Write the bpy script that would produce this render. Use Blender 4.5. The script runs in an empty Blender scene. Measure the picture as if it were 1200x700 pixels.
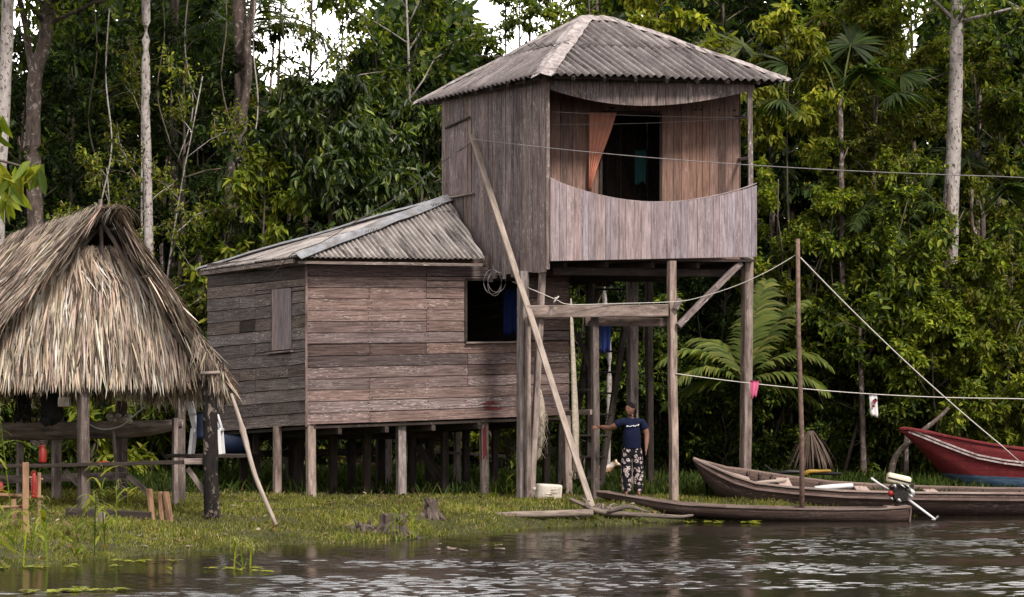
import bpy, bmesh, math, random
import numpy as np
from mathutils import Vector, Matrix
random.seed(11)
rng = np.random.default_rng(11)
SC = bpy.context.scene
COL = SC.collection
F, ZC, YH = 2800.0, 2.0, 470.0

def P(px, py, Y):
    return Vector(((px - 600) * Y / F, Y, ZC - (py - YH) * Y / F))

def lerp(a, b, t):
    return a + (b - a) * t

# ------------------------------------------------------------------ nodes
def N(nt, typ, ins=None, **props):
    n = nt.nodes.new(typ)
    for k, v in props.items():
        setattr(n, k, v)
    if ins:
        for k, v in ins.items():
            s = n.inputs[k]
            if isinstance(v, bpy.types.NodeSocket):
                nt.links.new(v, s)
            else:
                s.default_value = v
    return n

def newmat(name):
    m = bpy.data.materials.new(name)
    m.use_nodes = True
    nt = m.node_tree
    nt.nodes.clear()
    out = nt.nodes.new('ShaderNodeOutputMaterial')
    return m, nt, out

def c4(c):
    return (c[0], c[1], c[2], 1.0)

def mixc(nt, f, a, b, blend='MIX'):
    n = nt.nodes.new('ShaderNodeMix')
    n.data_type = 'RGBA'
    n.blend_type = blend
    for s, v in ((n.inputs[0], f), (n.inputs[6], a), (n.inputs[7], b)):
        if isinstance(v, bpy.types.NodeSocket):
            nt.links.new(v, s)
        else:
            s.default_value = c4(v) if isinstance(v, (tuple, list)) and len(v) == 3 else v
    return n.outputs[2]

def ramp(nt, fac, lo, hi):
    n = N(nt, 'ShaderNodeMapRange', {'Value': fac, 'From Min': lo, 'From Max': hi})
    return n.outputs[0]

def vmap(nt, vec, scale, loc=(0, 0, 0)):
    return N(nt, 'ShaderNodeMapping', {'Vector': vec, 'Scale': scale, 'Location': loc}).outputs[0]

def noise(nt, vec, scale, detail=4, rough=.55, dist=0.0):
    return N(nt, 'ShaderNodeTexNoise', {'Vector': vec, 'Scale': scale, 'Detail': detail, 'Roughness': rough, 'Distortion': dist}).outputs[0]

def bump(nt, h, strength=.4, dist=.01):
    return N(nt, 'ShaderNodeBump', {'Height': h, 'Strength': strength, 'Distance': dist}).outputs[0]

def wood_mat(name, dark, light, speck=(.55, .5, .47), speck_amt=.35, grain=38, rough=.85, stain=(.05, .035, .03), stain_amt=.55, bumps=.5):
    m, nt, out = newmat(name)
    uv = N(nt, 'ShaderNodeUVMap').outputs[0]
    g = noise(nt, vmap(nt, uv, (2.2, grain, 1)), 1.0, 6, .65)
    gf = ramp(nt, g, .32, .70)
    base = mixc(nt, gf, dark, light)
    bl = noise(nt, vmap(nt, uv, (1.1, 7, 1), (3.1, 7.7, 0)), 1.0, 5, .6)
    base = mixc(nt, N(nt, 'ShaderNodeMath', {0: ramp(nt, bl, .52, .72), 1: stain_amt}, operation='MULTIPLY').outputs[0], base, stain)
    sp = noise(nt, vmap(nt, uv, (9, 60, 1), (1.7, 2.2, 0)), 1.0, 3, .7)
    sp2 = noise(nt, vmap(nt, uv, (1.3, 5, 1), (9.7, 4.2, 0)), 1.0, 3, .6)
    spf = N(nt, 'ShaderNodeMath', {0: ramp(nt, sp, .55, .64), 1: ramp(nt, sp2, .40, .62)}, operation='MULTIPLY').outputs[0]
    base = mixc(nt, N(nt, 'ShaderNodeMath', {0: spf, 1: speck_amt}, operation='MULTIPLY').outputs[0], base, speck)
    at = N(nt, 'ShaderNodeAttribute', attribute_name='Col').outputs['Color']
    base = mixc(nt, 1.0, base, at, 'MULTIPLY')
    nb = bump(nt, g, bumps, .008)
    b = N(nt, 'ShaderNodeBsdfPrincipled', {'Base Color': base, 'Roughness': rough, 'Normal': nb, 'Specular IOR Level': .25})
    nt.links.new(b.outputs[0], out.inputs[0])
    return m

def plain_mat(name, col, rough=.6, metal=0.0, nscale=6.0, amt=.35, spec=.4, bumpy=.0, attr=False, dirt=None):
    m, nt, out = newmat(name)
    oc = N(nt, 'ShaderNodeTexCoord').outputs['Object']
    n1 = noise(nt, oc, nscale, 6, .65)
    dk = tuple(c * (1 - amt) for c in col)
    lt = tuple(min(1, c * (1 + amt * .6)) for c in col)
    base = mixc(nt, ramp(nt, n1, .3, .7), dk, lt)
    if dirt:
        n2 = noise(nt, oc, nscale * .35, 5, .7)
        base = mixc(nt, ramp(nt, n2, .5, .66), base, dirt)
    if attr:
        base = mixc(nt, 1.0, base, N(nt, 'ShaderNodeAttribute', attribute_name='Col').outputs['Color'], 'MULTIPLY')
    ins = {'Base Color': base, 'Roughness': rough, 'Metallic': metal, 'Specular IOR Level': spec}
    if bumpy:
        ins['Normal'] = bump(nt, n1, bumpy, .02)
    b = N(nt, 'ShaderNodeBsdfPrincipled', ins)
    nt.links.new(b.outputs[0], out.inputs[0])
    return m

def leaf_mat(name, trans=.34, rough=.55, spec=.22, tint=(1, 1, 1)):
    m, nt, out = newmat(name)
    at = N(nt, 'ShaderNodeAttribute', attribute_name='Col').outputs['Color']
    oc = N(nt, 'ShaderNodeTexCoord').outputs['Object']
    n1 = noise(nt, oc, 1.1, 3, .6)
    col = mixc(nt, ramp(nt, n1, .35, .65), tuple(.72 * t for t in tint), tuple(1.25 * t for t in tint))
    col = mixc(nt, 1.0, at, col, 'MULTIPLY')
    b = N(nt, 'ShaderNodeBsdfPrincipled', {'Base Color': col, 'Roughness': rough, 'Specular IOR Level': spec})
    tcol = mixc(nt, 1.0, col, (1.3, 1.45, .55), 'MULTIPLY')
    t = N(nt, 'ShaderNodeBsdfTranslucent', {'Color': tcol})
    mx = N(nt, 'ShaderNodeMixShader', {0: trans, 1: b.outputs[0], 2: t.outputs[0]})
    nt.links.new(mx.outputs[0], out.inputs[0])
    return m

def bark_mat(name, dark, light, blotch=None, bscale=(3, 3, 1.2), blo=.5, bhi=.58):
    m, nt, out = newmat(name)
    oc = N(nt, 'ShaderNodeTexCoord').outputs['Object']
    v = noise(nt, vmap(nt, oc, (14, 14, 5.0)), 1.0, 6, .7)
    base = mixc(nt, ramp(nt, v, .3, .7), dark, light)
    if blotch:
        w = noise(nt, vmap(nt, oc, bscale), 1.6, 5, .65, .6)
        base = mixc(nt, ramp(nt, w, blo, bhi), base, blotch)
    b = N(nt, 'ShaderNodeBsdfPrincipled', {'Base Color': base, 'Roughness': .9, 'Specular IOR Level': .2, 'Normal': bump(nt, v, .7, .03)})
    nt.links.new(b.outputs[0], out.inputs[0])
    return m

MT = {}
MT['wall_front'] = wood_mat('weathered_mauve_planks', (.060, .039, .036), (.31, .215, .20), speck_amt=.8, bumps=.8)
MT['wall_side'] = wood_mat('weathered_dark_planks', (.068, .050, .045), (.30, .24, .215), speck=(.60, .55, .51), speck_amt=.85, stain_amt=.85, bumps=.8)
MT['tower_side'] = wood_mat('tower_side_planks', (.070, .050, .048), (.30, .24, .23), speck=(.60, .55, .53), speck_amt=.8, grain=26, stain_amt=.85)
MT['balcony'] = wood_mat('pale_grey_planks', (.15, .115, .12), (.42, .35, .36), speck=(.62, .57, .56), speck_amt=.5, grain=24, stain=(.08, .055, .055), stain_amt=.4)
MT['inner'] = wood_mat('inner_brown_planks', (.12, .07, .055), (.30, .185, .15), speck_amt=.25, grain=24, stain_amt=.45)
MT['post'] = wood_mat('weathered_post', (.085, .062, .054), (.44, .355, .325), speck_amt=.5, grain=18, stain_amt=.75, bumps=.9)
MT['post_dark_shade'] = wood_mat('dark_shaded_wood', (.018, .014, .012), (.065, .048, .040), speck_amt=.12, grain=16)  # dark wood; for rear stilts and interiors the shade is in this colour
MT['plank_pale'] = wood_mat('pale_pole', (.20, .155, .13), (.46, .385, .335), speck_amt=.2, grain=20, stain_amt=.25)
MT['boat_brown'] = wood_mat('brown_boat', (.022, .014, .012), (.095, .060, .050), speck=(.36, .29, .26), speck_amt=.5, grain=20, stain_amt=.6)
MT['boat_pale'] = wood_mat('pale_boat', (.20, .145, .125), (.42, .33, .30), speck_amt=.4, grain=20)
MT['charred'] = bark_mat('charred_bark', (.006, .005, .005), (.026, .021, .019), (.17, .135, .115), (5, 5, 3.2), .56, .60)
MT['fresh_wood'] = wood_mat('fresh_split_wood', (.13, .07, .04), (.42, .25, .155), speck_amt=.15, grain=16, stain=(.06, .03, .02), stain_amt=.8, bumps=.9)
MT['driftwood'] = wood_mat('driftwood', (.10, .075, .06), (.36, .29, .25), speck_amt=.3, grain=9, stain_amt=.5)
MT['bark_pale'] = bark_mat('pale_bark', (.24, .21, .20), (.52, .47, .45), (.11, .09, .08), (9, 9, 7.0), .55, .59)
MT['bark_brown'] = bark_mat('brown_bark', (.040, .030, .026), (.17, .13, .112), (.32, .28, .26), (7, 7, 5), .57, .63)
MT['bark_twig'] = bark_mat('twig_bark', (.06, .048, .036), (.17, .14, .11))
MT['leaf'] = leaf_mat('leaf')
MT['leaf_gloss'] = leaf_mat('leaf_gloss', .28, .42, .38)
MT['grass'] = leaf_mat('grass_blade', .35, .6, .2)
def thatch_mat():
    m, nt, out = newmat('dry_thatch')
    at = N(nt, 'ShaderNodeAttribute', attribute_name='Col').outputs['Color']
    oc = N(nt, 'ShaderNodeTexCoord').outputs['Object']
    n1 = noise(nt, oc, 2.3, 5, .7)
    col = mixc(nt, 1.0, at, mixc(nt, ramp(nt, n1, .3, .7), (.62, .58, .55), (1.2, 1.15, 1.1)), 'MULTIPLY')
    b = N(nt, 'ShaderNodeBsdfPrincipled', {'Base Color': col, 'Roughness': .8, 'Specular IOR Level': .25})
    nt.links.new(b.outputs[0], out.inputs[0])
    return m
MT['thatch'] = thatch_mat()
MT['post_mid'] = wood_mat('brown_post', (.035, .026, .023), (.20, .155, .14), speck_amt=.3, grain=18, stain_amt=.7)
MT['drift_dark'] = wood_mat('dark_driftwood', (.045, .034, .028), (.25, .20, .17), speck_amt=.4, grain=9, stain_amt=.7, bumps=.9)
MT['stump'] = wood_mat('rotten_stump', (.03, .022, .018), (.16, .12, .10), speck_amt=.3, grain=7, stain_amt=.6)
MT['under'] = plain_mat('shaded_thatch_bed', (.035, .026, .02), .95)  # darkened so the gaps between strips show as shade
def roof_mat(name, a, b_, st, streak=(.06, .05, .05), samt=.75):
    m, nt, out = newmat(name)
    uv = N(nt, 'ShaderNodeUVMap').outputs[0]
    n1 = noise(nt, vmap(nt, uv, (1.6, 1.1, 1)), 1.0, 6, .7)
    base = mixc(nt, ramp(nt, n1, .33, .68), a, b_)
    n2 = noise(nt, vmap(nt, uv, (11, .9, 1), (4, 2, 0)), 1.0, 6, .7)
    base = mixc(nt, N(nt, 'ShaderNodeMath', {0: ramp(nt, n2, .48, .62), 1: samt}, operation='MULTIPLY').outputs[0], base, streak)
    n3 = noise(nt, vmap(nt, uv, (30, 22, 1)), 1.0, 3, .7)
    base = mixc(nt, N(nt, 'ShaderNodeMath', {0: ramp(nt, n3, .60, .68), 1: .5}, operation='MULTIPLY').outputs[0], base, st)
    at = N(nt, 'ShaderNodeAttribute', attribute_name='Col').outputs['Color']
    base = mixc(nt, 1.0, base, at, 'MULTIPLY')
    b = N(nt, 'ShaderNodeBsdfPrincipled', {'Base Color': base, 'Roughness': .8, 'Specular IOR Level': .3, 'Normal': bump(nt, n3, .25, .006)})
    nt.links.new(b.outputs[0], out.inputs[0])
    return m
MT['roof_fibre'] = roof_mat('old_fibre_cement', (.10, .084, .084), (.28, .245, .243), (.58, .54, .53), (.035, .028, .028))
MT['roof_zinc'] = roof_mat('weathered_sheet_roof', (.22, .19, .18), (.48, .435, .415), (.66, .62, .60), samt=.95)
MT['roof_cap'] = plain_mat('ridge_cap_cement', (.38, .335, .33), .85, 0, 9, .6, .3, .3, dirt=(.12, .10, .098))
MT['zinc_cap'] = plain_mat('zinc_ridge_sheet', (.27, .275, .30), .5, .25, 6, .5, .4, .15, dirt=(.16, .14, .13))
MT['black'] = plain_mat('black_cloth', (.012, .012, .013), .9)
MT['red_paint'] = plain_mat('red_paint', (.19, .020, .024), .65, 0, 12, .5, .35, .2, dirt=(.10, .016, .018))
MT['stripe'] = plain_mat('weathered_white_paint', (.46, .40, .39), .7, 0, 14, .6, .3, .2, dirt=(.2, .09, .09))
MT['blue_paint'] = plain_mat('blue_paint', (.045, .13, .26), .55, 0, 8, .5, .4, .15, dirt=(.16, .2, .24))
MT['white_plastic'] = plain_mat('white_plastic', (.72, .72, .74), .4, 0, 4, .12, .5)
MT['dirty_white'] = plain_mat('dirty_white_plastic', (.66, .60, .53), .55, 0, 7, .25, .4, .1, dirt=(.30, .22, .16))
MT['cream'] = plain_mat('cream_enamel', (.70, .63, .48), .35, 0, 5, .15, .5)
MT['steel'] = plain_mat('scuffed_steel', (.55, .54, .52), .4, .7, 20, .4)
MT['engine'] = plain_mat('greasy_engine', (.022, .020, .020), .5, .4, 25, .6, .5, .3)
MT['red_plastic'] = plain_mat('red_plastic', (.26, .016, .012), .55, 0, 7, .3)
MT['navy'] = plain_mat('navy_plastic', (.012, .03, .085), .5, 0, 4, .3)
MT['orange_cloth'] = plain_mat('salmon_curtain', (.60, .27, .185), .9, 0, 5, .18, .15)
MT['pink'] = plain_mat('pink_cloth', (.72, .16, .30), .9, 0, 9, .2, .15)
MT['white_cloth'] = plain_mat('white_cloth', (.78, .75, .77), .9, 0, 9, .12, .15)
MT['blue_cloth'] = plain_mat('blue_cloth', (.02, .035, .14), .9, 0, 9, .25, .15)
MT['green_cloth'] = plain_mat('green_cloth', (.03, .12, .07), .9, 0, 9, .25, .15)
MT['net'] = plain_mat('pale_net', (.42, .36, .29), .95, 0, 22, .4, .1, .5)
MT['net_dark'] = plain_mat('dark_net', (.022, .02, .018), .95, 0, 22, .4, .1, .5)
MT['rope'] = plain_mat('pale_rope', (.62, .58, .54), .9, 0, 40, .3, .1)
MT['cable'] = plain_mat('dark_cable', (.05, .045, .045), .7)
MT['grey_cable'] = plain_mat('grey_cable', (.30, .275, .27), .7)
MT['rust'] = plain_mat('rusty_pole', (.19, .125, .10), .75, .2, 18, .55, .3, .3)
MT['yellow'] = plain_mat('yellow_paint', (.34, .20, .025), .5, 0, 7, .2)
MT['teal'] = plain_mat('teal_cloth', (.03, .12, .12), .9)

# ------------------------------------------------------------------ objects
ORG = {}
def tag(o, label=None, cat=None, group=None, kind=None):
    for k, v in (('label', label), ('category', cat), ('group', group), ('kind', kind)):
        if v:
            o[k] = v
    return o

def thing(name, label, cat, loc=(0, 0, 0), group=None):
    o = bpy.data.objects.new(name, None)
    o.empty_display_size = .2
    COL.objects.link(o)
    o.location = loc
    ORG[o.name] = Vector(loc)
    return tag(o, label, cat, group)

def link(name, me, mat, parent=None, org=None):
    o = bpy.data.objects.new(name, me)
    COL.objects.link(o)
    for m in (mat if isinstance(mat, (list, tuple)) else [mat]):
        me.materials.append(m)
    if parent is not None:
        o.parent = parent
        ORG[o.name] = ORG[parent.name]
    else:
        o.location = org if org is not None else (0, 0, 0)
        ORG[o.name] = Vector(o.location)
    return o

def npmesh(name, V, Fa, C=None, UV=None, smooth=False):
    """V (n,3), Fa (m,k) all the same k, C (n,3) per vertex, UV (m*k,2)"""
    V = np.asarray(V, dtype=np.float32); Fa = np.asarray(Fa, dtype=np.int32)
    me = bpy.data.meshes.new(name)
    m, k = Fa.shape
    me.vertices.add(len(V)); me.vertices.foreach_set('co', V.ravel())
    me.loops.add(m * k); me.loops.foreach_set('vertex_index', Fa.ravel())
    me.polygons.add(m)
    me.polygons.foreach_set('loop_start', np.arange(0, m * k, k, dtype=np.int32))
    me.polygons.foreach_set('loop_total', np.full(m, k, dtype=np.int32))
    if C is not None:
        a = me.color_attributes.new('Col', 'FLOAT_COLOR', 'POINT')
        a.data.foreach_set('color', np.concatenate([np.asarray(C, np.float32), np.ones((len(V), 1), np.float32)], 1).ravel())
    if UV is not None:
        u = me.uv_layers.new(name='UVMap')
        u.data.foreach_set('uv', np.asarray(UV, np.float32).ravel())
    if smooth:
        me.polygons.foreach_set('use_smooth', np.ones(m, dtype=bool))
    me.update(calc_edges=True)
    me.validate()
    return me

class MB:
    def __init__(s):
        s.v, s.f, s.uv, s.c, s.mi, s.sm = [], [], [], [], [], []
    def add(s, vs, fs, uvs=None, col=(1, 1, 1), mi=0, smooth=False):
        b = len(s.v)
        s.v += [Vector(v) for v in vs]
        s.c += [col] * len(vs)
        for i, f in enumerate(fs):
            s.f.append([b + j for j in f])
            s.uv.append(uvs[i] if uvs else [(0, 0)] * len(f))
            s.mi.append(mi); s.sm.append(smooth)
    def build(s, name, mat, parent=None, org=None):
        o0 = ORG[parent.name] if parent is not None else Vector(org if org is not None else (0, 0, 0))
        me = bpy.data.meshes.new(name)
        me.from_pydata([tuple(v - o0) for v in s.v], [], s.f)
        u = me.uv_layers.new(name='UVMap')
        flat = [c for f in s.uv for t in f for c in t]
        u.data.foreach_set('uv', flat)
        a = me.color_attributes.new('Col', 'FLOAT_COLOR', 'POINT')
        a.data.foreach_set('color', [x for c in s.c for x in (c[0], c[1], c[2], 1.0)])
        me.polygons.foreach_set('material_index', s.mi)
        me.polygons.foreach_set('use_smooth', s.sm)
        me.update()
        return link(name, me, mat, parent, o0 if parent is None else None)

HEXF = [(0, 1, 2, 3), (7, 6, 5, 4), (0, 4, 5, 1), (1, 5, 6, 2), (2, 6, 7, 3), (3, 7, 4, 0)]
def hexa(mb, p, col=(1, 1, 1), mi=0, uvdir=0):
    """p: 4 front + 4 back points; the front's 0->1 is the u direction (uvdir 0) or 0->3 (uvdir 1)"""
    p = [Vector(q) for q in p]
    ou, ov = random.uniform(0, 40), random.uniform(0, 40)
    w = (p[1] - p[0]).length; h = (p[3] - p[0]).length; t = (p[4] - p[0]).length
    def q(a, b):
        r = [(0, 0), (a, 0), (a, b), (0, b)]
        if uvdir:
            r = [(y, x) for x, y in r]
        return [(x + ou, y + ov) for x, y in r]
    mb.add(p, HEXF, [q(w, h), q(w, h), q(t, w) , q(t, h), q(t, w), q(t, h)], col, mi)

def frame_of(d, up=Vector((0, 0, 1))):
    d = d.normalized()
    s = d.cross(up)
    if s.length < 1e-3:
        s = d.cross(Vector((1, 0, 0)))
    s.normalize()
    return s, s.cross(d).normalized()

def beam(mb, a, b, w, h, up=Vector((0, 0, 1)), col=(1, 1, 1), jit=.004, segs=None, cham=.18, w2=None, h2=None, mi=0):
    """a slightly warped timber from a to b: chamfered rectangle w across, h along up"""
    a, b = Vector(a), Vector(b)
    L = (b - a).length
    segs = segs or max(1, min(10, int(L / .45)))
    s, u = frame_of(b - a, up)
    w2 = w if w2 is None else w2; h2 = h if h2 is None else h2
    c = cham
    prof = [(-1, -1 + c), (-1, 1 - c), (-1 + c, 1), (1 - c, 1), (1, 1 - c), (1, -1 + c), (1 - c, -1), (-1 + c, -1)]
    vs, fs, uvs = [], [], []
    ou, ov = random.uniform(0, 40), random.uniform(0, 40)
    per = 2 * (w + h)
    for i in range(segs + 1):
        t = i / segs
        o = a.lerp(b, t) + s * random.uniform(-jit, jit) * (0 < i < segs) + u * random.uniform(-jit, jit) * (0 < i < segs)
        ww, hh = lerp(w, w2, t) / 2, lerp(h, h2, t) / 2
        for x, y in prof:
            vs.append(o + s * x * ww + u * y * hh)
    for i in range(segs):
        for k in range(8):
            k2 = (k + 1) % 8
            fs.append((i * 8 + k, i * 8 + k2, (i + 1) * 8 + k2, (i + 1) * 8 + k))
            u0, u1 = ou + L * i / segs, ou + L * (i + 1) / segs
            v0, v1 = ov + per * k / 8, ov + per * (k + 1) / 8
            uvs.append([(u0, v0), (u0, v1), (u1, v1), (u1, v0)])
    fs.append(tuple(range(7, -1, -1))); uvs.append([(ou + x * .05, ov + y * .05) for x, y in prof[::-1]])
    fs.append(tuple(segs * 8 + k for k in range(8))); uvs.append([(ou + x * .05, ov + y * .05) for x, y in prof])
    mb.add(vs, fs, uvs, col, mi)

def tube(mb, pts, r, n=8, col=(1, 1, 1), mi=0, smooth=True, flat=1.0, up=Vector((0, 0, 1)), cap=True):
    pts = [Vector(p) for p in pts]
    rs = r if isinstance(r, (list, tuple)) else [r] * len(pts)
    vs, fs, uvs = [], [], []
    ou, ov = random.uniform(0, 40), random.uniform(0, 40)
    acc = 0
    accs = []
    for i, p in enumerate(pts):
        d = pts[min(i + 1, len(pts) - 1)] - pts[max(i - 1, 0)]
        if d.length < 1e-6:
            d = Vector((0, 0, 1))
        s, u = frame_of(d, up)
        if i:
            acc += (p - pts[i - 1]).length
        accs.append(acc)
        for k in range(n):
            a = 2 * math.pi * k / n
            vs.append(p + s * math.cos(a) * rs[i] + u * math.sin(a) * rs[i] * flat)
    for i in range(len(pts) - 1):
        for k in range(n):
            k2 = (k + 1) % n
            fs.append((i * n + k, i * n + k2, (i + 1) * n + k2, (i + 1) * n + k))
            c = 2 * math.pi * max(rs) / n
            uvs.append([(ou + accs[i], ov + c * k), (ou + accs[i], ov + c * (k + 1)), (ou + accs[i + 1], ov + c * (k + 1)), (ou + accs[i + 1], ov + c * k)])
    if cap:
        fs.append(tuple(range(n - 1, -1, -1))); uvs.append([(ou, ov)] * n)
        fs.append(tuple((len(pts) - 1) * n + k for k in range(n))); uvs.append([(ou, ov)] * n)
    mb.add(vs, fs, uvs, col, mi, smooth)

def spline(pts, n=8):
    pts = [Vector(p) for p in pts]
    q = [2 * pts[0] - pts[1]] + pts + [2 * pts[-1] - pts[-2]]
    out = []
    for i in range(1, len(q) - 2):
        for k in range(n):
            t = k / n
            a, b, c, d = q[i - 1], q[i], q[i + 1], q[i + 2]
            out.append(.5 * ((2 * b) + (c - a) * t + (2 * a - 5 * b + 4 * c - d) * t * t + (3 * b - a - 3 * c + d) * t ** 3))
    out.append(pts[-1])
    return out

def sag(a, b, s, n=24):
    a, b = Vector(a), Vector(b)
    return [a.lerp(b, i / n) - Vector((0, 0, s * 4 * (i / n) * (1 - i / n))) for i in range(n + 1)]

def blob(mb, c, r, seed=0, rough=.15, nu=14, nv=10, col=(1, 1, 1), mi=0):
    c = Vector(c); rs = random.Random(seed)
    ph = [(rs.uniform(1, 4), rs.uniform(1, 4), rs.uniform(0, 6)) for _ in range(4)]
    vs, fs = [], []
    for j in range(nv + 1):
        th = math.pi * j / nv
        for i in range(nu):
            f = 2 * math.pi * i / nu
            k = 1 + rough * sum(math.sin(round(a) * f + b * th + p) for a, b, p in ph) / 4
            vs.append(c + Vector((r[0] * math.sin(th) * math.cos(f) * k, r[1] * math.sin(th) * math.sin(f) * k, r[2] * math.cos(th) * k)))
    for j in range(nv):
        for i in range(nu):
            fs.append((j * nu + i, (j + 1) * nu + i, (j + 1) * nu + (i + 1) % nu, j * nu + (i + 1) % nu))
    mb.add(vs, fs, None, col, mi, True)

def plank_tint(a=.22, warm=.06):
    k = random.uniform(1 - a, 1 + a)
    w = random.uniform(-warm, warm)
    return (k * (1 + w), k, k * (1 - w))

def rect_minus(r, holes):
    out = [r]
    for h in holes:
        nxt = []
        for (a, b, c, d) in out:
            if h[1] <= a or h[0] >= b or h[3] <= c or h[2] >= d:
                nxt.append((a, b, c, d)); continue
            if c < h[2]: nxt.append((a, b, c, h[2]))
            if d > h[3]: nxt.append((a, b, h[3], d))
            lo, hi = max(c, h[2]), min(d, h[3])
            if a < h[0]: nxt.append((a, h[0], lo, hi))
            if b > h[1]: nxt.append((h[1], b, lo, hi))
        out = nxt
    return [q for q in out if q[1] - q[0] > .004 and q[3] - q[2] > .004]

class Quad:
    """a wall: bilinear patch, u left to right, v bottom to top, n towards the viewer"""
    def __init__(s, bl, br, tl, tr):
        s.bl, s.br, s.tl, s.tr = map(Vector, (bl, br, tl, tr))
        s.W = ((s.br - s.bl).length + (s.tr - s.tl).length) / 2
        s.H = ((s.tl - s.bl).length + (s.tr - s.br).length) / 2
        s.n = (s.br - s.bl).cross(s.tl - s.bl).normalized()
    def at(s, u, v, off=0.0):
        return s.bl.lerp(s.br, u).lerp(s.tl.lerp(s.tr, u), v) + s.n * off

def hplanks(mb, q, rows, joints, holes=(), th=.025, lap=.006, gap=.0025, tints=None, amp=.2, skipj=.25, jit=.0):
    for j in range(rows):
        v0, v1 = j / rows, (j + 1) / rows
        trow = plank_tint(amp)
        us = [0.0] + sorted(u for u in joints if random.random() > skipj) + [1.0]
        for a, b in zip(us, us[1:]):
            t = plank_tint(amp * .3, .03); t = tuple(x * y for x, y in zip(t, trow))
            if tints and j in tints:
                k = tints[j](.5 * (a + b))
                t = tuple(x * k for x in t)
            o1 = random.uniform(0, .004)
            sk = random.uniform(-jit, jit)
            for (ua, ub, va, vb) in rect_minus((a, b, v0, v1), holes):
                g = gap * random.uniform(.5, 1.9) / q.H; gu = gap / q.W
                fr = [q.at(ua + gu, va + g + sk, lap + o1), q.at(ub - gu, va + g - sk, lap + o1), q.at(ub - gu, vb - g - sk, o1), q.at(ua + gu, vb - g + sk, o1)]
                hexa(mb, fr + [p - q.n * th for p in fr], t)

def vplanks(mb, q, n, lo=lambda u: 0.0, hi=lambda u: 1.0, th=.022, gap=.003, amp=.18, jag=0.0, jagtop=0.0, off=0.0, skip=None, var=.25, tint=None):
    es = [0.0]
    for i in range(1, n):
        es.append((i + random.uniform(-var, var)) / n)
    es.append(1.0)
    for a, b in zip(es, es[1:]):
        if skip and skip(.5 * (a + b)):
            continue
        gu = gap / q.W
        o1 = off + random.uniform(0, .007)
        jb = random.uniform(0, jag) / q.H if jag else 0
        jt = random.uniform(-jagtop, jagtop) / q.H if jagtop else 0
        steps = 1
        sk = random.uniform(-.003, .003)
        t = plank_tint(amp)
        if tint:
            k = tint(.5 * (a + b)); t = (t[0] * k[0], t[1] * k[1], t[2] * k[2])
        fr = [q.at(a + gu, lo(a) - jb, o1 + sk), q.at(b - gu, lo(b) - jb, o1 - sk), q.at(b - gu, hi(b) + jt, o1 - sk), q.at(a + gu, hi(a) + jt, o1 + sk)]
        hexa(mb, fr + [p - q.n * th for p in fr], t, uvdir=1)

def prism(mb, poly, n, th, col=(1, 1, 1)):
    poly = [Vector(p) for p in poly]
    k = len(poly)
    back = [p - n * th for p in poly]
    fs = [tuple(range(k)), tuple(range(2 * k - 1, k - 1, -1))] + [(i, k + i, k + (i + 1) % k, (i + 1) % k) for i in range(k)]
    o = poly[0]; s = (poly[1] - o).normalized(); u = n.cross(s)
    uv = [((p - o).dot(s) + 3, (p - o).dot(u) + 5) for p in poly + back]
    mb.add(poly + back, fs, [[uv[j] for j in f] for f in fs], col)

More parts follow.
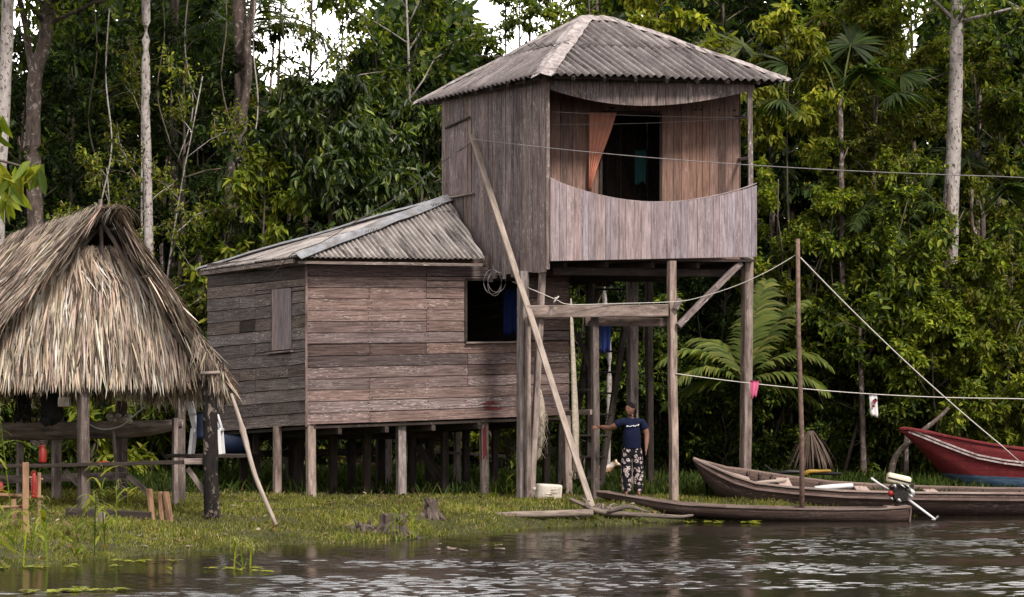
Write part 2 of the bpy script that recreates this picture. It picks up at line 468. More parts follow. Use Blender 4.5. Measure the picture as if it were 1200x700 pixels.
def corrugated(mb, eave_a, eave_b, top, pitch, amp, sheet_w=.92, row_h=1.25, nper=6, th=.006, seed=1, tint=.13, run=None, valley=.42):
    """sheets from the eave line a->b up to the top polyline (points in the same plane); the flutes run along the horizontal direction 'run'"""
    rs = random.Random(seed)
    A, B = Vector(eave_a), Vector(eave_b)
    s = (B - A).normalized(); L = (B - A).length
    mid = sum((Vector(p) for p in top), Vector()) / len(top)
    n = s.cross(mid - A).normalized()
    t = n.cross(s).normalized()
    if run is not None:
        h = Vector((run[0], run[1], 0)); h.z = -(n.x * h.x + n.y * h.y) / n.z
        t = h.normalized()
        if t.dot(mid - (A + B) / 2) < 0: t = -t
    ct = t.dot(s)
    def oblique(p):
        d = Vector(p) - A
        a, b = d.dot(s), d.dot(t)
        k = 1 - ct * ct
        return (a - ct * b) / k, (b - ct * a) / k
    xs, ts = zip(*[oblique(p) for p in top])
    lo = min(0, min(xs)); hi = max(L, max(xs))
    poly = [(0, 0)] + list(zip(xs, ts)) + [(L, 0)]
    ns = max(1, int(round((hi - lo) / sheet_w)))
    step = pitch / nper
    def span(x):
        """range of t that the face covers at this x"""
        ys = []
        m = len(poly)
        for q in range(m):
            (x0, y0), (x1, y1) = poly[q], poly[(q + 1) % m]
            if (x0 - x) * (x1 - x) <= 0 and abs(x1 - x0) > 1e-9:
                ys.append(y0 + (y1 - y0) * (x - x0) / (x1 - x0))
        return (min(ys), max(ys)) if len(ys) > 1 else (0, 0)
    for k in range(ns):
        s0, s1 = lerp(lo, hi, k / ns), min(hi, lerp(lo, hi, (k + 1) / ns) + pitch * .5)
        cols = np.linspace(s0, s1, max(2, int((s1 - s0) / step)))
        sp = [span(min(max(float(x), lo + 1e-4), hi - 1e-4)) for x in cols]
        tmx = max(q[1] for q in sp)
        nr = max(1, int(math.ceil(tmx / row_h)))
        for r in range(nr):
            c = rs.uniform(1 - tint, 1 + tint)
            drop = rs.uniform(-.035, .02) if r == 0 else -.08
            a0 = r * row_h + drop
            a1 = (r + 1) * row_h
            off = rs.uniform(0, .006) + (k % 2) * .006
            vs, fs, uvs, cs = [], [], [], []
            m = 4
            for i, x in enumerate(cols):
                l0 = sp[i][0] + (drop if sp[i][0] < 1e-6 else 0)
                b0 = max(a0, l0); e = min(a1, sp[i][1])
                if e < b0: e = b0
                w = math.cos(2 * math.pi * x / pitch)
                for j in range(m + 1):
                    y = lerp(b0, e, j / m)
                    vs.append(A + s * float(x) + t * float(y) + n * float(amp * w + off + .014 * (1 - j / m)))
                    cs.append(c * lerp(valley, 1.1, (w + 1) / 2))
            nb = len(vs)
            vs += [v - n * th for v in vs]; cs += cs
            def uvof(i, j):
                return (float(cols[i]) + k * 3.3, lerp(a0, a1, j / m) + r * 2.1)
            for i in range(len(cols) - 1):
                if (vs[i * (m + 1)] - vs[i * (m + 1) + m]).length < 1e-5 and (vs[(i + 1) * (m + 1)] - vs[(i + 1) * (m + 1) + m]).length < 1e-5:
                    continue
                for j in range(m):
                    a, b, c2, d = i * (m + 1) + j, (i + 1) * (m + 1) + j, (i + 1) * (m + 1) + j + 1, i * (m + 1) + j + 1
                    uq = [uvof(i, j), uvof(i + 1, j), uvof(i + 1, j + 1), uvof(i, j + 1)]
                    fs.append((a, b, c2, d)); uvs.append(uq)
                    fs.append((nb + d, nb + c2, nb + b, nb + a)); uvs.append(uq[::-1])
                a, b = i * (m + 1), (i + 1) * (m + 1)
                fs.append((a, nb + a, nb + b, b)); uvs.append([uvof(i, 0)] * 4)
            b0 = len(mb.v)
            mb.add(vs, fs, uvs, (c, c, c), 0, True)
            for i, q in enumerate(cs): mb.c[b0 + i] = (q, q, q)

def cap_strip(mb, pts, w, side_n, lift=.04, th=.008, wob=.012, segs=10):
    """a bent ridge sheet along a line; side_n: the two slope normals"""
    a, b = Vector(pts[0]), Vector(pts[1])
    d = (b - a).normalized()
    n1, n2 = [Vector(x).normalized() for x in side_n]
    m = (n1 + n2).normalized()
    def down(n):
        v = d.cross(n)
        if v.dot(m) > 0: v = -v
        return v.normalized()
    d1, d2 = down(n1), down(n2)
    vs, fs = [], []
    for i in range(segs + 1):
        p = a.lerp(b, i / segs) + m * (lift + (.014 if (i // 3) % 2 else 0))
        r = lambda: random.uniform(-wob, wob)
        row = [p + d1 * (w + r()) - m * .0, p + d1 * w * .35, p + m * .012, p + d2 * w * .35, p + d2 * (w + r())]
        vs += row
    k = len(vs)
    vs += [v - m * th for v in vs]
    for i in range(segs):
        for j in range(4):
            q = (i * 5 + j, i * 5 + j + 1, (i + 1) * 5 + j + 1, (i + 1) * 5 + j)
            fs.append(q); fs.append(tuple(k + x for x in q[::-1]))
        for j in (0, 4):
            fs.append((i * 5 + j, (i + 1) * 5 + j, k + (i + 1) * 5 + j, k + i * 5 + j))
    for i in (0, segs):
        for j in range(4):
            fs.append((i * 5 + j, i * 5 + j + 1, k + i * 5 + j + 1, k + i * 5 + j))
    mb.add(vs, fs)

def red_hull():
    m, nt, out = newmat('red_hull_paint')
    oc = N(nt, 'ShaderNodeTexCoord').outputs['Object']
    n1 = noise(nt, oc, 9, 6, .7); n2 = noise(nt, vmap(nt, oc, (1.5, 1.5, 9)), 3, 6, .7); n3 = noise(nt, oc, 26, 4, .7)
    red = mixc(nt, ramp(nt, n1, .3, .7), (.11, .014, .017), (.22, .026, .030))
    red = mixc(nt, N(nt, 'ShaderNodeMath', {0: ramp(nt, n2, .55, .66), 1: .7}, operation='MULTIPLY').outputs[0], red, (.055, .018, .018))
    blue = mixc(nt, ramp(nt, n2, .35, .62), (.035, .085, .17), (.10, .17, .25))
    blue = mixc(nt, ramp(nt, n3, .60, .66), blue, (.25, .26, .27))
    xyz = N(nt, 'ShaderNodeSeparateXYZ', {'Vector': oc})
    h = N(nt, 'ShaderNodeMath', {0: xyz.outputs[0], 1: .05, 2: xyz.outputs[2]}, operation='MULTIPLY_ADD').outputs[0]
    h = N(nt, 'ShaderNodeMath', {0: n3, 1: .035, 2: h}, operation='MULTIPLY_ADD').outputs[0]
    f = N(nt, 'ShaderNodeMath', {0: h, 1: .225}, operation='LESS_THAN').outputs[0]
    c = mixc(nt, f, red, blue)
    seam = N(nt, 'ShaderNodeMath', {0: N(nt, 'ShaderNodeMath', {0: xyz.outputs[2], 1: .16}, operation='MODULO').outputs[0], 1: .012}, operation='LESS_THAN').outputs[0]
    c = mixc(nt, N(nt, 'ShaderNodeMath', {0: seam, 1: .6}, operation='MULTIPLY').outputs[0], c, (.03, .012, .012))
    c = mixc(nt, N(nt, 'ShaderNodeMath', {0: ramp(nt, n3, .64, .68), 1: .5}, operation='MULTIPLY').outputs[0], c, (.30, .24, .22))
    b = N(nt, 'ShaderNodeBsdfPrincipled', {'Base Color': c, 'Roughness': .65, 'Specular IOR Level': .3, 'Normal': bump(nt, n1, .3, .02)})
    nt.links.new(b.outputs[0], out.inputs[0]); return m
MT['red_hull'] = red_hull()
# ------------------------------------------------------------------ land and water
BX = [-60, -14, -9, -5.9, -4.8, -3.5, -2.0, -.5, .8, 2.9, 5.5, 8.8, 14, 60]
BY = [20, 23.5, 25.5, 28.6, 31.0, 32.8, 34.0, 36.2, 38.0, 39.8, 41.0, 42.6, 46, 60]
LX = [-60, -5, -2, .5, 1.5, 60]
LL = [7, 6, 4.5, 2.2, 1.3, 1.6]
def bank(X):
    return np.interp(X, BX, BY)
def ground_z(X, Y):
    X = np.asarray(X, float); Y = np.asarray(Y, float)
    w = .12 * np.sin(X * 2.1 + 1) + .07 * np.sin(X * 5.3) + .05 * np.sin(X * 11.7 + 2)
    d = Y - bank(X) - w
    L = np.interp(X, LX, LL)
    t = np.clip(d / L, 0, 1)
    up = .29 * (1 - (1 - t) ** 1.7) + .012 * np.clip(d - L, 0, 40)
    z = np.where(d > 0, up, np.maximum(.16 * d, -1.6))
    bumpz = .018 * np.sin(X * 3.1 + Y * 1.3) * np.sin(Y * 2.3 - X) + .012 * np.sin(X * 7.7 + 3) * np.sin(Y * 6.1)
    far = np.clip((Y - 52) / 60, 0, 1)
    return z + bumpz * np.clip(d, 0, 1) + far * 3.0
def gz(x, y):
    return float(ground_z(x, y))

def grid_mesh(name, xs, ys, zf):
    XX, YY = np.meshgrid(xs, ys)
    Z = zf(XX, YY)
    V = np.stack([XX.ravel(), YY.ravel(), Z.ravel()], 1)
    nx, ny = len(xs), len(ys)
    i = np.arange(nx - 1)[None, :] + nx * np.arange(ny - 1)[:, None]
    i = i.ravel()
    Fa = np.stack([i, i + 1, i + nx + 1, i + nx], 1)
    return npmesh(name, V, Fa, smooth=True)

def axis(core_lo, core_hi, step, outs_lo, outs_hi):
    return np.concatenate([np.array(outs_lo), np.arange(core_lo, core_hi, step), np.array(outs_hi)])

gx = axis(-16, 16, .16, [-900, -400, -150, -80, -50, -35, -26, -20], [16.5, 20, 26, 35, 50, 80, 150, 400, 900])
gy = axis(20, 64, .16, [-300, -100, -40, 0, 10, 16], [66, 70, 78, 90, 110, 150, 300, 700, 1500])
m, nt, out = newmat('muddy_ground')
oc = N(nt, 'ShaderNodeTexCoord').outputs['Object']
a = noise(nt, oc, 1.3, 6, .65); b = noise(nt, oc, 9.0, 6, .7)
c = mixc(nt, ramp(nt, a, .35, .65), (.030, .034, .012), (.075, .060, .036))
c = mixc(nt, ramp(nt, b, .45, .7), c, (.055, .075, .02))
bs = N(nt, 'ShaderNodeBsdfPrincipled', {'Base Color': c, 'Roughness': .95, 'Specular IOR Level': .2, 'Normal': bump(nt, b, .8, .05)})
nt.links.new(bs.outputs[0], out.inputs[0])
g = link('ground', grid_mesh('ground', gx, gy, ground_z), m)
tag(g, 'low grassy river bank with muddy edge', None, None, 'structure')

# water: real ripples
wave = []
wr = np.random.default_rng(5)
for i in range(56):
    lam = float(np.exp(wr.uniform(np.log(.085), np.log(.32))))
    ang = wr.normal(0, .27) + .05
    k = 2 * math.pi / lam
    wave.append((k * math.sin(ang), k * math.cos(ang), wr.uniform(0, 6.28), lam))
def water_z(X, Y):
    d = bank(X) - Y
    calm = np.clip(d / 6.5, 0.08, 1) * np.clip((X + 9) / 7, .22, 1)
    gust = .62 + .38 * np.sin(X * .55 + Y * .31 + 1.2) * np.sin(Y * .83 - X * .22) + .25 * np.sin(Y * 2.2 + X * .35)
    z = np.zeros_like(X)
    inside = (np.abs(X) < 16.2) & (Y > 20) & (Y < 47)
    for kx, ky, ph, lam in wave:
        z = z + (.0074 * lam) * np.sin(kx * X + ky * Y + ph)
    return z * calm * np.clip(gust, .15, 1.4) * inside
wx = axis(-14, 14, .05, [-900, -300, -100, -50, -30, -20], [14.5, 16.5, 20, 30, 50, 100, 300, 900])
wy = axis(21.5, 46.5, .021, [-600, -200, -80, -30, 0, 12, 18], [47, 50, 56])
m, nt, out = newmat('river_water')
oc = N(nt, 'ShaderNodeTexCoord').outputs['Object']
w1 = noise(nt, vmap(nt, oc, (15, 34, 1)), 1.0, 3, .6)
bs = N(nt, 'ShaderNodeBsdfPrincipled', {'Base Color': c4((.014, .012, .009)), 'Roughness': .04, 'IOR': 1.333, 'Specular IOR Level': .5, 'Normal': bump(nt, w1, .15, .010)})
nt.links.new(bs.outputs[0], out.inputs[0])
w = link('water', grid_mesh('water', wx, wy, water_z), m)
tag(w, 'dark rippled river water', None, None, 'structure')

# ------------------------------------------------------------------ leaves
def norm(a):
    return a / np.maximum(np.linalg.norm(a, axis=1, keepdims=True), 1e-9)

def leaves(pos, d, up, L, W, C, curl=.18):
    n = len(pos)
    d = norm(d); s = norm(np.cross(d, up)); u = np.cross(s, d)
    L = L[:, None]; W = W[:, None]
    v = np.stack([pos,
                  pos + d * L * .30 + s * W * .46 + u * W * .14,
                  pos + d * L * .68 + s * W * .40 + u * (W * .12 - L * curl * .4),
                  pos + d * L - u * L * curl,
                  pos + d * L * .68 - s * W * .40 + u * (W * .12 - L * curl * .4),
                  pos + d * L * .30 - s * W * .46 + u * W * .14], 1).reshape(-1, 3)
    b = np.arange(n)[:, None] * 6
    f = np.concatenate([b + np.array([[0, 1, 2, 3]]), b + np.array([[0, 3, 4, 5]])], 0)
    return v, f, np.repeat(C, 6, 0)

def pal_pick(r, n, pal):
    """pal: list of (weight, colour); each leaf a little different"""
    w = np.array([p[0] for p in pal], float); w /= w.sum()
    cs = np.array([p[1] for p in pal], float)
    i = r.choice(len(pal), n, p=w)
    return cs[i] * r.uniform(.78, 1.25, (n, 1)) * r.uniform(.93, 1.07, (n, 3))

DK = (.020, .036, .010); MD = (.046, .074, .013); LT = (.115, .150, .018); YL = (.205, .225, .022); OL = (.135, .145, .024); BR = (.14, .085, .03); YY = (.30, .29, .03)
PAL = {
    'dense': [(5, DK), (5, MD), (2.4, LT), (.2, YL)],
    'dark': [(7, DK), (3, MD), (.6, LT)],
    'bright': [(1.0, MD), (5, LT), (5, YL)],
    'olive': [(2, MD), (5, OL), (2.5, YL), (.6, BR)],
    'mid': [(1.4, DK), (4, MD), (5, LT), (2, YL)],
    'lemon': [(1, LT), (5, YL), (3, YY)],
    'under': [(3, DK), (5, MD), (3.5, LT), (1.2, YL)],
}

def rdir(r):
    v = r.normal(size=3)
    return v / np.linalg.norm(v)

def grow(seed, H, r0, lo, spread, nl, nt, lpt, ll, lw, pal, droop=.4, up=.45, prof='round', wob=.03, stems=1, twl=.28, curl=.2, tubes=True, clump=.8):
    """a tree in its own coordinates, base at the origin: (trunk mesh builder, leaf arrays)"""
    r = np.random.default_rng(seed); random.seed(seed)
    mb = MB()
    LP, LD, LC = [], [], []
    for st in range(stems):
        lean = np.array([r.normal() * .12, r.normal() * .12]) * (1 if stems > 1 else .25)
        hh = H * (1 if st == 0 else r.uniform(.6, .95))
        npt = 8
        tp = []
        o = np.array([r.normal() * .25, r.normal() * .25]) * (stems > 1)
        for i in range(npt + 1):
            t = i / npt
            tp.append(np.array([o[0] + lean[0] * hh * t + r.normal() * wob * (i > 0), o[1] + lean[1] * hh * t + r.normal() * wob * (i > 0), hh * t]))
        rr = [max(.012, r0 * (1 - .88 * i / npt) / (1 if st == 0 else 1.4)) for i in range(npt + 1)]
        rr[0] *= 1.3
        tube(mb, [tuple(p) for p in tp], rr, 8)
        nlim = max(3, nl // stems)
        for i in range(nlim):
            q = (i + r.uniform(.2, .8)) / nlim
            h = hh * (lo + (1 - lo) * q)
            k = min(npt - 1, int(h / hh * npt)); f = h / hh * npt - k
            base = tp[k] * (1 - f) + tp[k + 1] * f
            az = i * 2.4 + r.uniform(-.5, .5)
            if prof == 'round': pr = math.sin(math.pi * (.18 + .74 * q)) ** .8
            elif prof == 'cone': pr = (1 - q) * .85 + .15
            elif prof == 'top': pr = .45 + .55 * math.sin(math.pi * (.1 + .75 * q))
            else: pr = 1 - .35 * q
            Lb = spread * pr * r.uniform(.7, 1.2)
            d = np.array([math.cos(az), math.sin(az), up * r.uniform(.3, 1.3) + q * .5]); d /= np.linalg.norm(d)
            pts = [base]; dd = d.copy()
            for s in range(4):
                dd = dd + r.normal(size=3) * .16 + np.array([0, 0, .06 - droop * .12 * s]); dd /= np.linalg.norm(dd)
                pts.append(pts[-1] + dd * Lb / 4)
            rb = max(.012, r0 * .42 * (1 - .6 * q))
            if tubes:
                tube(mb, [tuple(p) for p in pts], [rb, rb * .75, rb * .55, rb * .4, rb * .2], 5)
            clk = r.uniform(1 - .3 * clump, 1 + .3 * clump)
            for j in range(nt):
                t = r.uniform(.22, 1.0) ** .8 * 4
                kk = min(3, int(t)); ff = t - kk
                p = pts[kk] * (1 - ff) + pts[kk + 1] * ff
                td = (pts[kk + 1] - pts[kk]); td /= np.linalg.norm(td)
                td = td * .7 + rdir(r) * .9 + np.array([0, 0, .18]); td /= np.linalg.norm(td)
                tl = spread * twl * r.uniform(.5, 1.2)
                e = p + td * tl - np.array([0, 0, droop * tl * .35])
                if tubes and j % 2 == 0:
                    tube(mb, [tuple(p), tuple((p + e) / 2 + np.array([0, 0, .02])), tuple(e)], [rb * .22 + .003, rb * .15 + .003, .003], 3, cap=False)
                n = max(2, int(lpt * r.uniform(.7, 1.3)))
                a = r.uniform(.1, 1.05, n)[:, None]
                pp = p + (e - p) * a + r.normal(size=(n, 3)) * tl * .10
                ld = td * .35 + r.normal(size=(n, 3)) * .75 + np.array([0, 0, -droop])
                cc = pal_pick(r, n, PAL[pal]) * clk * r.uniform(.8, 1.2)
                LP.append(pp); LD.append(ld); LC.append(cc)
    LP = np.concatenate(LP); LD = np.concatenate(LD); LC = np.concatenate(LC)
    n = len(LP)
    upv = np.tile(np.array([[0, 0, 1.0]]), (n, 1)) + r.normal(size=(n, 3)) * .45
    sz = r.uniform(.65, 1.2, n)
    lv = leaves(LP, LD, upv, ll * sz, lw * sz * r.uniform(.85, 1.15, n), LC, curl)
    return mb, lv

def put_tree(name, label, cat, X, Y, seed, mat='leaf', bark='bark_twig', group=None, rz=0, zoff=0, **kw):
    mb, lv = grow(seed, **kw)
    z = gz(X, Y) - .05 + zoff
    t = thing(name, label, cat, (X, Y, z), group)
    for i in range(len(mb.v)):
        mb.v[i] = mb.v[i] + Vector((X, Y, z))
    shrub = cat in ('shrub', 'bush')
    mb.build('stem' if shrub else 'trunk', MT[bark], t)
    me = npmesh('foliage' if shrub else 'crown', lv[0], lv[1], lv[2])
    link('foliage' if shrub else 'crown', me, MT[mat], t)
    t.rotation_euler = (0, 0, rz)
    return t

def copy_tree(src, label, X, Y, rz, sc, group=None):
    c = src.copy(); COL.objects.link(c)
    c.location = (X, Y, gz(X, Y) - .05); c.rotation_euler = (0, 0, rz); c.scale = (sc, sc, sc)
    c['label'] = label
    if group: c['group'] = group
    for ch in list(src.children):
        k = ch.copy(); COL.objects.link(k); k.parent = c
    return c

def px2x(px, Y):
    return (px - 600) * Y / F

def strip_leaf(r, base, d, L, w, bend, nseg=4, side=None):
    """a long blade: points along a bending line; returns verts, faces (local index)"""
    d = np.array(d, float); d /= np.linalg.norm(d)
    s = np.cross(d, [0, 0, 1.0]) if side is None else np.array(side, float)
    if np.linalg.norm(s) < 1e-3: s = np.array([1.0, 0, 0])
    s /= np.linalg.norm(s)
    p = np.array(base, float); vs = []
    for i in range(nseg + 1):
        t = i / nseg
        ww = w * (1 - t) ** .6 * (.6 + .8 * min(t * 3, 1)) if i < nseg else w * .04
        vs += [p - s * ww / 2, p + s * ww / 2]
        d = d + np.array([0, 0, -bend / nseg * (1 + t)]); d /= np.linalg.norm(d)
        p = p + d * L / nseg
    fs = [[2 * i, 2 * i + 1, 2 * i + 3, 2 * i + 2] for i in range(nseg)]
    return vs, fs

def frond_mesh(r, base, az, el, L, npair, leaf, bend, pal, width=.035, vdroop=.7):
    """a feather palm frond: rachis tube and leaflets"""
    d = np.array([math.cos(az) * math.cos(el), math.sin(az) * math.cos(el), math.sin(el)])
    pts = [np.array(base, float)]
    n = 14; dirs = []
    for i in range(n):
        dirs.append(d.copy())
        d = d + np.array([0, 0, -bend / n * (.4 + 1.4 * i / n)]); d /= np.linalg.norm(d)
        pts.append(pts[-1] + d * L / n)
    dirs.append(d)
    V, Fa, C = [], [], []
    for k in range(npair):
        t = .12 + .88 * (k + .5) / npair
        i = min(n - 1, int(t * n)); f = t * n - i
        p = pts[i] * (1 - f) + pts[i + 1] * f
        dd = dirs[i]
        s = np.cross(dd, [0, 0, 1.0]); s /= max(1e-6, np.linalg.norm(s))
        ll = leaf * (math.sin(math.pi * (.12 + .83 * t)) ** .7) * r.uniform(.9, 1.1)
        for sg in (-1, 1):
            ld = s * sg * .8 + dd * .62 + np.array([0, 0, .18 + r.normal() * .06])
            vs, fs = strip_leaf(r, p, ld, ll, width * r.uniform(.85, 1.15), vdroop * r.uniform(.8, 1.3), 3, np.cross(ld, np.cross(s * sg, dd)) * 0 + dd)
            b = len(V); V += vs; Fa += [[b + j for j in q] for q in fs]
            C += [pal_pick(r, 1, pal)[0]] * len(vs)
    # rachis as a thin three-sided strip
    for sg in (0, 1, 2):
        b = len(V)
        for i, p in enumerate(pts):
            w = .022 * (1 - .85 * i / n)
            s = np.cross(dirs[i], [0, 0, 1.0]); s /= max(1e-6, np.linalg.norm(s)); u = np.cross(s, dirs[i])
            tri = [s * w, -s * w, -u * w * 1.2]
            V += [p + tri[sg], p + tri[(sg + 1) % 3]]
            C += [(.12, .13, .04)] * 2
        Fa += [[b + 2 * i, b + 2 * i + 1, b + 2 * i + 3, b + 2 * i + 2] for i in range(n)]
    return npmesh('frond', np.array(V), np.array(Fa), np.array(C))

def palm(name, label, X, Y, h, r0, fronds, pal, seed, leaf=.55, group=None, bark='bark_brown', width=.035):
    r = np.random.default_rng(seed); random.seed(seed)
    z = gz(X, Y) - .05
    t = thing(name, label, 'palm', (X, Y, z), group)
    mb = MB()
    pts = [(X + r.normal() * .03, Y + r.normal() * .03, z + h * i / 6) for i in range(7)]
    tube(mb, pts, [r0 * 1.3] + [r0] * 4 + [r0 * .9, r0 * .8], 8)
    mb.build('trunk', MT[bark], t)
    for (az, el, L, bend) in fronds:
        me = frond_mesh(r, (pts[-1][0] - X, pts[-1][1] - Y, h), az, el, L, int(L * 17), leaf, bend, pal, width)
        link('frond', me, MT['leaf'], t)
    return t

def fan_palm(name, label, X, Y, h, fans, pal, seed, group=None):
    """buriti-like palm: stalks carrying round fans cut into many narrow rays"""
    r = np.random.default_rng(seed); random.seed(seed)
    z = gz(X, Y) - .05
    t = thing(name, label, 'palm', (X, Y, z), group)
    mb = MB()
    tube(mb, [(X, Y, z), (X + .05, Y, z + h * .5), (X, Y, z + h), (X + .02, Y, z + h + .3)], [.08, .06, .05, .01], 8)
    mb.build('trunk', MT['bark_brown'], t)
    for (az, el, Ls, R) in fans:
        d = np.array([math.cos(az) * math.cos(el), math.sin(az) * math.cos(el), math.sin(el)])
        p0 = np.array([0, 0, h]); tip = p0 + d * Ls
        mid = p0 + d * Ls * .5 + np.array([0, 0, .06 * Ls])
        V, Fa, C = [], [], []
        s = np.cross(d, [0, 0, 1.0]); s /= np.linalg.norm(s); u = np.cross(s, d)
        for a, b2 in ((p0, mid), (mid, tip)):
            b = len(V); V += [a - s * .02, a + s * .02, b2 + s * .015, b2 - s * .015]; Fa += [[b, b + 1, b + 2, b + 3]]; C += [(.09, .11, .03)] * 4
        nr = 34
        for k in range(nr):
            a = lerp(-2.1, 2.1, k / (nr - 1))
            rd = d * math.cos(a) + s * math.sin(a) + u * (-.25 + .2 * math.cos(a))
            vs, fs = strip_leaf(r, tip, rd, R * r.uniform(.85, 1.05) * (1 - .12 * abs(a) / 2.1), .075, .5 * r.uniform(.5, 1.4), 3, np.cross(rd, u))
            b = len(V); V += vs; Fa += [[b + j for j in q] for q in fs]; C += [pal_pick(r, 1, pal)[0]] * len(vs)
        link('fan_leaf', npmesh('fan_leaf', np.array(V), np.array(Fa), np.array(C)), MT['leaf'], t)
    return t

def trunk_tree(name, label, path, radii, bark, seed, crown_z=13, crown_r=2.2, nleaf=26, pal='mid', forks=(), group=None):
    """a tall tree: the trunk follows the path (points), crown above"""
    random.seed(seed); r = np.random.default_rng(seed)
    base = path[0]
    t = thing(name, label, 'tree', base, group)
    mb = MB()
    pp = spline(path, 6)
    rr = [lerp(radii[0], radii[1], i / (len(pp) - 1)) * random.uniform(.95, 1.05) for i in range(len(pp))]
    rr[0] *= 1.25
    pp = [p + Vector((random.uniform(-1, 1), random.uniform(-1, 1), 0)) * radii[0] * .04 for p in pp]
    tube(mb, pp, rr, 10)
    top = pp[-1]
    LP, LD, LC = [], [], []
    for i in range(nleaf):
        az = i * 2.4; L = crown_r * r.uniform(.5, 1.1)
        st = pp[-1 - (i % max(1, len(pp) // 4))]
        e = st + Vector((math.cos(az) * L, math.sin(az) * L, r.uniform(-.2, 1.6) * crown_r * .6))
        tube(mb, [st, st.lerp(e, .5) + Vector((0, 0, .15)), e], [radii[1] * .45, radii[1] * .25, .01], 5)
        n = 90
        k = r.uniform(.35, 1.08, n)[:, None]
        a = np.array(st)[None]; b = np.array(e)[None]
        LP.append(a + (b - a) * k + r.normal(size=(n, 3)) * crown_r * .13)
        LD.append(r.normal(size=(n, 3)) + np.array([0, 0, -.3])); LC.append(pal_pick(r, n, PAL[pal]))
    for f in forks:
        q = spline(f[0], 5)
        tube(mb, q, [lerp(f[1], f[2], i / (len(q) - 1)) for i in range(len(q))], 7)
    mb.build('trunk', MT[bark], t)
    LP = np.concatenate(LP) - np.array(base)[None]; LD = np.concatenate(LD); LC = np.concatenate(LC)
    n = len(LP); sz = r.uniform(.7, 1.2, n)
    lv = leaves(LP, LD, np.array([[0, 0, 1.0]]) + r.normal(size=(n, 3)) * .4, .2 * sz, .085 * sz, LC)
    link('crown', npmesh('crown', *lv), MT['leaf'], t)
    return t
# ------------------------------------------------------------------ the stilt house
house = thing('stilt_house', 'unpainted plank house on stilts with a two storey tower room and balcony', 'house', (-.5, 42, .3))
BACK = Vector((-1.835, 2.4, 0)).normalized()
def post(px0, py0, px1, Y, w, mat='post', name='stilt', Y0=None, d=None, label=None):
    """a stilt from its top pixel down into the ground"""
    top = P(px0, py0, Y if Y0 is None else Y0)
    x = px2x(px1, Y)
    bot = Vector((x, Y, gz(x, Y) - .12))
    mb = MB()
    beam(mb, bot, top, w, d or w, up=Vector((.45, -1, 0)), jit=.006, col=plank_tint(.12))
    o = mb.build(name, MT[mat], house)
    if label: o['label'] = label
    return o

# lower room
qf = Quad(P(360, 498, 41.2), P(667, 487, 42.1), P(360, 297, 41.2), P(667, 300, 42.1))
ql = Quad(P(243, 507, 44.0), P(360, 498, 41.2), P(243, 309, 44.0), P(360, 297, 41.2))
mb = MB()
dk = lambda k: (lambda u: k)
hole_f = [(.605, .812, .472, .842)]
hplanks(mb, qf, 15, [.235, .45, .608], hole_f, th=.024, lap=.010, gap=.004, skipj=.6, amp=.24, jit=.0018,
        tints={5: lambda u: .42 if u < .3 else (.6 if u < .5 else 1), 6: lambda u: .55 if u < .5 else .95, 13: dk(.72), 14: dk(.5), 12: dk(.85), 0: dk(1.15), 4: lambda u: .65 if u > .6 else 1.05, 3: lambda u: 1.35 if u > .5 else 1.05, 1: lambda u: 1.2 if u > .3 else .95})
wf = mb.build('front_wall', MT['wall_front'], house)
mb = MB()
for u in (.008, .229, .241, .444, .456, .598, .99):
    for j in range(15):
        for dv in (.22, .7):
            if random.random() < .8 and not (.6 < u < .82 and .46 < (j + dv) / 15 < .85):
                c_ = qf.at(u + random.uniform(-.001, .001), (j + dv + random.uniform(-.06, .06)) / 15, .018); rr_ = random.uniform(.006, .010)
                prism(mb, [c_ + Vector((rr_ * math.cos(a * 1.05), 0, rr_ * math.sin(a * 1.05))) for a in range(6)], Vector((0, -1, 0)), .006)
mb.build('nail_heads', MT['black'], wf)
mb = MB()
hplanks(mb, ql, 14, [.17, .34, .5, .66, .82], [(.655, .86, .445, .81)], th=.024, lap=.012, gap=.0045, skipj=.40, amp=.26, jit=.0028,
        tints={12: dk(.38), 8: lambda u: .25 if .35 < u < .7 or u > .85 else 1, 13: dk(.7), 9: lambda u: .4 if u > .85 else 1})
wl = mb.build('side_wall', MT['wall_side'], house)
wl['label'] = 'darker flaking side wall'
# shutter in the side wall
def sub(q, u0, u1, v0, v1):
    return Quad(q.at(u0, v0), q.at(u1, v0), q.at(u0, v1), q.at(u1, v1))
mb = MB()
s = sub(ql, .665, .852, .45, .808)
vplanks(mb, s, 4, th=.02, off=.012, amp=.1)
sh = mb.build('window_shutter', MT['balcony'], house)
mb = MB()
beam(mb, ql.at(.64, .437, .03), ql.at(.875, .437, .03), .07, .03)
mb.build('window_sill', MT['post'], sh)
# window opening in the front wall
mb = MB()
beam(mb, qf.at(.60, .464, .03), qf.at(.80, .464, .03), .08, .03)
mb.build('window_sill', MT['post'], house)
mb = MB()
for a, b in (((.600, .47), (.600, .85)), ((.60, .85), (.815, .85))):
    beam(mb, qf.at(*a, .016), qf.at(*b, .016), .045, .03, up=qf.n)
mb.build('window_frame', MT['post_dark_shade'], house)
mb = MB()
beam(mb, ql.at(1.0, -.01, .018) + Vector((.0, 0, 0)), ql.at(1.0, 1.0, .018), .04, .05, up=qf.n, jit=.002)
mb.build('corner_board', MT['wall_front'], house)
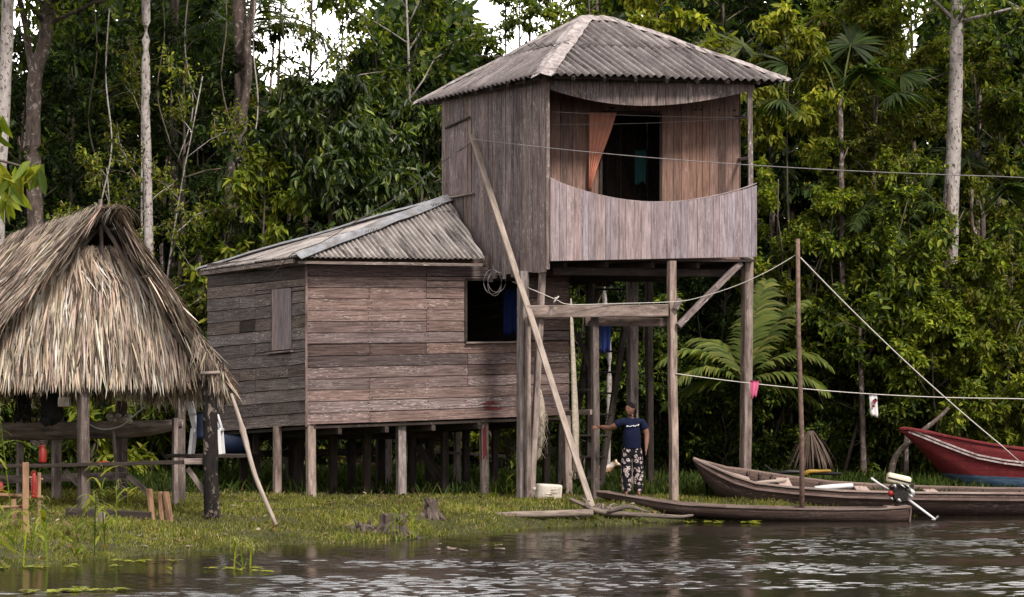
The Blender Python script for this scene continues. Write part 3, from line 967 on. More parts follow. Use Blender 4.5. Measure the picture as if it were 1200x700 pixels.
# red brush mark
mb = MB()
for (u0, u1, v0, v1) in ((.655, .735, .085, .098), (.668, .742, .052, .066), (.675, .72, .103, .108), (.66, .70, .070, .076)):
    n = 16; top = []; bot = []
    for i in range(n + 1):
        u = lerp(u0, u1, i / n); e = math.sin(math.pi * i / n) ** .5
        top.append(qf.at(u, lerp((v0 + v1) / 2, v1, e * random.uniform(.5, 1.2)), .019)); bot.append(qf.at(u, lerp((v0 + v1) / 2, v0, e * random.uniform(.5, 1.2)), .019))
    prism(mb, bot + top[::-1], qf.n, .003)
mb.build('red_paint_mark', MT['red_paint'], house)
# rest of the lower room: back and far walls, floor
E = [P(360, 498, 41.2), P(667, 487, 42.1), P(243, 507, 44.0)]
br_ = E[2] + (E[1] - E[0])
zt = Vector((0, 0, 2.85))
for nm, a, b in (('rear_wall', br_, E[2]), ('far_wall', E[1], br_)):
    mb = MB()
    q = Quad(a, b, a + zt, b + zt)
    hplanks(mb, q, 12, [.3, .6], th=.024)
    mb.build(nm, MT['post_dark_shade'], house)  # near-black boards carry the darkness of the unlit room
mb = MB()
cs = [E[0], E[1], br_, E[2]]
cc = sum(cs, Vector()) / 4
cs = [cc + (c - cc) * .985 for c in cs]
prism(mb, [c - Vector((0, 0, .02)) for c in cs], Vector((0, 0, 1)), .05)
mb.build('floor_boards', MT['post_dark_shade'], house)
mb = MB(); prism(mb, [c + Vector((0, 0, 2.86)) for c in cs], Vector((0, 0, 1)), .03); mb.build('ceiling_boards', MT['post_dark_shade'], house)
mb = MB()
for t in (.12, .3, .48, .66, .86):
    a = cs[0].lerp(cs[1], t); b = cs[3].lerp(cs[2], t)
    beam(mb, a - Vector((0, 0, .125)), b - Vector((0, 0, .125)), .08, .11)
mb.build('floor_joist', MT['post_dark_shade'], house)
# stilts of the lower room
for a in [(325, 500, 325, 42.0, .13), (364, 497, 365, 41.3, .145), (470, 493, 470, 41.7, .15), (567, 489, 568, 41.95, .13), (663, 487, 666, 42.15, .13)]:
    o = post(*a)
    if a[0] == 567: marked = o
marked['label'] = 'stilt with red paint smear'
mb = MB()
tp, bt = P(567, 500, 41.86), P(568, 540, 41.86)
prism(mb, [bt + Vector((-.03, 0, 0)), bt + Vector((.03, 0, .1)), tp + Vector((.045, 0, .05)), tp + Vector((-.02, 0, -.05))], Vector((0, -1, 0)), .004)
mb.build('red_paint_mark', MT['red_paint'], marked)
for a in [(390, 500, 390, 43.0, .13), (430, 499, 430, 42.6, .13), (521, 496, 521, 42.8, .12), (412, 505, 412, 44.0, .13), (300, 505, 300, 43.2, .12), (285, 505, 286, 43.6, .12),
          (350, 503, 350, 43.2, .16), (340, 505, 340, 44.5, .13), (446, 503, 446, 44.6, .15), (483, 500, 483, 43.4, .13), (503, 502, 503, 44.4, .14), (546, 498, 546, 43.5, .11), (580, 496, 580, 43.4, .1), (640, 492, 640, 43.6, .12), (657, 496, 655, 43.0, .11)]:
    post(*a, mat='post_dark_shade')  # rear stilts: under-floor shade put into the wood colour
for a in [(453, 505, 454, 45.6, .15), (536, 498, 536, 44.6, .11)]:
    o = post(*a, mat='post'); o['label'] = 'paler weathered stilt'
def bar(a, b, w, h, mat, name, parent, up=Vector((0, 0, 1)), col=None, jit=.004, label=None):
    mb = MB(); beam(mb, P(*a), P(*b), w, h, up, col or plank_tint(.1), jit)
    o = mb.build(name, MT[mat], parent)
    if label: o['label'] = label
    return o
bar((295, 512, 43.4), (530, 510, 43.4), .1, .13, 'post_dark_shade', 'cross_beam', house)
bar((300, 532, 44.2), (440, 529, 44.0), .1, .13, 'post_dark_shade', 'cross_beam', house)
bar((490, 523, 43.2), (522, 574, 43.0), .1, .12, 'post_dark_shade', 'brace', house)
bar((497, 528, 43.6), (500 + 30, 577, 43.3), .07, .1, 'post_dark_shade', 'brace', house)
bar((505, 529, 44.4), (592, 535, 44.6), .05, .05, 'post', 'rail', house)
bar((380, 533, 45.0), (440, 545, 45.0), .05, .05, 'fresh_wood', 'rail', house)

# lower roof
E0, E1, E2, RR = P(347, 302, 40.85), P(232, 318, 44.3), P(569, 305.5, 41.42), P(525, 233.5, 42.7)
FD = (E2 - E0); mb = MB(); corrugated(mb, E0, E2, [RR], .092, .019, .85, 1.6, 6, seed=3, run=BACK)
rf = mb.build('roof', MT['roof_zinc'], house); rf['label'] = 'low corrugated roof'
def roofn(a, b, c):
    return (b - a).cross(c - a).normalized()
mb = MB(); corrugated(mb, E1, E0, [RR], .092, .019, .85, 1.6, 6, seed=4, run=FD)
mb.build('roof_slope', MT['roof_zinc'], rf)
E3 = E1 + (E2 - E0)
dz_ = Vector((0, 0, -.08)); mb = MB(); prism(mb, [E3 + dz_, E1 + dz_, RR + dz_], roofn(E3, E1, RR), .01)
mb.build('roof_slope', MT['roof_zinc'], rf)
nA, nB, nC = roofn(E0, E2, RR), roofn(E1, E0, RR), roofn(E3, E1, RR)
mb = MB(); cap_strip(mb, (E0, RR), .17, (nA, nB), .072, segs=16); mb.build('ridge_cap', MT['zinc_cap'], rf)
mb = MB(); cap_strip(mb, (E1, RR), .16, (nB, nC), .065, segs=14); mb.build('ridge_cap', MT['zinc_cap'], rf)
mb = MB()
ed = Vector((0, 0, -.055))
beam(mb, E0.lerp(E2, .01) + ed + nA * -.03, E0.lerp(E2, .985) + ed + nA * -.03, .03, .05)
beam(mb, E1.lerp(E0, .02) + ed, E1.lerp(E0, .98) + ed, .04, .07)
mb.build('eave_board', MT['wall_side'], rf)
mb = MB()
for t in (.15, .5, .8):
    a = E1.lerp(E0, t); beam(mb, a + Vector((0, 0, -.07)), a.lerp(cc + Vector((0, 0, 2.95)), .3) + Vector((0, 0, .05)), .06, .08)
mb.build('rafter', MT['post_dark_shade'], rf)

# ------------------------------------------------------------------ tower room
K = P(640, 316, 40.5)
qt = Quad(P(518, 330, 42.9), P(640, 316, 40.5), P(518, 117, 42.9), P(640, 89, 40.5))
def lo_t(u):
    if u < .45: return lerp(.47, .095, max(0, (u - .04)) / .41)
    return .0
mb = MB()
vplanks(mb, qt, 24, lo_t, th=.024, amp=.24, jag=.11, gap=.004, off=.002)
mb.build('tower_side_wall', MT['tower_side'], house)
def uq(q, px, v):
    """u of the point of a wall that the pixel column px shows at height v"""
    lo, hi = 0.0, 1.0
    for _ in range(40):
        m = (lo + hi) / 2; p = q.at(m, v)
        if 600 + p.x * F / p.y < px: lo = m
        else: hi = m
    return lo
u0, u1 = uq(qt, 527, .6), uq(qt, 553, .6)
mb = MB()
vplanks(mb, sub(qt, u0, u1, .46, .85), 5, th=.02, off=.018, amp=.12, tint=lambda u: (1.25, 1.22, 1.22))
sh = mb.build('window_shutter', MT['tower_side'], house)
mb = MB()
beam(mb, qt.at(u0 - .02, .835, .05), qt.at(u1, .868, .05), .04, .03); 
mb.build('lintel_strip', MT['post_dark_shade'], sh)
mb = MB(); beam(mb, qt.at(u0 - .03, .452, .05), qt.at(u1 + .04, .452, .05), .06, .025); mb.build('window_sill', MT['post'], sh)
mb = MB()
beam(mb, qt.at(1.0, .0, .0) + Vector((.03, -.02, 0)), qt.at(1.0, 1.0, .0) + Vector((.03, -.02, 0)), .06, .06, up=Vector((1, 0, 0)), jit=.003)
mb.build('corner_board', MT['tower_side'], house)

qb = Quad(P(645, 306, 40.42), P(887, 301, 41.22), P(645, 209, 40.42), P(887, 215, 41.22))
mb = MB()
vplanks(mb, qb, 27, hi=lambda u: 1 - .275 * math.sin(math.pi * min(1, u * .98 + .0)) ** .85, th=.024, gap=.0025, amp=.14, var=.28, tint=lambda u: (1, .98, 1.0))
bal = mb.build('balcony_panel', MT['balcony'], house)
mb = MB()
for i in range(16):
    f = lambda t: 1 - .275 * math.sin(math.pi * t) ** .85
    a, b = i / 16, (i + 1) / 16
    beam(mb, qb.at(a, f(a), -.03) + Vector((0, 0, .004)), qb.at(b, f(b), -.03) + Vector((0, 0, .004)), .05, .02, segs=1, jit=0)
mb.build('top_rail', MT['balcony'], bal)
qs = Quad(P(640, 127, 40.44), P(885, 127, 41.24), P(640, 90, 40.44), P(885, 97, 41.24))
mb = MB()
vplanks(mb, qs, 26, lo=lambda u: lerp(.66, .66, u) - .60 * math.sin(math.pi * u ** .95) ** .9 + .06 * u, th=.022, amp=.16, off=-.01)
mb.build('fascia_panel', MT['tower_side'], house)
# inner wall with doorway
I0 = K + BACK * 1.05; I0.z = 4.42
I1 = P(868, 300, 42.0); I1.z = 4.48
qi = Quad(I0, I1, I0 + Vector((0, 0, 3.0)), I1 + Vector((0, 0, 3.0)))
d0, d1 = uq(qi, 705, .7), uq(qi, 773, .7)
vtop = (P(740, 134, 41.7).z - 4.45) / 3.0
mb = MB()
vplanks(mb, sub(qi, 0, d0, 0, 1), 7, th=.022, amp=.16)
vplanks(mb, sub(qi, d1, 1, 0, 1), 11, th=.022, amp=.16)
vplanks(mb, sub(qi, d0, d1, vtop, 1), 6, th=.022, amp=.16)
iw = mb.build('inner_wall', MT['inner'], house)
mb = MB()
beam(mb, qi.at(d1 + .004, 0, .02), qi.at(d1 + .004, vtop, .02), .05, .05, up=Vector((1, 0, 0)))
beam(mb, qi.at(d0 - .004, 0, .02), qi.at(d0 - .004, vtop, .02), .05, .05, up=Vector((1, 0, 0)))
beam(mb, qi.at(d0, vtop + .008, .02), qi.at(d1, vtop + .008, .02), .05, .05)
mb.build('door_frame', MT['post_dark_shade'], house)
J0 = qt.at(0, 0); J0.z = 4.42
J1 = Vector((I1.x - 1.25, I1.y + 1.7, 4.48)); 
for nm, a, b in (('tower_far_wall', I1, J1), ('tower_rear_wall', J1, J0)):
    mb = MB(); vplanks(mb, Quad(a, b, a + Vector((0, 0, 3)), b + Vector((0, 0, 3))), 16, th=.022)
    mb.build(nm, MT['post_dark_shade'], house)
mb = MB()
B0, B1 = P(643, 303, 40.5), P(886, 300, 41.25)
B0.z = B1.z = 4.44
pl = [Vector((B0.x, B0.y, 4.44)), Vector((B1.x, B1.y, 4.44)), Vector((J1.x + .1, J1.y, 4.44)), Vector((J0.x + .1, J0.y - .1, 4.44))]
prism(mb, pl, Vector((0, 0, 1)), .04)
mb.build('tower_floor', MT['post_dark_shade'], house)
mb = MB(); prism(mb, [Vector((q.x, q.y, 7.12)) for q in (I0, I1, J1, J0)], Vector((0, 0, 1)), .03); mb.build('ceiling_boards', MT['post_dark_shade'], house)
mb = MB()
for t in (.08, .28, .5, .72, .93):
    a, b = pl[0].lerp(pl[1], t), pl[3].lerp(pl[2], t)
    beam(mb, a + Vector((0, .12, -.1)), b + Vector((0, -.05, -.1)), .07, .11)
beam(mb, pl[0].lerp(pl[1], .02) + Vector((0, .35, -.22)), pl[1] + Vector((-.05, .35, -.22)), .08, .13)
beam(mb, pl[3].lerp(pl[2], .3) + Vector((0, -.3, -.22)), pl[2] + Vector((0, -.3, -.22)), .08, .13)
mb.build('floor_joist', MT['post_dark_shade'], house)
mb = MB()
vplanks(mb, Quad(P(655, 333, 43.2), P(720, 333, 43.4), P(655, 312, 43.2), P(720, 312, 43.4)), 9, th=.02, jag=.05)
vplanks(mb, Quad(P(800, 322, 42.6), P(872, 322, 42.6), P(800, 304, 42.6), P(872, 304, 42.6)), 12, th=.02, jag=.06)
mb.build('skirting_boards', MT['post_dark_shade'], house)
# tower posts and timbers
post(613, 318, 612, 40.95, .165)
post(636, 316, 622, 41.0, .10, Y0=40.75)
post(619, 372, 619, 40.80, .075)
post(787, 306, 790, 40.95, .13)
post(876, 302, 873, 42.75, .165, Y0=41.4)
post(741, 312, 741, 43.4, .17)
post(697, 372, 697.5, 40.52, .115, Y0=40.95, mat='post_mid')
post(690, 312, 690, 43.2, .10, mat='post_dark_shade')
post(760, 312, 762, 44.0, .12, mat='post_dark_shade')
mb = MB(); beam(mb, P(880, 214, 41.22) + Vector((0, .05, -.1)), P(879, 99, 41.22) + Vector((0, .05, 0)), .085, .085); mb.build('balcony_post', MT['tower_side'], house)
mb = MB(); beam(mb, P(866, 187, 42.0), P(880, 185, 41.3), .05, .05); mb.build('balcony_rail', MT['tower_side'], house)
mb = MB(); beam(mb, P(862, 137, 41.95), P(880, 138, 41.3), .05, .05); mb.build('balcony_rail', MT['tower_side'], house)
bar((618, 365, 40.66), (783, 364, 40.84), .07, .205, 'post', 'cross_beam', house, jit=.006)
bar((686, 377, 41.05), (786, 378, 41.08), .06, .15, 'post', 'cross_beam', house, col=(.55, .5, .48))
bar((795, 382, 40.86), (868, 308, 41.3), .10, .10, 'tower_side', 'brace', house)
bar((664, 484, 41.95), (693, 483, 40.7), .05, .09, 'post', 'rail', house)
bar((664, 457, 42.6), (693, 457, 42.6), .04, .05, 'post_dark_shade', 'rail', house)
bar((792, 362, 40.85), (797, 350, 40.84), .06, .1, 'post', 'cleat', house)
# steep stair up to the tower
stair = MB()
for dx in (0, .62):
    beam(stair, P(662, 578, 42.9) + Vector((dx, 0, 0)), P(702, 320, 43.9) + Vector((dx, 0, 0)), .05, .16)
so = stair.build('stair_stringer', MT['post_dark_shade'], house)
for i in range(10):
    st = MB()
    a = P(662, 578, 42.9).lerp(P(702, 320, 43.9), (i + .7) / 10.5)
    beam(st, a, a + Vector((.62, 0, 0)), .2, .035)
    st.build('stair_tread', MT['post_dark_shade'], house)
bar((676, 390, 42.3), (694, 436, 42.3), .06, .09, 'post_dark_shade', 'brace', house)

# tower roof
Nn, Rr, Ll = P(634, 88, 40.0), P(926, 95, 41.2), P(486, 122, 43.4)
Bb = Ll + (Rr - Nn)
A1, A2 = P(682, 21, 42.3), P(716, 22.5, 42.5)
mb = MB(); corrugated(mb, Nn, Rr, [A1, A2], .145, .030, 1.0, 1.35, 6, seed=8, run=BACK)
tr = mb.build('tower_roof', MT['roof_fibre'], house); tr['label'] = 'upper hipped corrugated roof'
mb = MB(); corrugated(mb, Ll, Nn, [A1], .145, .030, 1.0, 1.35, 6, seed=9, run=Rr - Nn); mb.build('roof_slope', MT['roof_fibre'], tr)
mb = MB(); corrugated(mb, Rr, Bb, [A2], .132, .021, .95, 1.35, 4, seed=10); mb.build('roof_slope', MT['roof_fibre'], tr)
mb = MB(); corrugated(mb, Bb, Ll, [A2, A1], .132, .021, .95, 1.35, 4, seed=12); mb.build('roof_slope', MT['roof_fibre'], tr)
n1, n2, n3, n4 = roofn(Nn, Rr, A2), roofn(Ll, Nn, A1), roofn(Rr, Bb, A2), roofn(Bb, Ll, A1)
for ln, nn, w in (((Nn + Vector((-.0, -.02, -.01)), A1), (n1, n2), .20), ((A2, Rr), (n1, n3), .12), ((A1, A2), (n1, n4), .17), ((Ll, A1), (n2, n4), .13)):
    mb = MB(); cap_strip(mb, ln, w, nn, .035, segs=14, wob=.02); mb.build('ridge_cap', MT['roof_cap'], tr)
mb = MB()
for a, b, n in ((Nn, Rr, n1), (Ll, Nn, n2), (Rr, Bb, n3)):
    inn = (A1.lerp(A2, .5) - a.lerp(b, .5)); inn.z = 0; inn.normalize()
    beam(mb, a.lerp(b, .07) + inn * .14 + Vector((0, 0, -.0)), a.lerp(b, .94) + inn * .14 + Vector((0, 0, -.0)), .05, .07)
mb.build('eave_board', MT['post_dark_shade'], tr)
mb = MB()
for a, b in ((Nn, Rr), (Ll, Nn)):
    for i in range(1, 8):
        p = a.lerp(b, i / 8); q = p.lerp(A1.lerp(A2, .5), .45)
        beam(mb, p + Vector((0, 0, -.05)) , q + Vector((0, 0, -.06)), .05, .07)
mb.build('rafter', MT['post_dark_shade'], tr)

# ------------------------------------------------------------------ things at the house
def cloth(name, label, cat, outline_fn, nu, nv, mat, wave=.02, waves=3, th=.006, cl=None, group=None):
    """a hanging cloth: outline_fn(u, v) gives the flat point; folds run down"""
    mb = MB(); vs = []; fs = []
    ph = random.uniform(0, 6)
    for j in range(nv + 1):
        for i in range(nu + 1):
            u, v = i / nu, j / nv
            p = outline_fn(u, v)
            vs.append(p + Vector((0, -1, 0)) * wave * math.sin(u * waves * 6.28 + ph + v * .8) * (.35 + .65 * v))
    k = len(vs); vs += [v + Vector((0, th, 0)) for v in vs]
    for j in range(nv):
        for i in range(nu):
            q = (j * (nu + 1) + i, j * (nu + 1) + i + 1, (j + 1) * (nu + 1) + i + 1, (j + 1) * (nu + 1) + i)
            fs += [q, tuple(k + x for x in q[::-1])]
    for i in range(nu):
        for j in (0, nv):
            a = j * (nu + 1) + i; fs.append((a, a + 1, k + a + 1, k + a))
    for j in range(nv):
        for i in (0, nu):
            a = j * (nu + 1) + i; b = a + nu + 1; fs.append((a, b, k + b, k + a))
    mb.add(vs, fs, None, (1, 1, 1), 0, True)
    o = mb.build(name, mat, None, vs[0])
    return tag(o, label, cat, group)

def rag(px0, px1, y0, y1, Y, px2=None, px3=None):
    px2 = px0 if px2 is None else px2; px3 = px1 if px3 is None else px3
    return lambda u, v: P(lerp(lerp(px0, px2, v), lerp(px1, px3, v), u), lerp(y0, y1 + 2 * math.sin(u * 7), v), Y)
def cur(u, v):
    y = lerp(132, 224, v)
    xr = [723, 719, 714.5, 709.5, 704.5, 699.5, 695.5, 692.5][min(7, int(v * 7))]
    xr2 = [723, 719, 714.5, 709.5, 704.5, 699.5, 695.5, 692.5, 692.5][min(8, int(v * 7) + 1)]
    xr = lerp(xr, xr2, v * 7 - int(v * 7))
    pi = P(lerp(690, xr, u), y, 41.4)
    # hang it just in front of the inner wall
    t = (pi.x - I0.x) / (I1.x - I0.x)
    Y = lerp(I0.y, I1.y, t) - .09
    return P(lerp(690, xr, u), y, Y)
cloth('curtain', 'salmon orange curtain drawn aside in the balcony doorway', 'curtain', cur, 24, 16, MT['orange_cloth'], .030, 5)
cloth('hanging_cloth', 'dim teal cloth hanging inside the dark balcony doorway', 'cloth', rag(744, 757, 176, 215, 42.75), 8, 8, MT['teal'], .03, 2)
cloth('hanging_cloth', 'dim dark blue cloth hanging inside the lower window', 'cloth', rag(590, 607, 338, 392, 42.6), 8, 8, MT['blue_cloth'], .03, 2)
cloth('hanging_cloth', 'dark blue cloth hanging under the cross beam by the stair', 'cloth', rag(702, 717, 370, 413, 41.9, 704, 715), 10, 8, MT['blue_cloth'], .03, 2)
cloth('hanging_cloth', 'green cloth hanging under the cross beam beside blue cloth', 'cloth', rag(690, 700, 370, 393, 41.9, 692, 703), 8, 6, MT['green_cloth'], .03, 2)

# leaning timber in front of the house
mb = MB()
pt, pb = P(553, 158, 42.02), P(696, 596, 39.15)
pb.z = gz(pb.x, pb.y) - .03
beam(mb, pb, pt, .10, .05, up=Vector((.3, -1, .3)), segs=8, jit=.008)
tag(mb.build('leaning_timber', MT['plank_pale'], None, pb), 'long pale squared timber leaning diagonally across the tower wall', 'timber')

# nets
mb = MB()
pts = [P(669, 350, 40.72), P(670, 380, 40.72), P(671.5, 420, 40.7), P(673, 460, 40.7), P(674.5, 500, 40.68), P(675, 535, 40.68), P(675, 553, 40.68)]
tube(mb, pts, [.02, .045, .06, .075, .085, .09, .10], 12, flat=.6)
nb = len(mb.v)
for i in range(26):
    a = random.uniform(0, 6.28); b = pts[-1] + Vector((math.cos(a) * .09, math.sin(a) * .05, .02))
    tube(mb, [b, b + Vector((random.uniform(-.03, .03), 0, -random.uniform(.05, .16)))], [.012, .004], 4)
tag(mb.build('cast_net', MT['net'], None, pts[0]), 'pale gathered fishing net hanging straight down from the cross beam', 'net')
mb = MB()
blob(mb, P(631, 492, 41.25), (.14, .08, .46), 4, .28, 16, 14)
blob(mb, P(627, 528, 41.3), (.10, .07, .2), 8, .35, 12, 8)
for i in range(40):
    a = P(631, 492, 41.2) + Vector((random.uniform(-.13, .13), random.uniform(-.08, 0), random.uniform(-.4, .3)))
    tube(mb, [a, a + Vector((random.uniform(-.1, .1), 0, -random.uniform(.05, .25))), a + Vector((random.uniform(-.12, .12), -.02, -random.uniform(.25, .4)))], .004, 3)
tag(mb.build('fishing_net', MT['net'], None, P(631, 460, 41.25)), 'beige fishing net bunched against the tower post below the wall', 'net')
# coil of cable under the tower wall
mb = MB()
for k in range(3):
    c = P(577 + k * 2.6, 316 + k * 1.5, 41.55); w, h = random.uniform(.07, .17), random.uniform(.16, .26)
    tube(mb, [c + Vector((w * math.sin(t * .45), -.02 * k, -h * (1 - math.cos(t * .45)))) for t in range(15)], .006, 5)
tag(mb.build('cable_coil', MT['grey_cable'], None, P(577, 316, 41.55)), 'loose coil of grey cable hanging from the tower wall above dark window', 'cable')

# wires and ropes
def wire(name, label, cat, pts, r, mat, n=6):
    mb = MB(); tube(mb, pts, r, n)
    return tag(mb.build(name, MT[mat], None, pts[0]), label, cat)
wire('power_cable', 'thin pale cable stretched from the leaning timber across the balcony', 'cable',
     sag(P(553, 163, 41.9), P(1172, 207, 32.6), .10, 40) + [P(1300, 214, 30.8)], .0075, 'grey_cable')
wire('roof_cable', 'dark cable running down over the low roof to the side wall', 'cable',
     spline([P(551, 168, 42.1), P(519, 190, 42.75), P(480, 222, 42.0), P(420, 258, 41.2), P(375, 285, 40.75), P(345, 296, 40.6), P(325, 316, 41.2), P(306, 335, 42.0)], 6), .007, 'cable')
wire('indoor_line', 'thin drying line strung across the balcony under the eave', 'line', sag(P(645, 131, 40.75), P(868, 138, 41.6), .02), .005, 'grey_cable', 4)
wire('indoor_line', 'second drying line sagging just below the other balcony line', 'line', sag(P(648, 146, 41.0), P(866, 139, 41.75), .03), .005, 'grey_cable', 4)
wire('beam_rope', 'white rope tied along the cross beam and up to the thin pole', 'rope',
     spline([P(600, 330, 41.5), P(625, 340, 40.75), P(651, 351, 40.55), P(668, 357, 40.55), P(720, 356, 40.72), P(786, 354, 40.75), P(815, 350, 40.75), P(860, 336, 40.5), P(900, 318, 40.3), P(936, 297, 40.16)], 6), .0075, 'rope')
mb = MB()
for i in range(7):
    a = P(651, 351, 40.53); d = Vector((random.uniform(-.07, .07), -.01, random.uniform(-.09, .07)))
    tube(mb, [a, a + d * .6 + Vector((.02, 0, .02)), a + d], [.014, .012, .006], 5)
tag(mb.build('rope_knot', MT['rope'], None, P(651, 351, 40.53)), 'white knotted rope end on top of the cross beam', 'rope')
wire('mooring_rope', 'white rope slanting from the thin pole down towards the red boat', 'rope', sag(P(938, 302, 40.12), P(1172, 521, 42.6), .10, 30) + [P(1200, 546, 43.0)], .011, 'rope')
wire('clothesline', 'sagging clothesline behind the boats carrying pink and white cloths', 'line', sag(P(792, 438, 40.88), P(1172, 467, 43.4), .10, 40) + [P(1300, 470, 44.5)], .0085, 'rope')
# cloths on the line
cloth('pink_cloth', 'small pink cloth pegged on the clothesline by the balcony post', 'cloth', rag(879, 890, 446, 466, 41.3, 880, 886), 8, 6, MT['pink'], .03, 2)
def shirt(u, v):
    return P(lerp(lerp(1018.5, 1020, v), lerp(1028, 1029.5, v), u), lerp(463, 486 + 4 * u, v), 42.25)
wc = cloth('white_cloth', 'white cloth with a red and dark print pegged on the clothesline', 'cloth', shirt, 8, 8, MT['white_cloth'], .015, 2)
mb = MB()
for (x, y, r, m) in ((1025, 470, .05, 0), (1023.5, 476, .035, 0), (1026, 468, .02, 0)):
    c = P(x, y, 42.21); poly = [c + Vector((r * math.cos(a * .7) * random.uniform(.6, 1.1), 0, r * math.sin(a * .7) * random.uniform(.6, 1.1))) for a in range(9)]
    prism(mb, poly, Vector((0, -1, 0)), .003)
mb.build('print', MT['red_paint'], wc)

# thin pole standing between the canoes
mb = MB()
pz = P(940, 600, 40.12); pz.z = -.35
tube(mb, [pz, pz.lerp(P(935, 280, 40.12), .35) + Vector((.02, 0, 0)), pz.lerp(P(935, 280, 40.12), .7) + Vector((-.012, 0, 0)), P(935, 280, 40.12)], [.046, .042, .040, .035], 9)
tag(mb.build('thin_pole', MT['rust'], None, pz), 'tall thin weathered pole standing at the side of the near canoe', 'pole')

# white container
t = thing('plastic_container', 'dirty white plastic container lying on the grass beneath the house', 'container', P(643, 587, 40.6))
c0 = P(643, 577, 40.6); c0.z = gz(c0.x, 40.6) + .13
mb = MB()
bm = bmesh.new(); bmesh.ops.create_cube(bm, size=1)
bmesh.ops.scale(bm, vec=(.42, .26, .27), verts=bm.verts)
bmesh.ops.bevel(bm, geom=bm.edges[:], offset=.035, segments=3, profile=.5, affect='EDGES')
bmesh.ops.rotate(bm, cent=(0, 0, 0), matrix=Matrix.Rotation(.06, 3, 'Y') @ Matrix.Rotation(.2, 3, 'Z'), verts=bm.verts)
bm.verts.index_update()
mb.add([v.co + c0 for v in bm.verts], [[v.index for v in f.verts] for f in bm.faces]); bm.free()
mb.build('container_body', MT['dirty_white'], t)
mb = MB()
for x, z in ((-.1, .03), (.1, .03), (0, -.05)):
    for s in (-1, 1):
        tube(mb, [c0 + Vector((x - .06, -.145, z + s * .022)), c0 + Vector((x + .06, -.135, z + s * .022))], .008, 5)
mb.build('moulded_ribs', MT['dirty_white'], t)
mb = MB(); tube(mb, [c0 + Vector((-.22, -.03, .05)), c0 + Vector((-.27, -.04, .05))], [.035, .035], 10); mb.build('screw_cap', MT['dirty_white'], t)

# navy barrel and bundle under the far corner of the house
t = thing('water_barrel', 'dark navy barrel lying under the far corner of the house', 'barrel', P(272, 530, 43.6))
mb = MB()
pts = [P(250, 520, 43.8).lerp(P(292, 519, 43.3), i / 8) for i in range(9)]
tube(mb, pts, [.15, .19, .2, .2, .205, .2, .2, .19, .15], 16)
mb.build('barrel_body', MT['navy'], t)
mb = MB()
for i in (2, 6):
    tube(mb, [pts[i] - Vector((.02, 0, 0)), pts[i] + Vector((.02, 0, 0))], [.213, .213], 16)
mb.build('barrel_hoop', MT['navy'], t)
mb = MB(); bar_ = beam(mb, P(238, 536, 43.5), P(300, 534, 43.0), .5, .05); tag(mb.build('shelf_plank', MT['post_dark_shade'], None, P(270, 535, 43.2)), 'dark plank shelf under the house corner holding the navy barrel', 'shelf')
mb = MB(); blob(mb, P(329, 513, 43.0), (.22, .16, .2), 5, .35, 18, 12)
for i in range(60):
    a = P(329, 513, 42.86) + Vector((random.uniform(-.2, .2), random.uniform(-.03, .05), random.uniform(-.18, .18)))
    tube(mb, [a, a + Vector((random.uniform(-.1, .1), -.02, random.uniform(-.1, .1))), a + Vector((random.uniform(-.12, .12), .0, random.uniform(-.12, .12)))], .005, 3)
tag(mb.build('net_bundle', MT['net_dark'], None, P(329, 513, 43.0)), 'dark bundle of netting stuffed under the floor between two stilts', 'net')

# ------------------------------------------------------------------ wood on the bank
def stump(name, label, x, y, z, r, h, seed, mat='driftwood', splinters=7):
    random.seed(seed)
    mb = MB(); n = 18
    vs, fs = [], []
    rr = [random.uniform(.78, 1.2) for _ in range(n)]; tp = [random.uniform(.55, 1.1) for _ in range(n)]
    for j in range(6):
        for i in range(n):
            a = 2 * math.pi * i / n; k = rr[i] * (1.45 - .55 * min(1, j / 3)) * random.uniform(.95, 1.05)
            vs.append(Vector((x + math.cos(a) * r * k, y + math.sin(a) * r * k, z + h * tp[i] * j / 5)))
    for j in range(5):
        for i in range(n):
            fs.append((j * n + i, j * n + (i + 1) % n, (j + 1) * n + (i + 1) % n, (j + 1) * n + i))
    fs.append(tuple(5 * n + i for i in range(n)))
    mb.add(vs, fs, [[(vs[q].z * 3 + .1 * q, q * .05) for q in f] for f in fs])
    for i in range(splinters):
        a = random.uniform(0, 6.28); p = Vector((x + math.cos(a) * r * .7, y + math.sin(a) * r * .7, z + h * .7))
        tube(mb, [p, p + Vector((math.cos(a) * .05, math.sin(a) * .05, random.uniform(.05, .14)))], [.03, .006], 5)
    for i in range(6):
        a = random.uniform(0, 6.28)
        tube(mb, [Vector((x + math.cos(a) * r, y + math.sin(a) * r, z + .1)), Vector((x + math.cos(a) * r * 1.7, y + math.sin(a) * r * 1.7, z + .03)), Vector((x + math.cos(a) * r * 2.4, y + math.sin(a) * r * 2.3, z - .04))], [.05, .035, .01], 6)
    return tag(mb.build(name, MT[mat], None, (x, y, z)), label, 'stump')
y = 34.9; x = px2x(461, y); stump('tree_stump', 'broad splintered dark stump at the water edge with grass sprouting', x, y, gz(x, y) - .05, .20, .34, 3, 'stump', splinters=14)
y = 36.8; x = px2x(505, y); stump('tree_stump', 'small upright brown stump standing on the grass behind the broad one', x, y, gz(x, y) - .04, .11, .32, 5, 'stump', 5)
y = 35.0; x = px2x(425, y); stump('wood_lump', 'low rotten lump of wood left of the broad stump', x, y, gz(x, y) - .05, .12, .16, 7, 'stump', splinters=3)
mb = MB()
tube(mb, spline([P(575, 604, 38.0), P(620, 603, 38.1), P(660, 602, 38.4), P(694, 601, 38.6)], 4), [.045, .05, .052, .055, .055, .055, .056, .056, .058, .06, .06, .06, .055][:13], 9)
tag(mb.build('log', MT['driftwood'], None, P(575, 604, 38.0)), 'straight grey log lying on the grass in front of the house', 'log')
mb = MB()
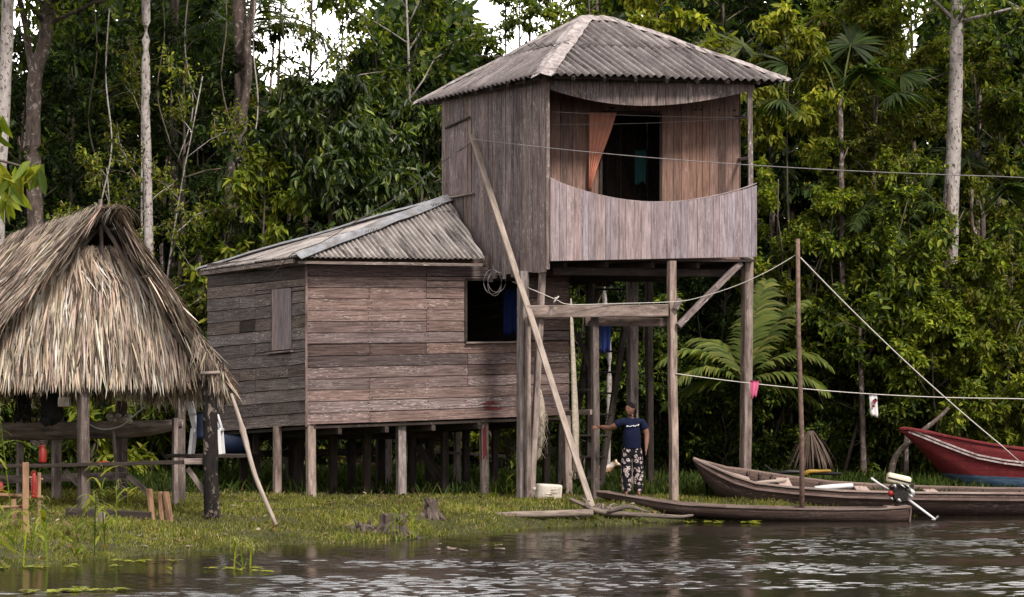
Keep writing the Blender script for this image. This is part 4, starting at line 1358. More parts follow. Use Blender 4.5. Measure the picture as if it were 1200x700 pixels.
tube(mb, spline([P(668, 585, 39.1), P(684, 592, 38.95), P(700, 599, 38.9), P(725, 602, 38.9), P(760, 604, 39.0), P(795, 606, 39.3), P(812, 604, 39.5)], 4), [(lerp(.03, .055, min(1, i / 8)) if i < 10 else lerp(.055, .02, (i - 10) / 14)) * random.uniform(.85, 1.15) for i in range(25)], 8)
for k in range(9):
    a = P(686 + k * 5, 594 + k * .8, 38.9)
    e = a + Vector((random.uniform(-.35, .2), random.uniform(-.1, .15), random.uniform(.0, .16)))
    tube(mb, spline([a, a.lerp(e, .5) + Vector((0, 0, .05)), e], 3), [.03, .026, .022, .018, .014, .010, .004], 6)
tube(mb, spline([P(712, 600, 38.8), P(735, 594, 38.9), P(760, 600, 39.0)], 4), [.02, .03, .036, .04, .04, .035, .03, .02, .01], 7)
tag(mb.build('driftwood_branch', MT['drift_dark'], None, P(700, 599, 38.9)), 'gnarled driftwood branch with roots lying in front of the near canoe', 'driftwood')
# ------------------------------------------------------------------ thatched hut
V0 = P(128, 248, 35.5)
RD = Vector((-2.3, 5.2, 0)).normalized()
L0, R0 = P(-62, 456, 35.2), P(262, 452, 35.9)
hut = thing('thatched_hut', 'open sided hut with a shaggy palm thatch roof and gable', 'hut', (-5.6, 37, .2))
tr_ = np.random.default_rng(21)
def thatch_cols(n, r):
    base = np.array([[.45, .37, .31]])
    k = np.exp(r.normal(.05, .42, (n, 1)))
    c = base * k * r.uniform(.93, 1.07, (n, 3))
    dark = r.random(n) < .27
    c[dark] *= .24  # some strips darkened to stand for the shadow gaps between strands
    return np.clip(c, .02, .72)
class Strips:
    def __init__(s): s.V, s.F, s.C = [], [], []
    def add(s, base, d, L, w, bend, side, c, nseg=3):
        vs, fs = strip_leaf(tr_, base, d, L, w, bend, nseg, side)
        b = len(s.V); s.V += vs; s.F += [[b + j for j in q] for q in fs]; s.C += [c] * len(vs)
    def link(s, name, mat, parent):
        V = np.array(s.V) - np.array(ORG[parent.name])[None]
        return link(name, npmesh(name, V, np.array(s.F), np.array(s.C)), MT[mat], parent)
DL = 6.5
def slope(name, e0, n, seed, dens_front, hang):
    st = Strips(); r = tr_
    dn = (e0 - V0); Ls = dn.length; dn.normalize()
    nr = RD.cross(dn); nr = nr if nr.z > 0 else -nr
    nr.normalize()
    cs = thatch_cols(n, r)
    for i in range(n):
        t = r.random() ** .9 * .97
        row = t * 11; fr_ = row - int(row); t = (int(row) + fr_ ** 2.2) / 11
        s_ = (r.random() ** 1.15) * DL if i >= dens_front else r.uniform(-.10, .22)
        p = V0 + RD * s_ + dn * Ls * t + nr * (.03 + r.random() * .07 + .07 * (1 - fr_))
        rot = math.sin(s_ * 2.1 + 3 * math.sin(t * 5)) * math.sin(t * 9 + s_) + .5 * math.sin(s_ * 5.3 + t * 14)
        cs[i] *= 1 - .28 * max(0, rot)
        d = dn + RD * r.normal() * .26 + nr * r.normal() * .07
        if i < dens_front:
            d = d - RD * r.uniform(0, .2)
            if hang and r.random() < .4: d = d + Vector((0, 0, -r.uniform(0, .35))); p = p - nr * r.uniform(0, .16)
        st.add(p, d, r.uniform(.3, .75), r.uniform(.014, .034), r.uniform(-.1, .4), RD + nr * r.normal() * .5, cs[i])
    # ragged eave
    for i in range(420):
        p = V0 + RD * r.uniform(-.1, DL) + dn * Ls * r.uniform(.86, 1.0) + nr * r.uniform(-.1, .05)
        st.add(p, dn + Vector((0, 0, -.5)) + RD * r.normal() * .2, r.uniform(.25, .6), r.uniform(.02, .04), .4, RD, thatch_cols(1, r)[0])
    o = st.link(name, 'thatch', hut)
    mb = MB()
    a, b = V0 + RD * (.05 if hang else .4), V0 + RD * DL
    prism(mb, [a, b, b + dn * Ls, a + dn * Ls], nr, .05)
    mb.build('thatch_bed', MT['under'], o)
    # rafters and battens seen under the verge
    mb = MB()
    for k in range(7):
        q = V0 + RD * (.02 if hang else .42) + dn * Ls * (k + .6) / 7.3 - nr * .07
        beam(mb, q, q + RD * 3.5, .045, .035)
    for k in range(4):
        q = V0 + RD * ((.25 if hang else .5) + 1.4 * k) - nr * .12
        tube(mb, [q, q + dn * Ls * .98], .035, 7)
    mb.build('rafter', MT['post'], o)
    return o
slope('roof_thatch', L0, 7600, 1, 1400, 0)
slope('roof_thatch', R0, 3800, 2, 1200, 1)
# ridge bundle
st = Strips()
for i in range(1100):
    s_ = tr_.uniform(-.16, DL) if i > 350 else tr_.uniform(-.2, .5); sg = 1 if tr_.random() < .5 else -1
    p = V0 + RD * s_ + Vector((tr_.normal() * .12, tr_.normal() * .05, .05 + tr_.random() * .06))
    d = Vector((sg * .8, .1, -.05)) + RD * tr_.normal() * .7
    st.add(p, d, tr_.uniform(.25, .5), tr_.uniform(.016, .034), 1.3, RD, thatch_cols(1, tr_)[0])
st.link('ridge_thatch', 'thatch', hut)
# gable curtain
G = RD * .42
VG, LG, RG = V0 + G + Vector((0, 0, -.16)), L0 + G + Vector((-.12, 0, .05)), R0 + G + Vector((.06, 0, .03))
st = Strips()
n = 4200; cs = np.clip(thatch_cols(n, tr_) * 1.35, 0, .8)
GN = Vector((.12, -1, 0)).normalized()
for i in range(n):
    t = 1 - (1 - tr_.random()) ** .62 if i % 3 else tr_.random()
    t = min(t, .93)
    if t < .13: continue
    w0, w1 = VG.lerp(LG, t), VG.lerp(RG, t)
    u = tr_.uniform(.03, .97)
    p = w0.lerp(w1, u) + GN * (.02 + tr_.random() * .10 + .05 * t)
    if t > .80 and .575 < u < .625 and tr_.random() < .93: continue
    d = Vector(((u - .55) * .35 + tr_.normal() * .11, 0, -1)) + GN * tr_.uniform(-.02, .10)
    if t < .25: d.x += tr_.normal() * .45
    L = tr_.uniform(.35, .7)
    zend = lerp(LG.z, RG.z, u) - .10
    L = min(L, max(.18, p.z - zend + tr_.normal() * .05))
    st.add(p, d, L, tr_.uniform(.016, .036), tr_.uniform(-.12, .12), Vector((1, .1 + tr_.normal() * .4, 0)), cs[i])
gb = st.link('gable_thatch', 'thatch', hut)
mb = MB()
prism(mb, [LG.lerp(VG, .12), RG.lerp(VG, .12), RG.lerp(VG, .86), LG.lerp(VG, .86)], GN, .04)
mb.build('thatch_bed', MT['under'], gb)
mb = MB()
beam(mb, VG + GN * .16 + Vector((-.02, 0, .36)), VG + GN * .14 + Vector((.0, 0, -.45)), .05, .04)
mb.build('gable_pole', MT['post'], gb)
mb = MB()
beam(mb, VG + GN * .1 + Vector((-.1, 0, .3)), VG + GN * .12 + Vector((.5, 0, -.42)), .035, .03)
mb.build('gable_pole', MT['post'], gb)
mb = MB()
tube(mb, [LG + GN * .05 + Vector((.6, 0, .16)), RG + GN * .05 + Vector((-.1, 0, .16))], .022, 7)
mb.build('gable_pole', MT['post'], gb)
mb = MB(); tube(mb, [P(235, 438, 35.35), P(258, 437, 35.35)], .03, 7)
mb.build('gable_pole', MT['post'], gb)
# loose dark fringe below the eaves at the back and right
st = Strips()
for i in range(900):
    k = tr_.random()
    if k < .55:
        p = P(lerp(-20, 262, tr_.random()), 452, 35.9) + RD * tr_.uniform(.5, 5.5) + Vector((0, 0, tr_.uniform(-.02, .12)))
    else:
        p = R0 + RD * tr_.uniform(-.1, 4) + Vector((tr_.normal() * .06, 0, tr_.uniform(-.05, .3)))
    st.add(p, Vector((tr_.normal() * .3 + .1, 0, -1)), tr_.uniform(.2, .45), tr_.uniform(.018, .035), .1, Vector((1, tr_.normal() * .4, 0)), thatch_cols(1, tr_)[0])
for i in range(190):
    k = tr_.random(); p = P(lerp(228, 262, k), lerp(396, 444, k) + tr_.normal() * 7, 35.34 + tr_.random() * .2)
    st.add(p, Vector((tr_.normal() * .22 + .12, 0, -1)), tr_.uniform(.18, .4), tr_.uniform(.012, .026), .1, Vector((1, tr_.normal() * .4, 0)), thatch_cols(1, tr_)[0] * .7)
st.link('eave_fringe', 'thatch', hut)
# posts
mb = MB()
pb = P(248, 611, 35.5); pb.z = gz(pb.x, pb.y) - .1
ptop = P(246, 446, 35.6)
tube(mb, [pb.lerp(ptop, i / 9) + Vector((random.uniform(-.008, .008), 0, 0)) for i in range(10)], [.125, .118, .115, .112, .115, .11, .108, .112, .105, .10], 14)
o = mb.build('post', MT['charred'], hut); o['label'] = 'thick charred corner post'
def hpost(px0, py0, px1, Y, w, mat='post'):
    mb = MB(); x = px2x(px1, Y)
    beam(mb, Vector((x, Y, gz(x, Y) - .1)), P(px0, py0, Y), w, w, up=Vector((.75, -1, 0)), jit=.008)
    return mb.build('post', MT[mat], hut)
o = hpost(97, 430, 98, 36.0, .15, 'post_mid')
hpost(211, 455, 211, 39.3, .14, 'post_mid'); hpost(142, 470, 143, 39.6, .15, 'post_mid'); hpost(66, 500, 66, 39.0, .13); hpost(-58, 440, -58, 35.6, .18); hpost(24, 480, 24, 39.4, .1); hpost(131, 482, 140, 38.6, .045)
hpost(205, 490, 205, 38.6, .08)
mb = MB()
tube(mb, [P(-70, 450, 36.1), P(252, 448, 36.1)], .04, 8)
mb.build('tie_beam', MT['post_dark_shade'], hut)
mb = MB(); tube(mb, [P(205, 452, 39.3), P(-60, 455, 39.3)], .05, 8)
mb.build('tie_beam', MT['post_dark_shade'], hut)
mb = MB()
beam(mb, P(-40, 563, 38.9), P(148, 558, 39.2), .05, .13)
mb.build('lower_rail', MT['post'], hut)
mb = MB()
beam(mb, P(150, 558, 38.3), P(176, 580, 38.3), .05, .09)
mb.build('brace', MT['post'], hut)
# bench plank of the hut front
bn = thing('long_bench', 'long plank bench fixed along the front of the thatched hut', 'bench', P(120, 545, 35.9))
mb = MB(); beam(mb, P(-40, 548, 36.15), P(238, 541, 35.75), .30, .055, segs=9, jit=.008); mb.build('bench_plank', MT['post_dark_shade'], bn)
mb = MB(); beam(mb, P(217, 541, 35.62), P(239, 541, 35.6), .12, .09); mb.build('end_block', MT['post'], bn)
mb = MB(); beam(mb, P(220, 549, 35.7), P(240, 578, 35.6), .035, .075); mb.build('brace', MT['post'], bn)
mb = MB(); beam(mb, P(76, 551, 36.1), P(96, 572, 36.1), .035, .075); mb.build('brace', MT['post'], bn)
# old hull lying on rails behind
mb = MB()
pa, pe = P(-60, 506, 38.6), P(214, 501, 38.9)
vs, fs = [], []
n = 22; k = 9
for i in range(n + 1):
    t = i / n; c = pa.lerp(pe, t); r = .21 * (1 - .55 * max(0, (t - .72) / .28) ** 2)
    for j in range(k):
        a = math.pi * (j / (k - 1))
        vs.append(c + Vector((0, -math.cos(a) * r * 1.35, -math.sin(a) * r * 1.35 + .12)))
    for j in range(k):
        a = math.pi * (1 - j / (k - 1))
        vs.append(c + Vector((0, -math.cos(a) * (r * 1.35 - .035), -math.sin(a) * (r * 1.35 - .04) + .125)))
m2 = 2 * k
for i in range(n):
    for j in range(m2):
        fs.append((i * m2 + j, (i + 1) * m2 + j, (i + 1) * m2 + (j + 1) % m2, i * m2 + (j + 1) % m2))
fs.append(tuple(range(m2))); fs.append(tuple(n * m2 + j for j in range(m2)))
mb.add(vs, fs, [[(vs[q].x, (q % m2) * .06) for q in f] for f in fs])
hull_o = mb.build('old_canoe', MT['post'], None, pa)
tag(hull_o, 'old grey canoe hull stored on rails behind the hut posts', 'canoe')
# things under the hut
def bag(name, label, cat, px, py, Y, rx, rz, mat, seed):
    t = thing(name, label, cat, P(px, py, Y)); mb = MB()
    blob(mb, P(px, py, Y), (rx * .8, rx * .7, rz), seed, .18, 20, 14)
    for q in range(5): blob(mb, P(px, py, Y) + Vector((random.uniform(-.7, .7) * rx, -.05, random.uniform(-.8, .5) * rz)), (rx * .4, rx * .4, rz * random.uniform(.25, .45)), q, .25, 10, 8)
    mb.build('sack', MT[mat], t)
    mb = MB(); tube(mb, [P(px, py, Y) + Vector((0, 0, rz * .8)), P(px + 1, 455, Y)], .012, 5); mb.build('cord', MT['rope'], t)
bag('hanging_bag', 'bulky black bag hanging under the thatch beside the middle post', 'bag', 61, 478, 36.6, .21, .26, 'black', 3)
mb = MB()
for k in range(26):
    a = P(lerp(20, 36, random.random()), 458, 36.6); e = a + Vector((random.uniform(-.06, .06), random.uniform(-.04, .04), -random.uniform(.3, .5)))
    tube(mb, spline([a, a.lerp(e, .5) + Vector((random.uniform(-.08, .08), 0, 0)), e, e + Vector((random.uniform(-.06, .06), 0, .06))], 3), .012, 4)
tag(mb.build('hanging_net', MT['net_dark'], None, P(28, 458, 36.6)), 'dark tangled net hanging from the hut beam near the black bag', 'net')
mb = MB(); beam(mb, P(69, 471, 36.3), P(82, 471, 36.3), .15, .15, jit=0); tag(mb.build('small_box', MT['dirty_white'], None, P(76, 471, 36.3)), 'small grey box hanging under the thatch between bag and middle post', 'box')
wire('white_hose', 'thin white hose drooping in a curve behind the middle hut post', 'hose', spline([P(100, 495, 38), P(118, 503, 38), P(140, 500, 38), P(156, 488, 38), P(170, 476, 38.2)], 6), .012, 'white_plastic')
mb = MB(); pts = [P(138, 492, 38.5) + Vector((random.uniform(-.2, .2), random.uniform(-.1, .1), random.uniform(-.03, .06))) for _ in range(9)]
for p in pts: blob(mb, p, (.06, .05, .045), int(p.x * 999) % 77, .3, 8, 6)
tag(mb.build('crumpled_sack', MT['dirty_white'], None, P(138, 492, 38.5)), 'crumpled pale sack lying on the old canoe hull', 'sack')
def can(name, label, cat, px, py, Y, w, h, mat, seed=1):
    t = thing(name, label, cat, P(px, py + h * F / Y / 2, Y)); c = P(px, py, Y)
    mb = MB(); tube(mb, [c + Vector((0, 0, -h / 2)), c + Vector((0, 0, -h / 2 + .02)), c + Vector((0, 0, h * .22)), c + Vector((0, 0, h * .4)), c + Vector((0, 0, h * .5))], [w * .46, w * .5, w * .5, w * .3, w * .2], 12, flat=.8)
    mb.build('can_body', MT[mat], t)
    mb = MB(); tube(mb, [c + Vector((-w * .3, 0, h * .36)), c + Vector((-w * .28, 0, h * .55)), c + Vector((w * .1, 0, h * .57)), c + Vector((w * .2, 0, h * .45))], w * .07, 6); mb.build('handle', MT[mat], t)
can('red_can', 'red can standing on the bench plank left of the middle hut post', 'can', 50, 533, 36.1, .15, .24, 'red_plastic')
can('red_can', 'tall red can on the low wooden rack at the water edge', 'can', 40, 569, 31.9, .11, .34, 'red_plastic')
can('red_can', 'small red can at the left end of the low rack', 'can', 1, 571, 31.9, .09, .12, 'red_plastic')
mb = MB(); 
for q in range(7): blob(mb, P(122 + random.uniform(-7, 7), 543 + random.uniform(-1, 1), 36.0) , (.06, .05, .03), q, .35, 8, 6)
tag(mb.build('red_cloth', MT['red_plastic'], None, P(122, 543, 36.0)), 'small crumpled red cloth on the bench right of the middle post', 'cloth')
# white chair
ch = thing('plastic_chair', 'white plastic chair standing behind the charred hut post', 'chair', P(231, 532, 37.4))
cz = P(231, 532, 37.4)
def cp(x, y, z): return cz + Vector((x, y, z))
mb = MB(); beam(mb, cp(-.02, 0, .40), cp(.40, 0, .38), .40, .035); mb.build('seat', MT['white_plastic'], ch)
mb = MB()
for yy in (-.17, -.06, .06, .17): beam(mb, cp(-.02, yy, .40), cp(-.12, yy, .82), .07, .02, up=Vector((0, 1, 0)))
beam(mb, cp(-.12, -.2, .80), cp(-.12, .2, .80), .03, .1, up=Vector((0, 0, 1)))
mb.build('backrest', MT['white_plastic'], ch)
for x, yy in ((-.05, -.19), (-.05, .19), (.36, -.19), (.36, .19)):
    mb = MB(); beam(mb, cp(x + (.03 if x > 0 else -.04), yy * 1.1, .0), cp(x, yy, .40), .05, .04, up=Vector((0, 1, 0))); mb.build('leg', MT['white_plastic'], ch)
for yy in (-.21, .21):
    mb = MB(); tube(mb, [cp(-.08, yy, .62), cp(.1, yy, .63), cp(.3, yy, .60), cp(.36, yy, .40)], .022, 7); mb.build('arm', MT['white_plastic'], ch)
cb = P(231, 532, 37.4); mb = MB(); beam(mb, cb + Vector((-.45, 0, -.03)), cb + Vector((.75, 0, -.03)), .6, .05); tag(mb.build('chair_platform', MT['post_dark_shade'], None, cb), 'dark plank platform under the white plastic chair', 'platform')
cloth('blue_cloth', 'dark blue cloth thrown over the white plastic chair', 'cloth', lambda u, v: cp(.02 + u * .17, -.24, .66 - v * .42), 6, 8, MT['navy'], .02, 1)
# leaning stick
wire('leaning_stick', 'knobbly pale stick leaning from the thatch corner down to the grass', 'stick', spline([P(271, 462, 35.5), P(281, 492, 35.3), P(287, 514, 35.2), P(300, 560, 34.9), P(324, 616, 34.5)], 5),
     [.024, .026, .028, .03, .03, .032, .034, .04, .05, .045, .045, .043, .036, .036, .036, .034, .034, .032, .03, .028, .026], 'plank_pale', 8)
# firewood
for i, (px, h, lean, lb) in enumerate(((179, .49, .05, 'split firewood log standing upright, leftmost of three'), (189.5, .46, .03, 'split firewood log standing upright in the middle of three'), (200, .47, .07, 'split firewood log standing upright, rightmost of three'))):
    Y = 34.7; x = px2x(px, Y); z = gz(x, Y) - .03
    mb = MB(); n = 9; rr = [random.uniform(.040, .058) for _ in range(n)]
    vs = [Vector((x + math.cos(6.28 * j / n) * rr[j] - lean * k, Y + (i % 2) * .05 + math.sin(6.28 * j / n) * rr[j], z + h * k)) for k in (0, .5, 1) for j in range(n)]
    fs = [(k * n + j, k * n + (j + 1) % n, (k + 1) * n + (j + 1) % n, (k + 1) * n + j) for k in range(2) for j in range(n)] + [tuple(2 * n + j for j in range(n))]
    mb.add(vs, fs, [[(vs[q].z * 1.5 + i * 3, (q % n) * .035 + i) for q in f] for f in fs])
    tag(mb.build('firewood_log', MT['fresh_wood'], None, (x, Y, z)), lb, 'log', 'firewood logs on the grass')
mb = MB(); a, b = P(78, 612, 34.8), P(176, 622, 34.6); a.z = gz(a.x, a.y) + .07; b.z = gz(b.x, b.y) + .05
beam(mb, a, b, .10, .16); tag(mb.build('ground_plank', MT['post_dark_shade'], None, a), 'dark timber lying on the grass left of the firewood', 'timber')
mb = MB(); a = P(116, 620, 33.6); a.z = gz(a.x, a.y) - .05; beam(mb, a, a + Vector((.03, 0, .22)), .13, .06, up=Vector((0, 1, 0))); tag(mb.build('wood_stake', MT['post'], None, a), 'short wooden stake stuck in the grass near the water', 'stake')
# rack at the water
rk = thing('wooden_rack', 'low rough wooden rack of posts and rails at the water edge', 'rack', P(30, 640, 31.8))
def rpost(px, y0, Y, w, mat='fresh_wood'):
    mb = MB(); x = px2x(px, Y); beam(mb, Vector((x, Y, gz(x, Y) - .3)), P(px - 1, y0, Y), w, w * .7, up=Vector((.2, -1, 0)), jit=.006); mb.build('post', MT[mat], rk)
rpost(31, 542, 31.6, .085); rpost(47, 554, 32.2, .045); rpost(17, 585, 32.4, .07); rpost(-30, 545, 31.6, .08)
for a, b, w in (((-45, 579, 31.5), (50, 583, 32.2), .05), ((-45, 597, 31.7), (34, 594, 31.7), .04), ((28, 560, 32.3), (50, 562, 32.2), .035)):
    mb = MB(); tube(mb, [P(*a), P(*a).lerp(P(*b), .5) + Vector((0, 0, .01)), P(*b)], w / 2, 8); mb.build('rail', MT['fresh_wood'], rk)

# ------------------------------------------------------------------ boats
def hull(name, stations, prof, bands, mats, parent, th=.025, closed_ends=(False, False), heel=0.0):
    """stations: (x, y, half width, gunwale z, keel z); prof: (height fraction from gunwale, width fraction); bands: material of each strip"""
    mb = MB(); S = []
    n = len(stations)
    for i, (x, y, hw, zg, zk) in enumerate(stations):
        a = stations[max(0, i - 1)]; b = stations[min(n - 1, i + 1)]
        d = Vector((b[0] - a[0], b[1] - a[1], 0)).normalized(); p = Vector((d.y, -d.x, 0))   # towards the camera side
        out, inn = [], []
        for (q, wf) in prof: out.append(Vector((x, y, lerp(zg, zk, q))) + p * hw * wf)
        full = out + [Vector((x, y, lerp(zg, zk, q))) - p * hw * wf + Vector((0, 0, (heel(600 + x * F / y) if callable(heel) else heel) * min(1, hw * 2.2) * (1 - q))) for (q, wf) in prof[::-1]]
        inner = [Vector((x, y, min(zg, lerp(zg, zk, q) + (th if q > .02 else 0)))) + p * max(0, hw * wf - th) for (q, wf) in prof]
        inner += [Vector((x, y, min(zg, lerp(zg, zk, q) + (th if q > .02 else 0)))) - p * max(0, hw * wf - th) + Vector((0, 0, (heel(600 + x * F / y) if callable(heel) else heel) * min(1, hw * 2.2) * (1 - q))) for (q, wf) in prof[::-1]]
        S.append((full, inner))
    k = len(prof) * 2; m = len(prof)
    acc = 0
    for i in range(n - 1):
        l = (S[i + 1][0][0] - S[i][0][0]).length
        for j in range(k - 1):
            bj = j if j < m - 1 else (m - 2 if j == m - 1 else k - 2 - j)
            mi = bands[min(bj, len(bands) - 1)]
            q = [S[i][0][j], S[i + 1][0][j], S[i + 1][0][j + 1], S[i][0][j + 1]]
            mb.add(q, [(0, 1, 2, 3)], [[(acc, j * .16), (acc + l, j * .16), (acc + l, j * .16 + .16), (acc, j * .16 + .16)]], (1, 1, 1), mi, True)
            q = [S[i][1][j], S[i][1][j + 1], S[i + 1][1][j + 1], S[i + 1][1][j]]
            mb.add(q, [(0, 1, 2, 3)], [[(acc, j * .16 + 9), (acc, j * .16 + 9.16), (acc + l, j * .16 + 9.16), (acc + l, j * .16 + 9)]], (1, 1, 1), bands[-1] if len(mats) == 1 else 0, True)
        for j in (0, k - 1):
            q = [S[i][0][j], S[i][1][j], S[i + 1][1][j], S[i + 1][0][j]]
            mb.add(q, [(0, 1, 2, 3)], [[(acc, 0), (acc, .03), (acc + l, .03), (acc + l, 0)]], (1.5, 1.5, 1.5), 0)
        acc += l
    for e, i in ((0, 0), (1, n - 1)):
        if closed_ends[e]:
            mb.add(S[i][0], [tuple(range(k))], [[(v.y * 2, v.z * 2) for v in S[i][0]]], (1.4, 1.35, 1.3), 0)
    o = mb.build(name, [MT[x] for x in mats], parent)
    bm = bmesh.new(); bm.from_mesh(o.data); bmesh.ops.remove_doubles(bm, verts=bm.verts, dist=.0008); bmesh.ops.recalc_face_normals(bm, faces=bm.faces); bm.to_mesh(o.data); bm.free()
    return o, S

def strip_along(S, side, mat, name, parent, w, h, dz=0, a=0, b=None, out=0.0, j=0, col=None):
    mb = MB(); k = len(S[0][0]); jj = j if side > 0 else k - 1 - j
    pts = [s[0][jj] + Vector((0, 0, dz)) for s in S[a:b]]
    for p, q in zip(pts, pts[1:]):
        if (q - p).length < .01: continue
        beam(mb, p, q + (q - p) * .01, w, h, segs=1, jit=0, col=col or plank_tint(.08))
    return mb.build(name, MT[mat], parent)

# near flat canoe
nc = thing('flat_canoe', 'narrow flat brown canoe with its tip pulled up on the bank under the woman', 'canoe', (4, 39.85, 0))
stn = []
for px, pyg, Y, hw, zk in ((699, 577, 40.15, .05, .40), (712, 578, 40.15, .17, .34), (735, 582, 40.12, .25, .26), (765, 587, 40.1, .29, .16), (800, 592, 40.05, .31, .08), (850, 595, 40.0, .32, .03), (910, 597, 39.95, .33, -.02), (975, 598, 39.9, .32, -.05), (1030, 597.5, 39.85, .27, -.05), (1064, 595, 39.82, .20, -.02)):
    stn.append((px2x(px, Y), Y, hw, P(px, pyg, Y - hw).z, zk))
o, S = hull('hull', stn, [(0, 1), (.25, .99), (.6, .93), (.9, .72), (1, .35)], [0], ['boat_brown'], nc, .03, (True, True))
strip_along(S, 1, 'boat_pale', 'gunwale', nc, .05, .03, .012, col=(.62, .6, .6)); strip_along(S, -1, 'boat_pale', 'gunwale', nc, .05, .03, .012, col=(.6, .58, .58))
mb = MB()
a = Vector((stn[0][0] + .02, stn[0][1], stn[0][3] + .01)); b = Vector((stn[3][0] + .15, stn[3][1], stn[3][3] - .01))
poly = [Vector((x, y - hw * .9, zg + .012)) for (x, y, hw, zg, zk) in stn[:4]] + [Vector((x, y + hw * .9, zg + .012)) for (x, y, hw, zg, zk) in stn[:4][::-1]]
prism(mb, poly, Vector((0, 0, 1)), .025, (.8, .8, .8))
deckz = stn[2][3] + .012
mb.build('bow_deck', MT['boat_pale'], nc)
mb = MB()
for i in (4, 6, 7):
    x, y, hw, zg, zk = stn[i]; beam(mb, Vector((x, y - hw + .03, zg - .03)), Vector((x, y + hw - .03, zg - .03)), .16, .03)
mb.build('thwart', MT['boat_pale'], nc)
x, y, hw, zg, zk = stn[-1]
mb = MB(); prism(mb, [Vector((x - .38, y - hw - .03, zg + .02)), Vector((x + .03, y - hw, zg + .02)), Vector((x + .03, y + hw, zg + .02)), Vector((x - .38, y + hw + .03, zg + .02))], Vector((0, 0, 1)), .04, (1.1, 1.05, 1))
mb.build('stern_deck', MT['boat_pale'], nc)
mb = MB(); prism(mb, [Vector((x + .034, y - hw, zg)), Vector((x + .02, y - hw * .7, zk - .02)), Vector((x + .02, y + hw * .7, zk - .02)), Vector((x + .034, y + hw, zg))], Vector((1, 0, 0)), .03, (1.1, 1.05, 1))
mb.build('transom', MT['boat_pale'], nc)

# big canoe
HEEL = lambda px: float(np.interp(px, [813, 885, 940, 1000, 1060, 1172, 1300], [.10, .22, .15, .11, .08, .05, .05]))
px_of = lambda x, y: 600 + x * F / y
bc = thing('wooden_boat', 'long dark wooden boat with raised pointed bow resting on the bank', 'boat', (6, 41.8, 0))
stn = []
for px, yg, Y, hw, zk in ((813, 538, 41.7, .02, .93), (822, 542.5, 41.7, .10, .68), (838, 550, 41.72, .24, .38), (856, 559, 41.75, .36, .22), (880, 567, 41.8, .45, .15), (920, 571.5, 41.85, .51, .08), (980, 576, 41.9, .54, .0), (1060, 578, 42.0, .55, -.06), (1172, 579, 42.15, .55, -.10), (1300, 580, 42.3, .52, -.10)):
    stn.append((px2x(px, Y), Y, hw, P(px, yg, Y - hw).z, zk))
o, S = hull('hull', stn, [(0, 1), (.22, .99), (.28, .965), (.6, .85), (.88, .58), (1, .2)], [0], ['boat_brown'], bc, .03, (False, True), heel=HEEL)
strip_along(S, 1, 'boat_pale', 'gunwale', bc, .05, .035, .01); strip_along(S, -1, 'boat_pale', 'gunwale', bc, .05, .035, .01, col=(.75, .7, .68))
strip_along(S, 1, 'boat_pale', 'rubbing_strake', bc, .035, .04, 0, 0, None, j=1, col=(.55, .5, .5))
mb = MB()
poly = [Vector((x, y - hw * .86, zg - .06)) for (x, y, hw, zg, zk) in stn[2:5]] + [Vector((x, y + hw * .86, zg - .06 + .15 * min(1, hw * 2.2))) for (x, y, hw, zg, zk) in stn[2:5][::-1]]
prism(mb, poly, Vector((0, 0, 1)), .03); mb.build('bow_deck', MT['boat_pale'], bc)
x, y, hw, zg, zk = stn[4]
mb = MB(); prism(mb, [Vector((x, y - hw * .85, zg - .09)), Vector((x, y + hw * .85, zg + .05)), Vector((x, y + hw * .7, zk + .1)), Vector((x, y - hw * .7, zk + .1))], Vector((1, 0, 0)), .03, (.8, .75, .72)); mb.build('bulkhead', MT['boat_pale'], bc)
for i, t in ((5, .0), (6, .4), (7, .3)):
    a, b = stn[i], stn[i + 1]; x, y, hw, zg = [lerp(a[q], b[q], t) for q in range(4)]
    mb = MB(); beam(mb, Vector((x, y - hw + .02, zg - .06)), Vector((x, y + hw - .02, zg - .05 + HEEL(px_of(x, y)))), .22, .035, col=(1.3, 1.27, 1.25)); mb.build('thwart', MT['boat_pale'], bc)
for i in range(14):
    t = i / 13 * 4.6 + 4; a, b = stn[int(t)], stn[min(9, int(t) + 1)]; x, y, hw, zg, zk = [lerp(a[q], b[q], t - int(t)) for q in range(5)]
    for s in (1,):
        mb = MB(); beam(mb, Vector((x, y + s * (hw - .05), zg - .02 + HEEL(px_of(x, y)))), Vector((x, y + s * (hw * .62), lerp(zg, zk, .85))), .05, .035); mb.build('hull_rib', MT['boat_brown'], bc)
def log_thing(name, label, cat, a, b, r, mat):
    mb = MB(); tube(mb, [a, a.lerp(b, .5), b], r, 8); return tag(mb.build(name, MT[mat], None, a), label, cat)
log_thing('paddle_shaft', 'pale pole lying across the bow thwart of the dark boat', 'pole', P(886, 566, 41.55), P(921, 563, 41.9), [.03, .035, .025], 'plank_pale')
log_thing('white_plank', 'white plank lying inside the dark boat right of the thin pole', 'plank', P(955, 572.5, 41.7), P(999, 569, 41.9), [.04, .05, .04], 'white_plastic')
mb = MB(); tube(mb, [P(904, 556, 43.4), P(925, 553, 43.4), P(985, 555.5, 43.5)], [.035, .04, .03], 8)
beam(mb, P(896, 545, 43.4), P(912, 556, 43.4), .10, .03)
tag(mb.build('long_tail_shaft', MT['engine'], None, P(904, 556, 43.4)), 'dark motor shaft lying behind the dark wooden boat', 'shaft')
mb = MB(); tube(mb, spline([P(943, 557, 43.35), P(948, 553, 43.3), P(960, 552.5, 43.3), P(974, 552, 43.3)], 4), [.04, .05, .05, .045, .04, .04, .035, .035, .03, .03, .03, .03, .02], 8)
tag(mb.build('yellow_bracket', MT['yellow'], None, P(943, 557, 43.3)), 'yellow painted bracket lying on the dark shaft behind the boat', 'bracket')

